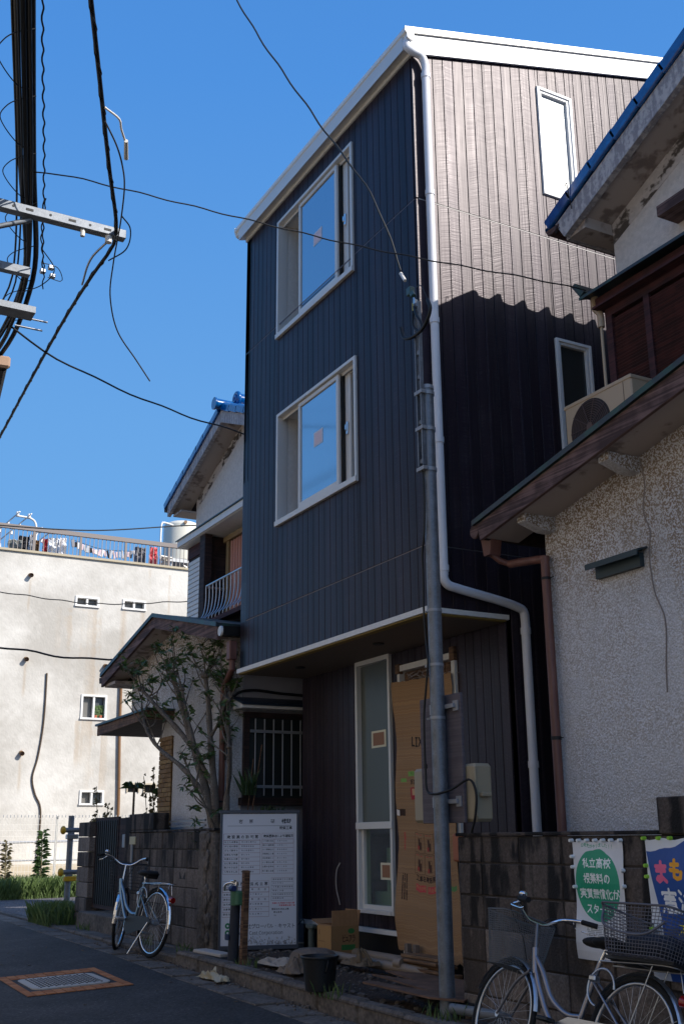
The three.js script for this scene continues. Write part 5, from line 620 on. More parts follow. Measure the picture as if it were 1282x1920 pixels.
const wire = (name, label, pts, rad, twist, mat = M.cable) => { const mid = pts[Math.floor(pts.length / 2)]; return single(name, [twist ? wave(pts, rad, twist) : tube(pts, rad, 6, 90)], mat, label, 'wire', mid); };
wire('drop_wire', 'loose grey drop wire hanging from the spiral cable and curling away in the sky', [[-6.62, 5.98, -1.74], [-6.78, 5.92, -1.88], [-6.95, 5.88, -1.98], [-7.05, 5.82, -2.03], [-7.4, 5.72, -2.12], [-7.9, 5.62, -2.22], [-8.5, 5.6, -2.38], [-8.9, 5.5, -2.58], [-9.15, 5.38, -2.84], [-9.27, 5.25, -3.02]], 0.0065, 0, hex(0x3c3e42, 0.5));
wire('service_wire', 'black twin wire falling from the top of the picture to the thin steel pole', [[-13.2, 13.0, -4.28].map((v, i) => [-8.2, 9.0, -3.35][i]), [-7.95, 8.4, -3.5], [-7.4, 7.2, -3.86], [-6.9, 6.2, -4.12], [-6.74, 5.5, -4.27]], 0.0085, 1.6);
wire('service_wire', 'thin wire from the cable bundle across the charcoal front to the house on the right', [[-7.9, 6.24, -1.5], [-7.76, 6.2, -1.67], [-7.57, 6.10, -2.08], [-7.35, 5.985, -3.05], [-7.0, 5.79, -3.96], [-6.4, 5.46, -4.55], [-6.09, 5.32, -5.1], [-5.97, 5.27, -5.53]], 0.006, 2.2);
wire('service_wire', 'doubled black wire slanting to the tiled gable behind the charcoal house', [[-10.3, 6.0, -1.9], [-10.35, 5.93, -2.08], [-10.8, 5.95, -2.6], [-11.6, 6.08, -3.6], [-12.4, 6.27, -4.6], [-13.2, 6.5, -5.72]], 0.011, 0.7);
wire('telephone_wire', 'topmost thin wire crossing before the roof terrace of the cream block', [[-19, 6.354, -2.280], [-19, 6.377, -3.587], [-19, 6.491, -5.244], [-19, 6.818, -7.068], [-19, 6.909, -7.752]], 0.012, 0);
wire('telephone_wire', 'middle thin wire crossing before the cream block at its upper small windows', [[-19, 5.199, -2.280], [-19, 5.191, -3.678], [-19, 5.138, -5.320], [-19, 5.351, -7.144], [-19, 5.503, -8.360]], 0.010, 1.6);
wire('telephone_wire', 'lowest black wire crossing the middle of the cream block wall', [[-19, 4.287, -2.280], [-19, 4.241, -3.754], [-19, 4.135, -5.168], [-19, 4.196, -6.004], [-19, 4.363, -7.600]], 0.018, 1);

// ---------- bicycles (front towards -x, base on the ground) ----------
function bicycle(label, pos, rotY, lean, steer, o) {
  const root = thing('bicycle', label, 'bicycle', [0, 0, 0]); const r = 0.33, wb = 1.1, RX = 0.5, FX = RX - wb;
  const frameM = o.frame, CH = o.dull ? M.steel : M.chrome;
  const wheel = (name, x, parent, at) => {
    const w = part(parent, name, [cyl(V(x, r, -0.05), V(x, r, 0.05), 0.02, 0.02, 10), cyl(V(x, r, -0.02), V(x, r, 0.02), 0.032, 0.032, 12)], M.steel);
    part(w, 'tyre', [plain(new THREE.TorusGeometry(r - 0.018, 0.018, 8, 44)).translate(x, r, 0)], M.rubber);
    part(w, 'rim', [plain(new THREE.TorusGeometry(r - 0.043, 0.011, 6, 44)).scale(1, 1, 1.1).translate(x, r, 0)], CH);
    const g = []; for (let i = 0; i < 32; i++) { const a = i / 32 * 6.283, b = a + (i % 2 ? 0.5 : -0.5), s = i % 4 < 2 ? 0.025 : -0.025; g.push(cyl(V(x + 0.028 * Math.cos(b), r + 0.028 * Math.sin(b), s), V(x + (r - 0.05) * Math.cos(a), r + (r - 0.05) * Math.sin(a), 0), 0.0013, 0.0013, 4)); } part(w, 'spokes', g, M.steel); return w;
  };
  const arcFender = (x, a0, a1, rad) => { const t = [], n = 22, k = 5; const p = (i, j) => { const a = lerp(a0, a1, i / n), u = (j / k - 0.5) * 2, rr2 = rad - 0.012 * u * u; return [x + rr2 * Math.cos(a), r + rr2 * Math.sin(a), u * 0.024]; }; for (let i = 0; i < n; i++) for (let j = 0; j < k; j++) { const A = p(i, j), B = p(i + 1, j), C = p(i, j + 1), D = p(i + 1, j + 1); t.push(...A, ...B, ...C, ...B, ...D, ...C); } return fromTris(t); };
  wheel('rear_wheel', RX, root);
  part(root, 'rear_fender', [arcFender(RX, 2.6, -0.25, r + 0.018), tube([[RX + 0.3, r + 0.13, 0.022], [RX, r, 0.05]], 0.0025, 4, 6), tube([[RX + 0.3, r + 0.13, -0.022], [RX, r, -0.05]], 0.0025, 4, 6)], CH);
  const bb = [0.06, 0.28], st = [0.17, 0.70], hd = [-0.36, 0.62], hu = [-0.395, 0.735];
  part(root, 'frame', [tube([[bb[0], bb[1], 0], [-0.02, 0.30, 0], [-0.16, 0.36, 0], [-0.28, 0.50, 0], [hd[0], hd[1], 0]], 0.017, 8, 30), tube([[0.10, 0.40, 0], [-0.02, 0.40, 0], [-0.17, 0.47, 0], [-0.29, 0.61, 0], [hu[0] + 0.012, hu[1] - 0.04, 0]], 0.016, 8, 30), cyl(V(bb[0], bb[1], 0), V(st[0], st[1], 0), 0.016, 0.015, 10), cyl(V(hd[0] + 0.008, hd[1] - 0.03, 0), V(hu[0], hu[1], 0), 0.021, 0.021, 12), cyl(V(bb[0], bb[1], -0.035), V(bb[0], bb[1], 0.035), 0.024, 0.024, 12), tube([[bb[0], bb[1], 0.03], [RX, r, 0.055]], 0.009, 6, 6), tube([[bb[0], bb[1], -0.03], [RX, r, -0.055]], 0.009, 6, 6), tube([[0.15, 0.60, 0.02], [RX, r, 0.055]], 0.008, 6, 6), tube([[0.15, 0.60, -0.02], [RX, r, -0.055]], 0.008, 6, 6)], frameM);
  const seat = part(root, 'seat', [plain(new THREE.SphereGeometry(1, 18, 10)).scale(0.13, 0.035, 0.1).translate(0.24, 0.80, 0), plain(new THREE.SphereGeometry(1, 12, 8)).scale(0.12, 0.03, 0.04).translate(0.12, 0.805, 0), cyl(V(0.30, 0.79, -0.06), V(0.30, 0.79, 0.06), 0.04, 0.04, 12)], M.rubber); part(seat, 'seat_post', [cyl(V(st[0], st[1], 0), V(0.205, 0.79, 0), 0.012, 0.012, 10), tube([[0.26, 0.765, 0.05], [0.27, 0.735, 0.05], [0.25, 0.76, 0.05]], 0.008, 5, 10)], M.chrome);
  const rack = part(root, 'rack', [tube([[0.22, 0.70, 0.05], [0.75, 0.71, 0.06], [0.78, 0.71, 0], [0.75, 0.71, -0.06], [0.22, 0.70, -0.05]], 0.005, 5, 30), cyl(V(0.3, 0.71, -0.055), V(0.3, 0.71, 0.055), 0.004, 0.004, 6), cyl(V(0.5, 0.71, -0.06), V(0.5, 0.71, 0.06), 0.004, 0.004, 6), cyl(V(0.62, 0.71, 0.058), V(RX, r, 0.06), 0.004, 0.004, 6), cyl(V(0.62, 0.71, -0.058), V(RX, r, -0.06), 0.004, 0.004, 6), cyl(V(0.76, 0.71, 0.0), V(0.80, 0.60, 0), 0.003, 0.003, 6)], CH);
  part(root, 'reflector', [cyl(V(0.80, 0.56, 0), V(0.835, 0.555, 0), 0.032, 0.028, 14)], P({ color: 0x8e1414, roughness: 0.2, clearcoat: 1 }));
  const crank = part(root, 'crank', [cyl(V(bb[0], bb[1], 0.045), V(bb[0], bb[1], 0.05), 0.08, 0.08, 24), cyl(V(bb[0], bb[1], 0.055), V(bb[0] - 0.13, bb[1] + 0.06, 0.06), 0.009, 0.008, 8), cyl(V(bb[0], bb[1], -0.055), V(bb[0] + 0.13, bb[1] - 0.06, -0.06), 0.009, 0.008, 8)], M.steel);
  for (const s of [-1, 1]) part(crank, 'pedal', [box(bb[0] - s * 0.13 - 0.045, bb[1] + s * 0.06 - 0.012, s * 0.07, bb[0] - s * 0.13 + 0.045, bb[1] + s * 0.06 + 0.012, s * 0.07 + s * 0.075, 0.006)], o.pedal ?? M.plastic);
  part(root, 'chain_guard', [exXY([[bb[0] - 0.09, bb[1] + 0.06], [bb[0], bb[1] + 0.1], [RX, r + 0.05], [RX + 0.05, r], [RX, r - 0.045], [bb[0], bb[1] - 0.09], [bb[0] - 0.09, bb[1] - 0.03]], 0.06, 0.066)], o.guard ?? M.steel);
  part(root, 'kickstand', [tube([[RX, r, 0.07], [RX - 0.05, r - 0.15, 0.13], [RX - 0.10, 0.02, 0.19]], 0.008, 6, 12), tube([[RX - 0.10, 0.02, 0.19], [RX - 0.1, 0.012, 0.12], [RX - 0.1, 0.012, 0.02]], 0.007, 6, 8)], M.chrome);
  if (o.lock) part(root, 'lock', [cbox(0.05, 0.035, 0.05, 0.008).translate(0.21, 0.60, 0.06), plain(new THREE.TorusGeometry(0.1, 0.007, 6, 20, 4.5)).translate(0.26, 0.56, 0.05)], M.steel);
  // steering assembly: a part whose pieces turn together
  const steerG = (g) => { const m = new THREE.Matrix4().makeTranslation(hd[0], 0, 0).multiply(new THREE.Matrix4().makeRotationY(steer)).multiply(new THREE.Matrix4().makeTranslation(-hd[0], 0, 0)); return g.applyMatrix4(m); };
  const fw0 = root.children.length; const sub = [];
  const sp = (parent, name, geos, mat) => part(parent, name, geos.map((g) => steerG(plain(g))), mat);
  {
    const w = sp(root, 'front_wheel', [cyl(V(FX, r, -0.05), V(FX, r, 0.05), 0.02, 0.02, 10)], M.steel);
    sp(w, 'tyre', [plain(new THREE.TorusGeometry(r - 0.018, 0.018, 8, 44)).translate(FX, r, 0)], M.rubber); sp(w, 'rim', [plain(new THREE.TorusGeometry(r - 0.043, 0.011, 6, 44)).translate(FX, r, 0)], CH);
    const g = []; for (let i = 0; i < 32; i++) { const a = i / 32 * 6.283, b = a + (i % 2 ? 0.5 : -0.5), s = i % 4 < 2 ? 0.025 : -0.025; g.push(cyl(V(FX + 0.02 * Math.cos(b), r + 0.02 * Math.sin(b), s), V(FX + (r - 0.05) * Math.cos(a), r + (r - 0.05) * Math.sin(a), 0), 0.0013, 0.0013, 4)); } sp(w, 'spokes', g, M.steel);
    if (o.amber) sp(w, 'amber_reflector', [box(FX + 0.1, r - 0.15, -0.01, FX + 0.13, r - 0.1, 0.012, 0.004)], hex(0xc88a20, 0.3));
  }
  sp(root, 'front_fender', [arcFender(FX, o.longFender ? -0.15 : 0.15, 2.75, r + 0.018)], CH);
  sp(root, 'fork', [tube([[FX, r, 0.05], [-0.47, 0.52, 0.045], [hd[0] - 0.01, hd[1] - 0.02, 0.03]], 0.009, 6, 12), tube([[FX, r, -0.05], [-0.47, 0.52, -0.045], [hd[0] - 0.01, hd[1] - 0.02, -0.03]], 0.009, 6, 12), cyl(V(hd[0], hd[1] - 0.03, 0), V(-0.43, 0.88, 0), 0.012, 0.011, 10)], o.forkM ?? M.chrome);
  const bar = sp(root, 'handlebar', [tube([[-0.22, 0.955, 0.25], [-0.30, 0.965, 0.24], [-0.42, 0.95, 0.16], [-0.445, 0.89, 0.06], [-0.445, 0.885, 0], [-0.445, 0.89, -0.06], [-0.42, 0.95, -0.16], [-0.30, 0.965, -0.24], [-0.22, 0.955, -0.25]], 0.011, 8, 60)], M.chrome);
  for (const s of [-1, 1]) { sp(bar, 'grip', [cyl(V(-0.31, 0.965, s * 0.238), V(-0.18, 0.948, s * 0.26), 0.016, 0.017, 12)], M.rubber); sp(bar, 'brake_lever', [tube([[-0.36, 0.955, s * 0.2], [-0.38, 0.93, s * 0.24], [-0.30, 0.91, s * 0.25], [-0.22, 0.90, s * 0.265], [-0.2, 0.905, s * 0.265]], 0.007, 6, 20)], M.chrome); }
  sp(bar, 'bell', [plain(new THREE.SphereGeometry(0.026, 14, 8)).scale(1, 0.75, 1).translate(-0.33, 1.0, 0.205)], M.chrome);
  sp(bar, 'brake_cable', [tube([[-0.37, 0.94, 0.24], [-0.50, 0.92, 0.16], [-0.48, 0.78, 0.05], [-0.44, 0.66, 0.02]], 0.003, 5, 20), tube([[-0.37, 0.94, -0.24], [-0.52, 0.95, -0.14], [-0.5, 0.8, -0.04], [-0.42, 0.62, -0.02]], 0.003, 5, 20)], M.black);
  // wire basket over the front wheel
  const bk = (parent, name, top, bot, y1, y0, cx0, cx1, n, m, mat, wr) => {
    const g = [], ring = (k) => { const hx = lerp(bot[0], top[0], k), hz = lerp(bot[1], top[1], k), cx = lerp(cx0, cx1, k), y = lerp(y0, y1, k), c = 0.04; return [[cx - hx + c, y, -hz], [cx + hx - c, y, -hz], [cx + hx, y, -hz + c], [cx + hx, y, hz - c], [cx + hx - c, y, hz], [cx - hx + c, y, hz], [cx - hx, y, hz - c], [cx - hx, y, -hz + c], [cx - hx + c, y, -hz]].map((p) => V(...p)); };
    const at = (k, s) => { const q = ring(k), L = q.map((p, i) => (i ? p.distanceTo(q[i - 1]) : 0)), T = L.reduce((a, b) => a + b, 0); let d = s * T; for (let i = 1; i < q.length; i++) { if (d <= L[i]) return q[i - 1].clone().lerp(q[i], d / L[i]); d -= L[i]; } return q[8]; };
    for (let j = 0; j <= m; j++) g.push(tube(ring(j / m), j === m ? wr * 3 : wr, 4, 40, true));
    for (let i = 0; i < n; i++) g.push(cyl(at(0, i / n), at(1, i / n), wr, wr, 4));
    const q = ring(0); for (let i = 1; i < 14; i++) { const x = lerp(q[7].x, q[2].x, i / 14); g.push(cyl(V(x, y0, q[0].z), V(x, y0, q[4].z), wr, wr, 4)); } for (let i = 1; i < 14; i++) { const z = lerp(q[0].z, q[4].z, i / 14); g.push(cyl(V(q[7].x, y0, z), V(q[2].x, y0, z), wr, wr, 4)); }
    return name === 'steer' ? sp(parent, 'basket', g, mat) : part(parent, name, g, mat);
  };
  if (o.basket) bk(root, 'steer', [0.13, 0.2], [0.1, 0.15], 0.91, 0.60, -0.58, -0.61, o.basket[0], o.basket[1], o.basketM, o.basket[2]);
  if (o.rear) { const b = bk(root, 'rear_basket', [0.27, 0.21], [0.22, 0.17], 0.98, 0.73, 0.56, 0.56, 70, 14, o.rearM, 0.0022); part(b, 'basket_handle', [tube([[0.33, 0.96, 0.19], [0.40, 0.86, 0.24], [0.5, 0.83, 0.22], [0.7, 0.83, 0.22], [0.8, 0.9, 0.2]], 0.007, 6, 24)], o.rearM); part(b, 'basket_handle', [tube([[0.36, 0.96, -0.19], [0.3, 0.82, -0.19], [0.29, 0.78, -0.19]], 0.007, 6, 12)], o.rearM); part(b, 'basket_bag', [box(0.42, 0.745, -0.12, 0.78, 0.86, 0.12, 0.04)], hex(0x242a38, 0.7)); part(root, 'rear_box', [box(0.3, 0.712, -0.1, 0.8, 0.728, 0.1)], M.plastic); }
  if (o.scale) root.scale.setScalar(o.scale); root.position.set(...pos); root.rotation.set(lean, rotY, 0, 'YXZ'); return root;
}
bicycle('silver-blue city bicycle with chrome fenders parked against the left block wall', [-11.72, -0.06, -3.84], 0.14, -0.13, -0.64, { frame: S({ color: new THREE.Color(0.24, 0.34, 0.42), roughness: 0.28, metalness: 0.8 }), guard: M.plastic, basket: [46, 9, 0.0016], basketM: hex(0x2a2b30, 0.5), longFender: true, lock: true, pedal: hex(0x9a9490, 0.4) });
bicycle('grey city bicycle with front and rear baskets leaning near the posters, at lower right', [-4.864, -0.165, -3.872], 0.039, -0.335, -0.105, { dull: true, forkM: S({ color: new THREE.Color(0.2, 0.2, 0.22), roughness: 0.4, metalness: 0.7 }), frame: S({ color: new THREE.Color(0.3, 0.29, 0.32), roughness: 0.3, metalness: 0.8 }), basket: [84, 24, 0.0015], basketM: hex(0x6a6c6e, 0.5), rear: true, rearM: hex(0x66646a, 0.45), amber: true, lock: true, scale: 0.92, barUp: 0.05 });

// ---------- construction notice board ----------
{
  // stands across the plot's left edge, turned towards the street corner
  const A = V(-10.62, 0, -4.40), Bv = V(-10.37, 0, -5.15), dir = Bv.clone().sub(A).normalize(), nrm = V(-dir.z, 0, dir.x), L = A.distanceTo(Bv), y0 = 0.05, y1 = 1.335;
  const at = (s, y, o) => { const p = A.clone().addScaledVector(dir, s).addScaledVector(nrm, o); return [p.x, y, p.z]; };
  const bar = (s0, s1, ya, yb, o0, o1, bev = 0.003) => { const g = cbox(s1 - s0, yb - ya, o1 - o0, bev); g.rotateY(Math.atan2(-dir.z, dir.x)); const c = at((s0 + s1) / 2, (ya + yb) / 2, (o0 + o1) / 2); return g.translate(...c); };
  const t = thing('notice_board', 'white construction notice board with printed tables standing at the edge of the plot', 'sign board', at(L / 2, 0, 0));
  const tx = canvasTex(850, 1380, (g, w, h) => {
    g.fillStyle = '#dedee4'; g.fillRect(0, 0, w, h); g.fillStyle = '#26262c';
    line(g, '岩', w * 0.22, h * 0.043, 48, 60, 0.09); line(g, '原', w * 0.36, h * 0.043, 48, 60, 0.09); line(g, '研', w * 0.65, h * 0.043, 48, 60, 0.09); line(g, '様邸', w * 0.80, h * 0.04, 54, 57, 0.13); g.fillRect(w * 0.07, h * 0.093, w * 0.86, 3); line(g, '新築工事', w * 0.77, h * 0.099, 36, 37, 0.13);
    g.strokeStyle = '#8a5a5e'; g.lineWidth = 2.5; const cell = (x, y, a, b) => g.strokeRect(w * x, h * y, w * a, h * b);
    const r = RNG(8), K = Object.keys(GL).filter((c) => !'ー・!ッャュ'.includes(c)); const small = (x, y, n, s, sp = 1.05, wt = 0.11) => { for (let i = 0; i < n; i++) glyph(g, K[Math.floor(r() * K.length)], w * x + i * s * sp, h * y, s * 0.9, s * 0.9, s * wt); };
    cell(0.02, 0.155, 0.49, 0.31); g.fillStyle = '#26262c'; line(g, '建設業の許可票', w * 0.065, h * 0.166, 42, 53, 0.11);
    for (let i = 0; i < 8; i++) { const y = 0.205 + i * 0.0325; g.strokeStyle = '#8a5a5e'; cell(0.02, y, 0.21, 0.0325); cell(0.23, y, 0.28, 0.0325); g.fillStyle = '#303036'; small(0.035, y + 0.007, 6, 23, 1.12); g.fillStyle = '#5c5a66'; small(0.26, y + 0.008, 4 + Math.floor(r() * 4), 19, 1.3); }
    g.strokeStyle = '#8a5a5e'; cell(0.535, 0.152, 0.425, 0.31); g.fillStyle = '#26262c'; line(g, '建築基準法による確認済', w * 0.553, h * 0.163, 33, 31, 0.12);
    for (let i = 0; i < 8; i++) { const y = 0.198 + i * 0.033; g.strokeStyle = '#8a5a5e'; cell(0.535, y, 0.165, 0.033); cell(0.70, y, 0.26, 0.033); g.fillStyle = '#303036'; small(0.543, y + 0.008, 6, 20, 1.1); g.fillStyle = '#6c6a76'; small(0.74, y + 0.009, 5, 16, 1.5); }
    g.strokeStyle = '#8a5a5e'; cell(0.02, 0.518, 0.615, 0.27); g.fillStyle = '#26262c'; line(g, '労災保険関係成立票', w * 0.065, h * 0.528, 40, 54, 0.11);
    for (let i = 0; i < 6; i++) { const y = 0.566 + i * 0.037; g.strokeStyle = '#8a5a5e'; cell(0.02, y, 0.22, 0.037); cell(0.24, y, 0.395, 0.037); g.fillStyle = '#303036'; small(0.035, y + 0.009, 6, 24, 1.15); g.fillStyle = '#4c4a56'; if (i === 0 || i === 2) line(g, '年 月 日', w * 0.40, h * (y + 0.008), 24, 36, 0.11); else small(0.38, y + 0.009, 5, 19, 1.6); }
    g.strokeStyle = '#8a5a5e'; for (let i = 0; i < 6; i++) { const y = 0.497 + i * 0.0285; cell(0.665, y, 0.295, 0.0285); g.fillStyle = '#44424c'; small(0.685, y + 0.006, i % 2 ? 5 : 9, 18, 1.45); }
    g.fillStyle = '#c8323c'; small(0.68, 0.682, 11, 20, 1.15, 0.13); small(0.77, 0.70, 8, 20, 1.15, 0.13); g.fillStyle = '#26262c'; small(0.675, 0.727, 8, 22, 1.1, 0.13); small(0.70, 0.75, 4, 20, 1.2, 0.12); g.font = '20px sans-serif'; g.textBaseline = 'top'; g.fillText('TEL', w * 0.70, h * 0.772);
    g.fillStyle = '#1a7a4c'; for (const cy of [0.853, 0.905]) { g.beginPath(); g.arc(w * 0.095, h * cy, 30, 0, 7); g.fill(); } g.fillStyle = '#dedee4'; for (const cy of [0.853, 0.905]) { g.beginPath(); g.arc(w * 0.095, h * cy, 11, 0, 7); g.fill(); }
    g.fillStyle = '#2c2c32'; line(g, '株式会社グローバル・キャスト', w * 0.17, h * 0.842, 50, 50, 0.09); g.font = '50px sans-serif'; g.fillText('Global Cast Corporation', w * 0.19, h * 0.888, w * 0.66);
  });
  part(t, 'panel', [bent(1, 1, (u, v) => at(lerp(0.02, L - 0.02, u), lerp(y0 + 0.02, y1 - 0.02, v), 0.004))], S({ map: tx, roughness: 0.4 }));
  part(t, 'backing', [bar(0.02, L - 0.02, y0 + 0.02, y1 - 0.02, -0.02, -0.001, 0)], M.greySteel);
  part(t, 'frame', [bar(0, 0.022, y0, y1, -0.025, 0.012), bar(L - 0.02, L, y0, y1, -0.025, 0.012), bar(-0.015, L + 0.015, y1 - 0.015, y1 + 0.015, -0.026, 0.018), bar(0, L, y0 - 0.02, y0 + 0.02, -0.026, 0.0115)], hex(0x4c4e56, 0.45));
  part(t, 'tie_wire', [tube([at(L, 0.25, 0), at(L + 0.05, 0.3, 0), at(L + 0.07, 0.18, 0)], 0.005, 5, 14)], M.black);
  const g = [], r = RNG(4); for (let i = 0; i < 110; i++) { const s = 0.003 + r() * 0.006, u = r(); g.push(plain(new THREE.DodecahedronGeometry(s, 0)).scale(1.2, 1.1, 0.3).translate(...at(lerp(0.25, L - 0.03, u), y0 + 0.03 + 0.09 * r() * r(), 0.006))); } part(t, 'mud_splash', g, hex(0xa0968c, 0.95));
}
{ // standpipe tap on a timber stake in front of the board
  const t = thing('water_tap', 'garden tap on a wrapped standpipe tied to a stake before the notice board', 'tap', [-9.6, 0, -4.2]);
  part(t, 'stake', [box(-0.028, 0, -0.028, 0.028, 0.86, 0.028, 0.003).rotateZ(-0.05).translate(-9.60, -0.06, -4.22)], M.oldWood);
  part(t, 'pipe_wrap', [cyl(V(-9.74, -0.05, -4.18), V(-9.685, 0.62, -4.18), 0.052, 0.042, 14)], hex(0x2c2e36, 0.8)); part(t, 'tape', [cyl(V(-9.675, 0.50, -4.185), V(-9.672, 0.62, -4.185), 0.06, 0.06, 14), box(-9.66, 0.5, -4.20, -9.57, 0.62, -4.145, 0.01)], hex(0x3f6a4c, 0.6));
  part(t, 'tap', [cyl(V(-9.68, 0.60, -4.18), V(-9.675, 0.70, -4.18), 0.014, 0.014, 8), tube([[-9.675, 0.68, -4.18], [-9.74, 0.69, -4.15], [-9.80, 0.67, -4.12], [-9.81, 0.62, -4.12]], 0.012, 8, 16), box(-9.74, 0.70, -4.17, -9.66, 0.715, -4.14, 0.004)], M.chrome); part(t, 'blue_cap', [cyl(V(-9.69, 0.64, -4.13), V(-9.62, 0.645, -4.13), 0.025, 0.025, 10)], hex(0x1c2c5e, 0.5)); part(t, 'blue_tie', [box(-9.78, 0.20, -4.13, -9.70, 0.25, -4.115, 0.004)], hex(0x22324e, 0.7));
}

// ---------- things lying on the plot ----------
{
  const t = thing('cardboard_sheet', 'tall brown cardboard sheet with printed pictograms taped over the entrance', 'cardboard', [-8.3, 0.1, ZR]);
  const tx = canvasTex(512, 1228, (g, w, h) => {
    g.fillStyle = '#967656'; g.fillRect(0, 0, w, h); const r = RNG(6); for (let i = 0; i < 500; i++) { g.fillStyle = r() < 0.5 ? 'rgba(150,104,62,0.25)' : 'rgba(200,156,106,0.22)'; g.fillRect(0, r() * h, w, 1 + r() * 2); } for (let i = 0; i < 9; i++) { g.fillStyle = 'rgba(120,80,48,0.35)'; g.fillRect(0, r() * h, w, 2); }
    g.fillStyle = '#2a1c14'; g.font = 'bold 64px sans-serif'; g.textBaseline = 'top'; g.fillText('LIXIL', w * 0.3, h * 0.21);
    g.fillStyle = '#7aa850'; g.fillRect(w * 0.24, h * 0.35, w * 0.2, h * 0.018); g.fillRect(w * 0.1, h * 0.375, w * 0.1, h * 0.014); g.fillStyle = '#5c7a40'; line(g, '号名', w * 0.29, h * 0.352, 18, 24, 0.1); g.fillStyle = '#3a241a'; line(g, '設認工建事', w * 0.28, h * 0.38, 26, 27, 0.12); g.fillStyle = '#a8323a'; g.fillRect(w * 0.27, h * 0.41, w * 0.16, h * 0.045); g.fillStyle = '#c8a27c'; line(g, '注', w * 0.3, h * 0.415, 30, 30); g.fillRect(w * 0.3, h * 0.415, 40, 30);
    g.fillStyle = '#3a2416'; g.fillRect(w * 0.02, h * 0.49, w * 0.12, h * 0.025); g.fillStyle = '#e4ded8'; g.fillRect(0, h * 0.492, w * 0.05, h * 0.022);
    g.strokeStyle = '#5a3a26'; g.lineWidth = 2; for (let j = 0; j < 2; j++) for (let i = 0; i < 3; i++) { const x = w * (0.3 + i * 0.16), y = h * (0.575 + j * 0.075); g.strokeRect(x, y, w * 0.15, h * 0.07); g.fillStyle = '#c04a40'; g.fillRect(x + 10, y + 5, 20, 3); g.fillRect(x + 42, y + 5, 16, 3); g.fillStyle = '#4a2e20'; g.fillRect(x + 28, y + 24, 14, 46); g.fillRect(x + 40, y + 38, 12, 32); g.strokeRect(x + 26, y + 22, 30, 50); g.fillStyle = '#a8403a'; g.fillRect(x + 20, y + 56, 14, 18); }
    g.fillStyle = '#c04a40'; for (let k = 0; k < 7; k++) line(g, '確認票成立号年'[k], w * 0.1, h * (0.575 + k * 0.009), 20, 20, 0.1);
    g.fillStyle = '#2c1a12'; for (let c = 0; c < 3; c++) for (let k = 0; k < 11; k++) line(g, '建設業許可票工事関係成'[(k + c * 3) % 11], w * (0.16 - c * 0.035), h * (0.725 + k * 0.0085), 13, 13, 0.12); line(g, '工事名建設票成立', w * 0.32, h * 0.725, 27, 26, 0.12); for (let c = 0; c < 2; c++) for (let k = 0; k < 9; k++) line(g, '許可票工事関係成立'[k], w * (0.84 - c * 0.05), h * (0.70 + k * 0.0085), 12, 12, 0.12);
    g.fillStyle = '#c2484a'; g.fillRect(w * 0.32, h * 0.758, w * 0.15, h * 0.024); g.fillRect(w * 0.5, h * 0.758, w * 0.14, h * 0.024); g.fillStyle = '#b8865a'; line(g, '年月日号', w * 0.325, h * 0.762, 18, 18, 0.12); line(g, '氏名者', w * 0.51, h * 0.762, 20, 21, 0.12); g.fillStyle = '#5c8a50'; g.fillRect(w * 0.86, h * 0.745, w * 0.1, h * 0.016);
  });
  const edge = fbm(40, 2, 3, 501);
  part(t, 'sheet', [bent(24, 50, (u, v) => { const L = -8.775 + 0.06 * smooth(0.25, 0.0, Math.abs(v - 0.72)) * 0 - (v < 0.35 ? 0.012 : 0) + (v > 0.45 && v < 0.9 ? 0.012 * Math.sin((v - 0.45) * 7) : 0) + 0.012 * edge(v, 0.2), Rr = -7.82 + 0.02 * edge(v, 0.7) - (v > 0.55 && v < 0.7 ? 0.05 : 0); return [lerp(L, Rr, u), lerp(0.14 + 0.05 * (edge(u, 0.5) - 0.5) - 0.06 * u, 2.46 - 0.03 * u + 0.03 * (edge(u, 0.9) - 0.5), v), ZR + 0.045 + 0.012 * Math.sin(u * 4 + v * 9) + 0.02 * smooth(0.2, 0, u) * Math.sin(v * 14) + 0.012 * (edge(v * 0.5, u) - 0.5)]; })], S({ map: tx, roughness: 0.85, side: THREE.DoubleSide }));
}
const item = (name, label, cat, geos, mat, pos, group) => single(name, geos, mat, label, cat, pos, group);
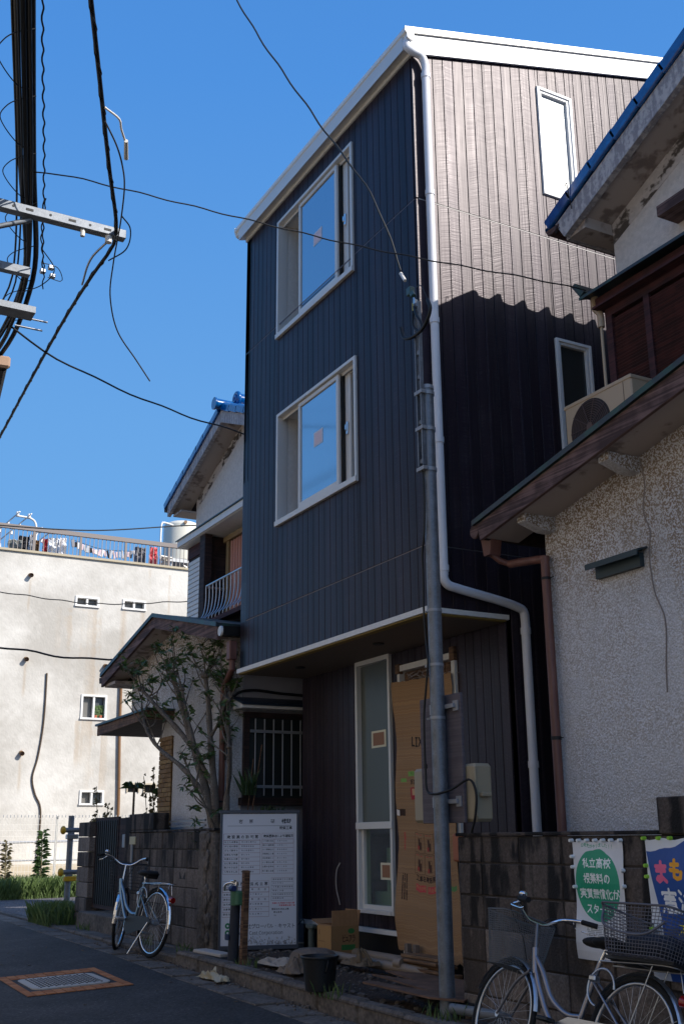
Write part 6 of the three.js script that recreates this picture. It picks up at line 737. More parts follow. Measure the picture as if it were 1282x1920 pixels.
{
  const t = thing('cardboard_box', 'open brown cardboard box with a green oval print standing on the soil', 'box', [-9.1, 0.1, -4.95]);
  const tx = canvasTex(512, 300, (g, w, h) => { g.fillStyle = '#8c6a44'; g.fillRect(0, 0, w, h); g.fillStyle = '#2f6a34'; g.beginPath(); g.ellipse(w * 0.72, h * 0.16, 62, 24, 0, 0, 7); g.fill(); g.fillRect(w * 0.36, h * 0.56, w * 0.5, h * 0.16); g.fillStyle = '#4a2c1c'; line(g, 'ピュアラ', w * 0.38, h * 0.27, 72, 62, 0.13); });
  const x0 = -9.47, x1 = -9.2, y0 = 0.03, y1 = 0.315, z1 = -4.9, z0 = -5.18;
  part(t, 'body', [box(x0, y0, z0, x0 + 0.012, y1, z1), box(x1 - 0.012, y0, z0, x1, y1, z1), box(x0, y0, z0, x1, y1, z0 + 0.012), box(x0, y0, z1 - 0.012, x1, y1, z1), box(x0, y0, z0, x1, y0 + 0.01, z1)], M.card);
  part(t, 'print', [bent(1, 1, (u, v) => [x1 + 0.002, lerp(y0, y1, v), lerp(z1, z0, u)])], S({ map: tx, roughness: 0.85 })); part(t, 'front_print', [bent(1, 1, (u, v) => [lerp(x0, x1, u), lerp(y0, y1, v), z1 + 0.002])], S({ map: canvasTex(128, 64, (g, w, h) => { g.fillStyle = '#a8804e'; g.fillRect(0, 0, w, h); g.strokeStyle = '#7c5c3a'; g.strokeRect(8, 30, 60, 26); g.fillStyle = '#8a6440'; g.fillRect(14, 8, 10, 10); }), roughness: 0.85 }));
  part(t, 'flap', [box(0, 0, -0.13, 0.008, 0.13, 0.13).rotateZ(0.05).translate(x1 - 0.01, y1, (z0 + z1) / 2)], M.card); part(t, 'flap', [box(-0.14, 0, -0.13, 0, 0.008, 0.13).rotateZ(-0.25).translate(x0, y1, (z0 + z1) / 2)], M.card); part(t, 'flap', [box(x0, 0, 0, x1, 0.13, 0.008).rotateX(-0.15).translate(0, y1, z0)], M.card); part(t, 'flap', [exXY([[x0, 0], [x1, 0], [x1 - 0.06, 0.1], [x0 + 0.02, 0.1]], 0, 0.008).rotateX(-1.9).translate(0, y1, z1 - 0.01)], M.card);
}
{
  const t = thing('bucket', 'black rubber bucket filled with wet mortar on the kerb', 'bucket', [-7.79, -0.01, -4.05]);
  const pr = [[0.15, 0], [0.165, 0.005], [0.2, 0.21], [0.215, 0.212], [0.218, 0.228], [0.2, 0.23], [0.185, 0.2], [0.18, 0.17]].map((p) => new THREE.Vector2(p[0] * 0.66, p[1] * 1.06)); part(t, 'pail', [plain(new THREE.LatheGeometry(pr, 32)).translate(-7.79, -0.01, -4.05)], M.plastic);
  part(t, 'mortar', [plain(new THREE.CircleGeometry(0.122, 24)).rotateX(-Math.PI / 2).translate(-7.79, 0.19, -4.05)], S({ map: M.concrete.map, color: 0x8a8a92, roughness: 0.5 })); for (const k of [-1, 1]) part(t, 'handle', [tube([[-7.79 + k * 0.137, 0.215, -4.05], [-7.79 + k * 0.165, 0.19, -4.03], [-7.79 + k * 0.16, 0.14, -4.02], [-7.79 + k * 0.13, 0.13, -4.03]], 0.005, 5, 14)], M.plastic);
}
{
  const pipeThing = (label, a, b, r) => { const t = thing('pvc_pipe', label, 'pipe', [(a[0] + b[0]) / 2, a[1], (a[2] + b[2]) / 2]); part(t, 'pipe', [cyl(V(...a), V(...b), r, r, 14)], hex(0x8a7a6a, 0.5)); part(t, 'collar', [cyl(V(lerp(a[0], b[0], 0.72), a[1], lerp(a[2], b[2], 0.72)), V(lerp(a[0], b[0], 0.78), a[1], lerp(a[2], b[2], 0.78)), r * 1.18, r * 1.18, 14)], hex(0x8a7a6a, 0.5)); };
  pipeThing('thicker grey-brown plastic pipe lying on the soil below the house wall', [-9.5, 0.085, -5.1], [-8.1, 0.05, -5.3], 0.045); pipeThing('front plastic pipe lying on the soil, nearer the kerb of the two', [-9.3, 0.085, -4.85], [-7.85, 0.04, -5.06], 0.042);
  const short = thing('drain_pipe', 'short grey drain pipe end lying beside the steel pole', 'pipe', [-6.15, 0.02, -4.3]); part(short, 'pipe', [cyl(V(-6.3, 0.03, -4.22), V(-5.9, 0.03, -4.29), 0.032, 0.032, 14, true)], hex(0x6e7276, 0.5)); part(short, 'lid', [cyl(V(-6.28, 0.0, -4.4), V(-6.28, 0.05, -4.4), 0.1, 0.1, 16)], M.plastic);
  const mat = (label, pts, y, s) => { const g = exXZ(pts, 0, 0.012); const p = g.attributes.position; for (let i = 0; i < p.count; i++) p.setY(i, p.getY(i) + y + 0.02 * Math.sin(p.getX(i) * 5 + s) * Math.cos(p.getZ(i) * 6)); const n = exXZ(pts, 0, 0.012); return item('cardboard_mat', label, 'cardboard', [g], M.cardWet, [pts[0][0], y, pts[0][1]]); };
  mat('trampled cardboard sheet on the soil, the one closest to the house', [[-8.2, -4.86], [-6.9, -4.58], [-6.6, -4.75], [-6.9, -5.05], [-7.9, -5.02]], 0.035, 0); mat('trampled cardboard sheet on the soil, middle one of three', [[-7.9, -4.56], [-6.7, -4.42], [-6.4, -4.5], [-6.55, -4.72], [-7.45, -4.72]], 0.045, 1); mat('trampled cardboard sheet on the soil, the one nearest the kerb', [[-7.45, -4.22], [-6.5, -4.18], [-6.25, -4.28], [-6.4, -4.42], [-7.2, -4.40], [-7.5, -4.30]], 0.05, 2);
  // crumpled sheets: noise-folded cloths
  const crumple = (name, label, cat, cx, cy, cz, w, d, hgt, seed, mat) => { const f = fbm(4, 4, 3, seed), g = bent(26, 18, (u, v) => { const e = Math.sin(u * Math.PI) * Math.sin(v * Math.PI); return [cx + (u - 0.5) * w + 0.08 * (f(v, u) - 0.5), cy + hgt * Math.pow(e, 0.5) * (0.3 + 1.1 * Math.abs(f(u, v) - 0.5) * 3), cz + (v - 0.5) * d + 0.08 * (f(u, v) - 0.5)]; }); return item(name, label, cat, [g], mat, [cx, cy, cz]); };
  const cloth = S({ color: 0xa29484, roughness: 0.6, side: THREE.DoubleSide });
  crumple('plastic_sheet', 'crumpled pale plastic sheet heaped on the soil by the notice board', 'plastic sheet', -9.15, 0.03, -4.42, 0.7, 0.26, 0.06, 601, cloth); crumple('rag', 'dirty brown rag hanging over the soil edge left of the bucket', 'rag', -8.72, 0.02, -4.32, 0.3, 0.26, 0.12, 607, S({ color: 0x7c6c5c, roughness: 0.8, side: THREE.DoubleSide })); crumple('rag', 'small crumpled cloth on the pipes behind the bucket', 'rag', -8.55, 0.06, -4.82, 0.36, 0.2, 0.1, 613, S({ color: 0x6c5c48, roughness: 0.8, side: THREE.DoubleSide })); crumple('plastic_bag', 'flattened pale bag lying in the gutter before the kerb', 'bag', -9.55, -0.09, -3.92, 0.5, 0.12, 0.06, 619, S({ color: 0xb0a284, roughness: 0.5, side: THREE.DoubleSide }));
  const sack = thing('sand_sack', 'grey woven sack lying between the notice board and the cardboard box', 'sack', [-9.3, 0.05, -4.7]); part(sack, 'bag', [(() => { const g = plain(new THREE.SphereGeometry(1, 24, 14)); const p = g.attributes.position, f = fbm(6, 6, 3, 631); for (let i = 0; i < p.count; i++) { const x = p.getX(i), y = p.getY(i), z = p.getZ(i), k = 0.9 + 0.25 * f((x + 1) / 2, (z + 1) / 2); p.setXYZ(i, Math.sign(x) * Math.pow(Math.abs(x), 0.6) * 0.2 * k, y * 0.085 * k, Math.sign(z) * Math.pow(Math.abs(z), 0.7) * 0.15 * k); } g.computeVertexNormals(); return g.rotateY(0.35).translate(-9.1, 0.07, -4.66); })()], hex(0x6e6258, 0.85));
  item('polystyrene_board', 'small dirty white board lying on the soil at the foot of the notice board', 'board', [box(-0.3, -0.015, -0.07, 0.3, 0.015, 0.07, 0.006).rotateY(0.05).translate(-10.25, 0.05, -4.2)], hex(0xb4aca4, 0.8), [-10.25, 0.05, -4.2]);
  const planks = thing('timber_stack', 'short orange-brown timber offcuts stacked under the boarded entrance', 'timber', [-8.1, 0, -5.3]); for (let i = 0; i < 5; i++) part(planks, 'plank', [box(-8.35 + i * 0.02, 0.02 + i * 0.028, -5.2 + (i % 2) * 0.05, -7.6 - i * 0.03, 0.044 + i * 0.028, -5.05 + (i % 2) * 0.04, 0.003)], M.plyBrown); for (const x of [-8.55, -8.42]) part(planks, 'prop', [box(x, -0.02, -5.3, x + 0.05, 0.2, -5.26)], M.foundation);
  item('cable_tail', 'thin pale cable end sticking up from the siding near the cardboard box', 'cable', [tube([[-9.9, 0.45, ZR + 0.02], [-9.92, 0.62, ZR + 0.05], [-9.9, 0.78, ZR + 0.05], [-9.87, 0.84, ZR + 0.03]], 0.006, 5, 16)], hex(0xa8a09a, 0.6), [-9.9, 0.45, ZR]);
  item('pipe_stub', 'capped upright pipe stub with a bit of green tape left of the cardboard box', 'pipe', [cyl(V(-9.75, 0, -4.98), V(-9.75, 0.26, -4.98), 0.03, 0.03, 10), box(-9.8, 0.26, -5.0, -9.66, 0.3, -4.94, 0.01)], hex(0x4a5450, 0.6), [-9.75, 0, -4.98]);
  item('wall_paper', 'torn red-printed packaging bit stuck beside the entrance next to the block wall', 'packaging', [box(-7.83, 0.88, ZR + 0.05, -7.70, 1.1, ZR + 0.09, 0.015)], hex(0xa8684c, 0.8), [-7.8, 0.9, ZR]);
  { const g = [], r = RNG(71); for (let i = 0; i < 420; i++) { const x = lerp(-10.6, -6.3, r()), z = lerp(-5.2, -4.17, r()), s = 0.006 + r() * r() * 0.03; g.push(plain(new THREE.DodecahedronGeometry(s, 0)).scale(1, 0.7, 1.2).rotateY(r() * 6).translate(x, lotH(x, z) + s * 0.3, z)); } for (let i = 0; i < 160; i++) { const x = lerp(-13, -6, r()), z = lerp(-4.02, -3.75, r() * r()), s = 0.004 + r() * 0.012; g.push(plain(new THREE.DodecahedronGeometry(s, 0)).rotateY(r() * 6).translate(x, roadBase(x) + 0.008, z)); } for (let i = 0; i < 60; i++) { const x = lerp(-13, -5, r()), z = lerp(-3.7, -2, r() * r()), s = 0.004 + r() * r() * 0.014; g.push(plain(new THREE.DodecahedronGeometry(s, 0)).scale(1.4, 0.4, 1).rotateY(r() * 6).translate(x, roadY(x, z) + 0.003, z)); } const m = item('rubble', 'loose stones and crumbs of rubble over the building plot and gutter', 'rubble', g, M.concrete, [-8.5, 0, -4.6]); m.userData.kind = 'stuff'; }
}
{ // manhole: paved frame with a ribbed lid, set into the asphalt
  const A = [-10.93, -2.37], B = [-9.74, -2.37], C = [-9.79, -3.29], D = [-10.98, -3.29], q = (u, v) => { const x = lerp(lerp(A[0], B[0], u), lerp(D[0], C[0], u), v), z = lerp(lerp(A[1], B[1], u), lerp(D[1], C[1], u), v); return [x, roadY(x, z), z]; };
  const t = thing('manhole_cover', 'grey ribbed rectangular manhole cover in a frame of orange paving bricks on the road', 'manhole cover', q(0.5, 0.5));
  const bq = (u0, v0, u1, v1, lo, hi) => { const p = [q(u0, v0), q(u1, v0), q(u1, v1), q(u0, v1)], T = p.map((a) => V(a[0], a[1] + hi, a[2])), Bt = p.map((a) => V(a[0], a[1] + lo, a[2])), o = []; const tri = (a, b, c) => o.push(a.x, a.y, a.z, b.x, b.y, b.z, c.x, c.y, c.z); tri(T[0], T[1], T[2]); tri(T[0], T[2], T[3]); for (let i = 0; i < 4; i++) { const j = (i + 1) % 4; tri(Bt[i], Bt[j], T[j]); tri(Bt[i], T[j], T[i]); } return fromTris(o); };
  part(t, 'bed', [bq(0, 0, 1, 1, -0.02, 0.004)], M.asphalt);
  const om = [0xb87446, 0xa8683e, 0xc07e50, 0xb07044].map((c) => S({ color: c, bumpMap: M.bumpPore, bumpScale: 0.002, roughness: 0.9 }));
  const g = 0.006, brick = (u0, v0, u1, v1) => part(t, 'paving_brick', [bq(u0 + g * 0.6, v0 + g, u1 - g * 0.6, v1 - g, -0.01, 0.010 + rr(-0.001, 0.001))], om[Math.floor(R() * 4)]);
  for (let i = 0; i < 12; i++) { brick(i / 12, 0, (i + 1) / 12, 0.085); brick(i / 12, 0.915, (i + 1) / 12, 1); } for (let i = 0; i < 9; i++) { const a = 0.085 + i * 0.0922; brick(0, a, 0.09, a + 0.0922); brick(0.09, a, 0.18, a + 0.0922); brick(0.82, a, 0.91, a + 0.0922); brick(0.91, a, 1, a + 0.0922); }
  const c = q(0.5, 0.5), lid = part(t, 'lid', [exXY((() => { const o = []; for (let k = 0; k < 4; k++) for (let i = 0; i <= 5; i++) { const a = (k + i / 5) * Math.PI / 2; o.push([Math.cos(a) * 0.1 + [1, -1, -1, 1][k] * 0.25, Math.sin(a) * 0.1 + [1, 1, -1, -1][k] * 0.24]); } return o; })(), -0.01, 0.012).rotateX(-Math.PI / 2 + 0.03).rotateZ(-0.012).translate(c[0], c[1], c[2])], hex(0xb4aca4, 0.6));
  const ribs = []; for (let i = -8; i <= 8; i++) for (let j = -8; j <= 8; j++) if ((i + j) % 2 === 0) ribs.push(cbox(0.026, 0.006, 0.014, 0).rotateY((i % 2) * 0.8).rotateX(0.03).rotateZ(-0.012).translate(c[0] + i * 0.034, c[1] + 0.014 - i * 0.0004 * 1 - j * 0.034 * 0.03, c[2] + j * 0.033)); part(lid, 'rib', ribs, hex(0x4c4640, 0.7));
}

// ---------- vegetation ----------
{ // pollarded evergreen in the left front garden: knuckled pale limbs, whorls of narrow leaves at their tips
  const t = thing('garden_tree', 'small pollarded tree with bare pale limbs and leaf tufts in front of the left house', 'tree', [-11.1, 0.2, -4.56]);
  const r = RNG(33), wood = [], leaves = [];
  const limb = (pts, r0, r1) => { const c = new THREE.CatmullRomCurve3(pts.map((p) => V(...p)), false, 'centripetal'), n = pts.length * 4; r0 *= 0.8; r1 *= 0.85; for (let i = 0; i < n; i++) { const a = c.getPoint(i / n), b = c.getPoint((i + 1) / n); if (a.distanceTo(b) > 1e-4) wood.push(cyl(a, b, lerp(r0, r1, i / n) * (1 + 0.12 * Math.sin(i * 1.7)), lerp(r0, r1, (i + 1) / n) * (1 + 0.12 * Math.sin((i + 1) * 1.7)), 8)); } return c; };
  const leaf = (p, dir, len) => { const q = new THREE.Quaternion().setFromUnitVectors(V(0, 0, 1), dir.clone().normalize()), w = len * 0.17, o = [], pt = (x, y, z) => V(x, y, z).applyQuaternion(q).add(p); const tri = (a, b, c) => o.push(a.x, a.y, a.z, b.x, b.y, b.z, c.x, c.y, c.z); const A = pt(0, 0, 0), B = pt(w, 0.25 * w, len * 0.45), C = pt(-w, 0.25 * w, len * 0.45), D = pt(0, -0.12 * len, len), E = pt(0, -0.02 * len, len * 0.5); tri(A, B, E); tri(A, E, C); tri(B, D, E); tri(C, E, D); leaves.push(fromTris(o)); };
  const whorl = (p, n = 11, s = 1) => { for (let i = 0; i < n; i++) { const a = i / n * 6.283 + r(), el = lerp(-0.5, 0.7, r()); leaf(V(p.x + (r() - 0.5) * 0.03, p.y + (r() - 0.5) * 0.04, p.z + (r() - 0.5) * 0.03), V(Math.cos(a) * Math.cos(el), Math.sin(el) - 0.12, Math.sin(a) * Math.cos(el)), s * lerp(0.07, 0.125, r())); } };
  const knuckle = (p, s) => wood.push(plain(new THREE.DodecahedronGeometry(s, 1)).scale(1, 0.8, 1).translate(p.x, p.y, p.z));
  const B = [-11.05, 0.95, -4.56];
  const mains = [
    [[B, [-11.35, 1.5, -4.55], [-11.75, 2.05, -4.53], [-12.1, 2.55, -4.5], [-12.35, 2.95, -4.46]], 0.075, 0.034], [[B, [-11.25, 1.6, -4.58], [-11.45, 2.15, -4.6], [-11.55, 2.6, -4.6], [-11.6, 2.85, -4.58]], 0.06, 0.028],
    [[[-11.35, 1.5, -4.55], [-11.9, 1.85, -4.45], [-12.4, 2.08, -4.36], [-12.7, 2.3, -4.30], [-12.85, 2.5, -4.28]], 0.038, 0.018], [[[-11.75, 2.05, -4.53], [-12.2, 2.35, -4.44], [-12.7, 2.65, -4.36], [-13.0, 2.85, -4.3]], 0.042, 0.022],
    [[B, [-11.0, 1.5, -4.62], [-11.02, 1.85, -4.66], [-11.1, 2.3, -4.66], [-11.12, 2.52, -4.66]], 0.042, 0.02], [[[-11.25, 1.6, -4.58], [-11.6, 2.0, -4.5], [-11.8, 2.4, -4.46], [-11.9, 2.72, -4.42]], 0.036, 0.018], [[[-11.45, 2.15, -4.6], [-11.3, 2.35, -4.66], [-11.2, 2.65, -4.68]], 0.026, 0.016], [[[-11.0, 1.5, -4.62], [-10.9, 1.75, -4.6], [-10.82, 2.0, -4.56]], 0.022, 0.014], [[B, [-11.1, 1.25, -4.5], [-11.2, 1.45, -4.44], [-11.32, 1.6, -4.4]], 0.024, 0.012],
  ];
  const tips = [];
  for (const [p, a, b] of mains) { const c = limb(p, a, b), e = c.getPoint(1); knuckle(e, b * 2); for (const k of [0.55, 0.8, 1, 1]) { const s = c.getPoint(k), n = 1 + Math.floor(r() * 2); for (let i = 0; i < n + (k === 1 ? 1 : 0); i++) { const d = V(-0.35 + (r() - 0.5) * 1.1, 0.35 + r() * 0.5, (r() - 0.5) * 0.8).multiplyScalar(0.45), m = s.clone().addScaledVector(d, 0.5).add(V((r() - 0.5) * 0.1, -0.02, (r() - 0.5) * 0.08)), q = s.clone().add(d); limb([s.toArray(), m.toArray(), q.toArray()], 0.012, 0.006); knuckle(q, 0.014); tips.push(q); } } }
  for (const q of tips) { if (r() < 0.8) whorl(q, 8 + Math.floor(r() * 5), 1); for (let i = 0; i < 1; i++) { const d = q.clone().add(V((r() - 0.5) * 0.24, 0.06 + r() * 0.12, (r() - 0.5) * 0.22)); limb([q.toArray(), q.clone().lerp(d, 0.5).add(V(0.02, -0.01, 0)).toArray(), d.toArray()], 0.006, 0.003); whorl(d, 8 + Math.floor(r() * 4), 0.9); } }
  for (const [x, y, z] of [[-12.4, 3.12, -4.44], [-11.9, 3.2, -4.46], [-12.0, 3.35, -4.45], [-12.75, 2.95, -4.35], [-11.6, 3.05, -4.58], [-11.95, 2.95, -4.42], [-12.3, 2.9, -4.4], [-11.25, 2.8, -4.68], [-11.4, 1.4, -4.4], [-11.25, 1.25, -4.38], [-10.98, 1.35, -4.5], [-11.3, 1.15, -4.42], [-11.12, 1.08, -4.46], [-10.95, 1.1, -4.5], [-11.2, 1.02, -4.42]]) whorl(V(x, y, z), 13, 1.1);
  limb([[-11.05, 0.1, -4.56], B], 0.1, 0.085); limb([[-10.93, 0.1, -4.58], [-10.9, 1.0, -4.6], [-11.0, 1.5, -4.62]], 0.05, 0.04); limb([[-11.2, 0.1, -4.54], [-11.18, 1.1, -4.55], [-11.35, 1.5, -4.55]], 0.05, 0.05);
  part(t, 'trunk', wood, M.bark); part(t, 'foliage', leaves, M.leaf);
}
function blades(n, seed, place, h0, h1, w) { const r = RNG(seed), o = []; for (let i = 0; i < n; i++) { const [x, y, z] = place(r), a = r() * 6.283, h = lerp(h0, h1, r()), lx = Math.cos(a) * h * (0.15 + r() * 0.5), lz = Math.sin(a) * h * (0.15 + r() * 0.5), px = -Math.sin(a) * w, pz = Math.cos(a) * w; o.push(x - px, y, z - pz, x + px, y, z + pz, x + lx * 0.4 + px * 0.6, y + h * 0.6, z + lz * 0.4 + pz * 0.6, x - px, y, z - pz, x + lx * 0.4 + px * 0.6, y + h * 0.6, z + lz * 0.4 + pz * 0.6, x + lx, y + h, z + lz); } return fromTris(o); }
{
  const g1 = item('grass_clump', 'clump of grass at the foot of the left end pier by the road', 'grass', [blades(2600, 11, (r) => [-16.1 + (r() - 0.5) * 1.3 * Math.sqrt(r()), -0.03, -4.25 + (r() - 0.5) * 0.55], 0.08, 0.32, 0.006)], M.grass, [-16.1, 0, -4.25]); g1.userData.kind = 'stuff';
  const g2 = item('weed_bank', 'bank of green weeds along the far side of the gravel in front of the white fence', 'weeds', [blades(11000, 12, (r) => { const u = r(), w = Math.pow(r(), 1.4); return [lerp(-22.0, -24.4, u * 0.25 + w * 0.65) - u * 0.3, 0, lerp(-4.3, -8.6, u)]; }, 0.08, 0.45, 0.009)], M.grass, [-20.5, 0, -5.5]); g2.userData.kind = 'stuff';
  const g3 = item('wall_weeds', 'sparse small weeds growing along the foot of the left wall and the kerb', 'weeds', [blades(220, 13, (r) => { const c = [[-14.6, -4.2], [-12.2, -4.24], [-10.9, -4.2], [-9.5, -4.18], [-7.6, -4.02], [-6.35, -4.15]][Math.floor(r() * 6)]; return [c[0] + (r() - 0.5) * 0.4, -0.03, c[1] + (r() - 0.5) * 0.12]; }, 0.03, 0.13, 0.005)], M.grass, [-11, 0, -4.2]); g3.userData.kind = 'stuff';
  const stalk = (label, x, z, h, seed, mat, n = 60, spread = 0.09, cone = 1) => { const t = thing('tall_weed', label, 'weed', [x, 0, z]), r = RNG(seed), o = [], L = []; L.push(tube([[x, 0, z], [x + 0.03, h * 0.5, z], [x + 0.01, h, z + 0.02]], 0.012, 5, 12)); for (let i = 0; i < n; i++) { const k = 0.15 + 0.85 * r(), a = r() * 6.28, l = spread * (cone ? 1.2 - 0.6 * k : 0.5 + k) * (0.6 + r() * 0.7), p = V(x + 0.02, h * k, z); o.push(p.x, p.y, p.z, p.x + Math.cos(a) * l * 0.6 - 0.014 * Math.sin(a), p.y + 0.05, p.z + Math.sin(a) * l * 0.6 + 0.014 * Math.cos(a), p.x + Math.cos(a) * l, p.y + 0.02, p.z + Math.sin(a) * l, p.x, p.y, p.z, p.x + Math.cos(a) * l, p.y + 0.02, p.z + Math.sin(a) * l, p.x + Math.cos(a) * l * 0.6 + 0.014 * Math.sin(a), p.y + 0.05, p.z + Math.sin(a) * l * 0.6 - 0.014 * Math.cos(a)); } part(t, 'stem', L, M.dryWeed); part(t, 'foliage', [fromTris(o)], mat); };
  stalk('tall leafy weed standing alone before the white fence', -22.8, -5.64, 1.25, 21, M.leafDark, 260, 0.2); stalk('half-cut tall weed at the left picture edge before the fence', -22.8, -4.95, 1.05, 22, M.dryWeed, 120, 0.16); stalk('thin reddish weed between the fence and the barrier post', -22.7, -6.6, 1.0, 23, M.dryWeed, 90, 0.16);
  const twig = (label, x, z, h, seed, n) => { const t = thing('dry_shrub', label, 'shrub', [x, 0, z]), r = RNG(seed), g = [], o = []; for (let i = 0; i < n; i++) { const a = r() * 6.28, s = 0.25 * r(), y0 = h * 0.3 * r(), q = [x + Math.cos(a) * s, h * (0.6 + 0.4 * r()), z + Math.sin(a) * s]; g.push(tube([[x, y0, z], [lerp(x, q[0], 0.4), lerp(y0, q[1], 0.5), lerp(z, q[2], 0.4)], q], 0.005, 4, 8)); for (let k = 0; k < 26; k++) { const u = 0.35 + 0.65 * r(), p = V(lerp(x, q[0], u) + (r() - 0.5) * 0.07, lerp(y0, q[1], u) + (r() - 0.5) * 0.06, lerp(z, q[2], u) + (r() - 0.5) * 0.07), l = 0.03 + r() * 0.03; o.push(p.x, p.y, p.z, p.x + (r() - 0.5) * l, p.y + l, p.z + (r() - 0.5) * l, p.x + (r() - 0.5) * l, p.y + l * 0.3, p.z + l); } } part(t, 'branches', g, M.dryWeed); part(t, 'leaves', [fromTris(o)], M.dryWeed); };
  twig('tall dry shrub rising behind the barrier post by the left pier', -16.4, -4.9, 1.95, 31, 10); twig('dry shrub behind the gate before the cream wall', -15.2, -5.3, 2.05, 32, 12); twig('dry shrub between the gate and the dark pier', -14.8, -5.35, 1.75, 33, 9); twig('low scrubby shrub just behind the dark pier', -14.3, -5.35, 1.6, 34, 8);
  const palm = (label, x, z, h, seed) => { const t = thing('potted_plant', label, 'plant', [x, 0, z]), r = RNG(seed), o = []; part(t, 'stem', [cyl(V(x, 0.1, z), V(x + 0.02, h, z), 0.022, 0.016, 8)], M.bark); for (const y of [h, h - 0.02, h * 0.72]) for (let i = 0; i < 9; i++) { const a = i / 9 * 6.28 + r(), l = (y > h * 0.8 ? 0.2 : 0.16) * (0.7 + 0.5 * r()), w = 0.016, e = -0.3 + r() * 0.9, P0 = V(x + 0.02, y, z), P1 = P0.clone().add(V(Math.cos(a) * l * 0.6, l * 0.5 * e + 0.05, Math.sin(a) * l * 0.6)), P2 = P0.clone().add(V(Math.cos(a) * l, l * 0.4 * e, Math.sin(a) * l)), n = V(-Math.sin(a) * w, 0, Math.cos(a) * w); for (const s of [1, -1]) { const q = P1.clone().addScaledVector(n, s); o.push(P0.x, P0.y, P0.z, q.x, q.y, q.z, P2.x, P2.y, P2.z); } } part(t, 'leaves', [fromTris(o)], M.leafDark); };
  palm('palm-like plant on a thin stem above the gate, leftmost of the row', -15.1, -4.95, 1.78, 41); palm('palm-like plant with a round tuft between gate and dark pier', -13.95, -5.0, 1.62, 42); palm('palm-like plant with a round tuft above the dark pier', -13.65, -5.1, 1.75, 43); palm('thin bare-stemmed plant at the brick corner of the left house', -13.35, -4.98, 1.7, 44);
  const sill = thing('reed_plant', 'spiky green plant before the barred side window of the left house', 'plant', [-11.0, 1.3, -4.95]); part(sill, 'leaves', [blades(90, 51, (r) => [-11.02 + (r() - 0.5) * 0.12, 1.52, -4.88 + (r() - 0.5) * 0.12], 0.1, 0.3, 0.005)], M.leafDark); part(sill, 'cane', [cyl(V(-11.02, 1.2, -4.9), V(-11.0, 2.05, -5.02), 0.008, 0.006, 6), cyl(V(-11.05, 1.1, -4.86), V(-11.02, 1.9, -4.93), 0.006, 0.005, 6)], M.oldWood); part(sill, 'low_leaves', [blades(120, 52, (r) => [-11.0 + (r() - 0.5) * 0.1, 1.28, -5.0 - r() * 0.3], 0.06, 0.16, 0.006)], M.leafDark);
}

// ---------- white mesh fence, barrier posts ----------
{
  const X = -24.6, t = thing('mesh_fence', 'white wire mesh fence beyond the gravel in front of the cream block', 'fence', [X, 0, -6.5]), wm = hex(0xd8d4cc, 0.5);
  for (let p = 0; p < 4; p++) { const z0 = -4.4 - p * 2, z1 = z0 - 1.96, g = []; for (let z = z0; z > z1; z -= 0.075) g.push(box(X - 0.003, 0.05, z - 0.003, X + 0.003, 1.55, z + 0.003)); for (let i = 0; i <= 12; i++) { const y = 0.08 + i * 0.12; g.push(box(X - 0.002, y - 0.003, z1, X + 0.005, y + 0.003, z0)); } g.push(tube([[X, 1.52, z0], [X + 0.03, 1.57, z0]], 0.004, 4, 4)); for (let z = z0; z > z1; z -= 0.075) g.push(box(X, 1.55, z - 0.003, X + 0.05, 1.60, z + 0.003)); part(t, 'mesh_panel', g, wm); part(t, 'post', [cyl(V(X - 0.03, -0.1, z0 + 0.02), V(X - 0.03, 1.6, z0 + 0.02), 0.022, 0.022, 8)], wm); }
  item('handrail', 'dark handrail along the base of the cream block behind the fence', 'handrail', [tube([[-27.6, 1.02, -5.0], [-27.6, 1.05, -7.5], [-27.6, 1.05, -8.5], [-27.6, 0.95, -8.6], [-27.6, 0.5, -8.6]], 0.03, 6, 30), tube([[-27.6, 0.62, -5.0], [-27.6, 0.62, -8.5]], 0.02, 6, 8)], M.greySteel, [-27.6, 0.6, -7]);
  const b = thing('barrier_post', 'grey steel barrier post with yellow-capped cross pipes beside the left pier', 'post', [-17, 0, -4.62]);
  part(b, 'post', [cyl(V(-17, -0.05, -4.62), V(-17, 1.43, -4.62), 0.045, 0.045, 12)], M.galv); const yel = hex(0xc89a1c, 0.5);
  for (const y of [1.22, 0.62]) { part(b, 'cross_pipe', [cyl(V(-16.94, y, -4.5), V(-16.94, y, -4.76), 0.035, 0.035, 10), box(-17.02, y - 0.09, -4.66, -16.92, y - 0.02, -4.58, 0.008)], M.galv); for (const z of [-4.49, -4.77]) part(b, 'end_cap', [plain(new THREE.SphereGeometry(0.062, 14, 10)).scale(1, 1, 0.7).translate(-16.94, y, z)], yel); part(b, 'bracket', [box(-16.99, y - 0.13, -4.72, -16.9, y - 0.06, -4.54, 0.01)], y > 1 ? M.steel : yel); }
}

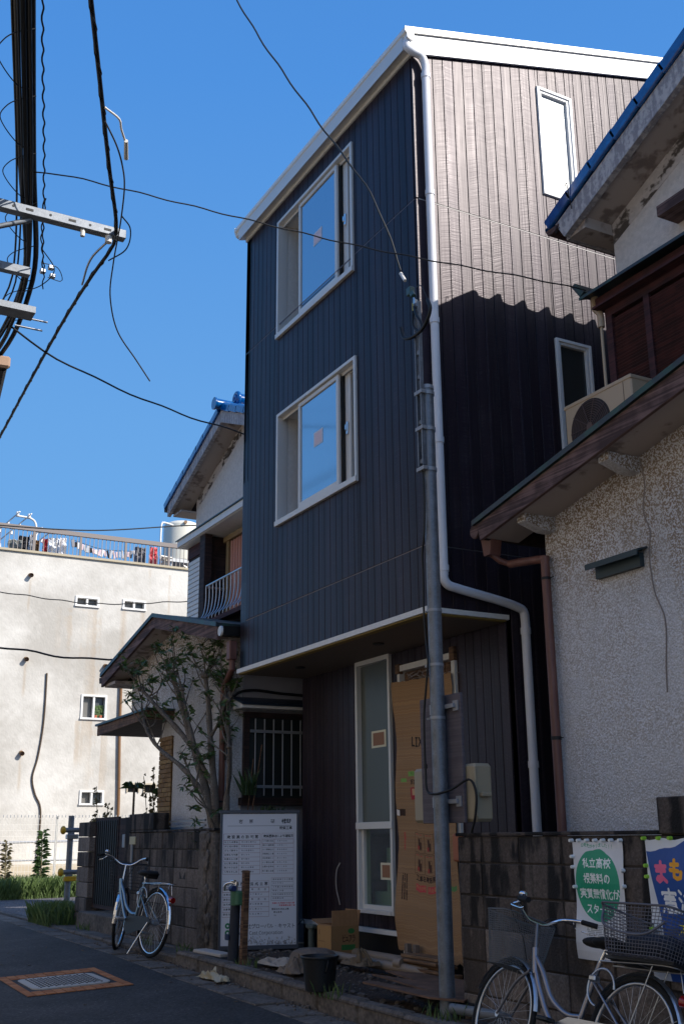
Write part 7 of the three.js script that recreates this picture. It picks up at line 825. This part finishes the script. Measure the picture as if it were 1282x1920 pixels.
// ---------- roof terrace of the cream block ----------
{
  const t = thing('drying_rack', 'white metal clothes drying frame with bare poles on the roof terrace', 'drying rack', [-29.8, 8.5, -6.3]);
  part(t, 'frame', [tube([[-29.8, 8.5, -6.62], [-29.8, 9.55, -6.60], [-29.8, 9.66, -6.52], [-29.8, 9.7, -6.4], [-29.8, 9.72, -6.05]], 0.03, 8, 24), tube([[-29.8, 8.5, -6.66], [-29.8, 9.25, -6.64], [-29.8, 9.33, -6.72], [-29.8, 9.34, -7.15]], 0.028, 8, 20), tube([[-31.6, 8.5, -6.0], [-31.6, 9.4, -6.0], [-31.6, 9.45, -5.9]], 0.026, 8, 12)], M.white);
  for (const [y, z] of [[9.76, -6.08], [9.74, -6.4], [9.38, -6.72], [9.38, -7.05]]) { part(t, 'pole', [cyl(V(-29.5, y, z), V(-33, y - 0.05, z + 0.25), 0.018, 0.018, 8)], M.steel); part(t, 'hook', [cbox(0.1, 0.14, 0.08, 0.02).translate(-29.78, y, z), cbox(0.06, 0.1, 0.06, 0.01).translate(-30.6, y - 0.08, z + 0.07), cbox(0.06, 0.1, 0.06, 0.01).translate(-31.4, y - 0.09, z + 0.12)], M.white); }
  const f = fbm(6, 6, 3, 701), garment = (label, cat, x, z, w, y1, y0, mat, seed) => { const g = bent(10, 12, (u, v) => [x + 0.09 * (f(u * 0.7 + seed * 0.13, v) - 0.5) * 2 + 0.03 * Math.sin(u * 14 + seed), lerp(y0 + 0.05 * f(u, seed * 0.1), y1, v), z + (u - 0.5) * w * (1 + 0.12 * Math.sin(v * 3 + seed))]); return item('garment', label, cat, [g], S({ color: mat, roughness: 0.9, side: THREE.DoubleSide }), [x, y0, z]); };
  garment('dark navy garment hanging on the roof terrace rack', 'clothing', -29.6, -6.28, 0.34, 9.1, 8.56, 0x1a1c24, 1); garment('grey white garment hanging next to the dark navy one', 'clothing', -29.55, -6.48, 0.2, 9.15, 8.6, 0xb8bcc4, 2); garment('large white shirt hanging right of the rack post', 'clothing', -29.5, -7.1, 0.36, 9.12, 8.56, 0xe6e8ec, 3); garment('red printed garment behind the railing post', 'clothing', -29.6, -6.86, 0.16, 9.1, 8.62, 0xa83a44, 4); garment('brown towel hanging at the railing beside the rack', 'towel', -29.5, -6.62, 0.12, 9.0, 8.56, 0x8a6a4c, 5); garment('grey patterned cloth low at the left of the laundry', 'clothing', -29.5, -6.02, 0.36, 8.95, 8.58, 0x8a8e8c, 6); garment('second white shirt at the right end of the left laundry', 'clothing', -29.45, -7.3, 0.2, 9.14, 8.6, 0xf0eef0, 7);
  garment('bright coral pink towel hanging behind the railing', 'towel', -29.5, -9.95, 0.26, 9.2, 8.58, 0xd86a70, 8); garment('dark and grey trousers hanging left of the coral towel', 'clothing', -29.5, -9.55, 0.34, 9.15, 8.6, 0x6a6c76, 9); garment('cream garment with dark trim at the right end before the tank', 'clothing', -29.5, -10.3, 0.2, 8.95, 8.6, 0xc8c0b4, 10);
  const line2 = thing('sock_line', 'line of many small socks and underwear hanging behind the terrace railing', 'laundry', [-29.7, 9, -8.5]); part(line2, 'line', [tube([[-29.7, 9.2, -7.6], [-29.7, 9.02, -8.5], [-29.7, 9.08, -9.6]], 0.008, 4, 20)], M.black);
  const r = RNG(61); for (let i = 0; i < 22; i++) { const z = -7.65 - i * 0.085, y = 9.19 - 0.2 * Math.sin(Math.min(1, i / 12) * 1.57) + (i > 14 ? (i - 14) * 0.012 : 0), c = [0x1c1c22, 0xd8d8de, 0x8a8c94, 0xd0b8bc, 0xb0b4bc][Math.floor(r() * 5)]; part(line2, 'small_garment', [cbox(0.03, 0.13 + r() * 0.12, 0.05 + r() * 0.05, 0.01).rotateX((r() - 0.5) * 0.7).translate(-29.7, y - 0.1, z)], hex(c, 0.9)); }
  const tank = thing('water_tank', 'white cylindrical water tank on a stand on the roof behind the left house', 'water tank', [-30.3, 8.5, -11.1]);
  part(tank, 'drum', [plain(new THREE.LatheGeometry([[0, 0], [0.55, 0], [0.56, 0.05], [0.56, 1.12], [0.53, 1.2], [0.4, 1.26], [0, 1.3]].map((p) => new THREE.Vector2(...p)), 36)).translate(-30.3, 9.0, -11.1)], hex(0xd6d2c4, 0.5)); part(tank, 'fitting', [cyl(V(-29.74, 10.15, -10.98), V(-29.68, 10.15, -10.97), 0.05, 0.05, 10)], hex(0x8a6a4c, 0.6));
  part(tank, 'stand', [box(-30.9, 8.9, -11.7, -29.7, 9.0, -10.5), cyl(V(-29.8, 8.5, -10.6), V(-29.8, 8.9, -10.6), 0.04, 0.04, 6), cyl(V(-29.8, 8.5, -11.5), V(-29.8, 8.9, -10.9), 0.03, 0.03, 6), cyl(V(-30.8, 8.5, -11.6), V(-30.8, 8.9, -11.6), 0.04, 0.04, 6)], M.steel); part(tank, 'inlet_pipe', [tube([[-29.6, 8.5, -10.2], [-29.6, 9.98, -10.2], [-29.62, 10.02, -10.24], [-29.75, 10.02, -10.6]], 0.028, 8, 24), tube([[-29.6, 9.0, -10.2], [-29.7, 9.0, -10.6]], 0.025, 6, 6)], M.white);
}

// ---------- the other side of the street and the next house: outside the frame; they shade the road and throw back warm light ----------
const block = (label, x0, x1, z0, z1, h, wall, roofC) => {
  const t = thing('street_house', label, 'house', [(x0 + x1) / 2, 0, (z0 + z1) / 2], null), zf = z0 > 0 ? z0 : z1, s = z0 > 0 ? -1 : 1;
  part(t, 'wall', [box(x0, -0.6, z0, x1, h, z1)], wall); const m = (z0 + z1) / 2;
  part(t, 'roof', [exZY([[z0 - 0.4, h], [z1 + 0.4, h], [m, h + 1.5]], x0 - 0.3, x1 + 0.3)], roofC);
  const n = Math.max(2, Math.round((x1 - x0) / 2.6)); for (let i = 0; i < n; i++) for (const y of [0.6, 3.4]) { const x = x0 + (i + 0.5) * (x1 - x0) / n, w = part(t, 'window', [box(x - 0.85, y, zf - 0.04, x + 0.85, y + 1.2, zf + 0.04)], M.alu); part(w, 'pane', [box(x - 0.8, y + 0.05, zf + s * 0.05 - 0.005, x - 0.02, y + 1.15, zf + s * 0.05 + 0.005)], M.darkGlass); part(w, 'pane', [box(x + 0.02, y + 0.05, zf + s * 0.05 - 0.005, x + 0.8, y + 1.15, zf + s * 0.05 + 0.005)], M.darkGlass); }
};
const wA = hex(0xd6cbb8, 0.9), wB = hex(0xcec2b0, 0.9), rA = hex(0x3a3a40, 0.7);
block('pale two-storey house across the street, behind the viewer on the left', -19, -11.5, 2.6, 9, 7.6, wA, rA); block('beige two-storey house straight across the street from the charcoal house', -11.3, -3.9, 2.6, 9, 7.8, wB, rA); block('two-storey house across the street directly behind the viewer', -3.7, 3.5, 2.6, 9, 7.6, wA, rA);
block('tall neighbouring house on the right beyond the stucco house', -0.9, 6.5, -12, -5.0, 7.2, wB, rA);

renderer.render(scene, camera);
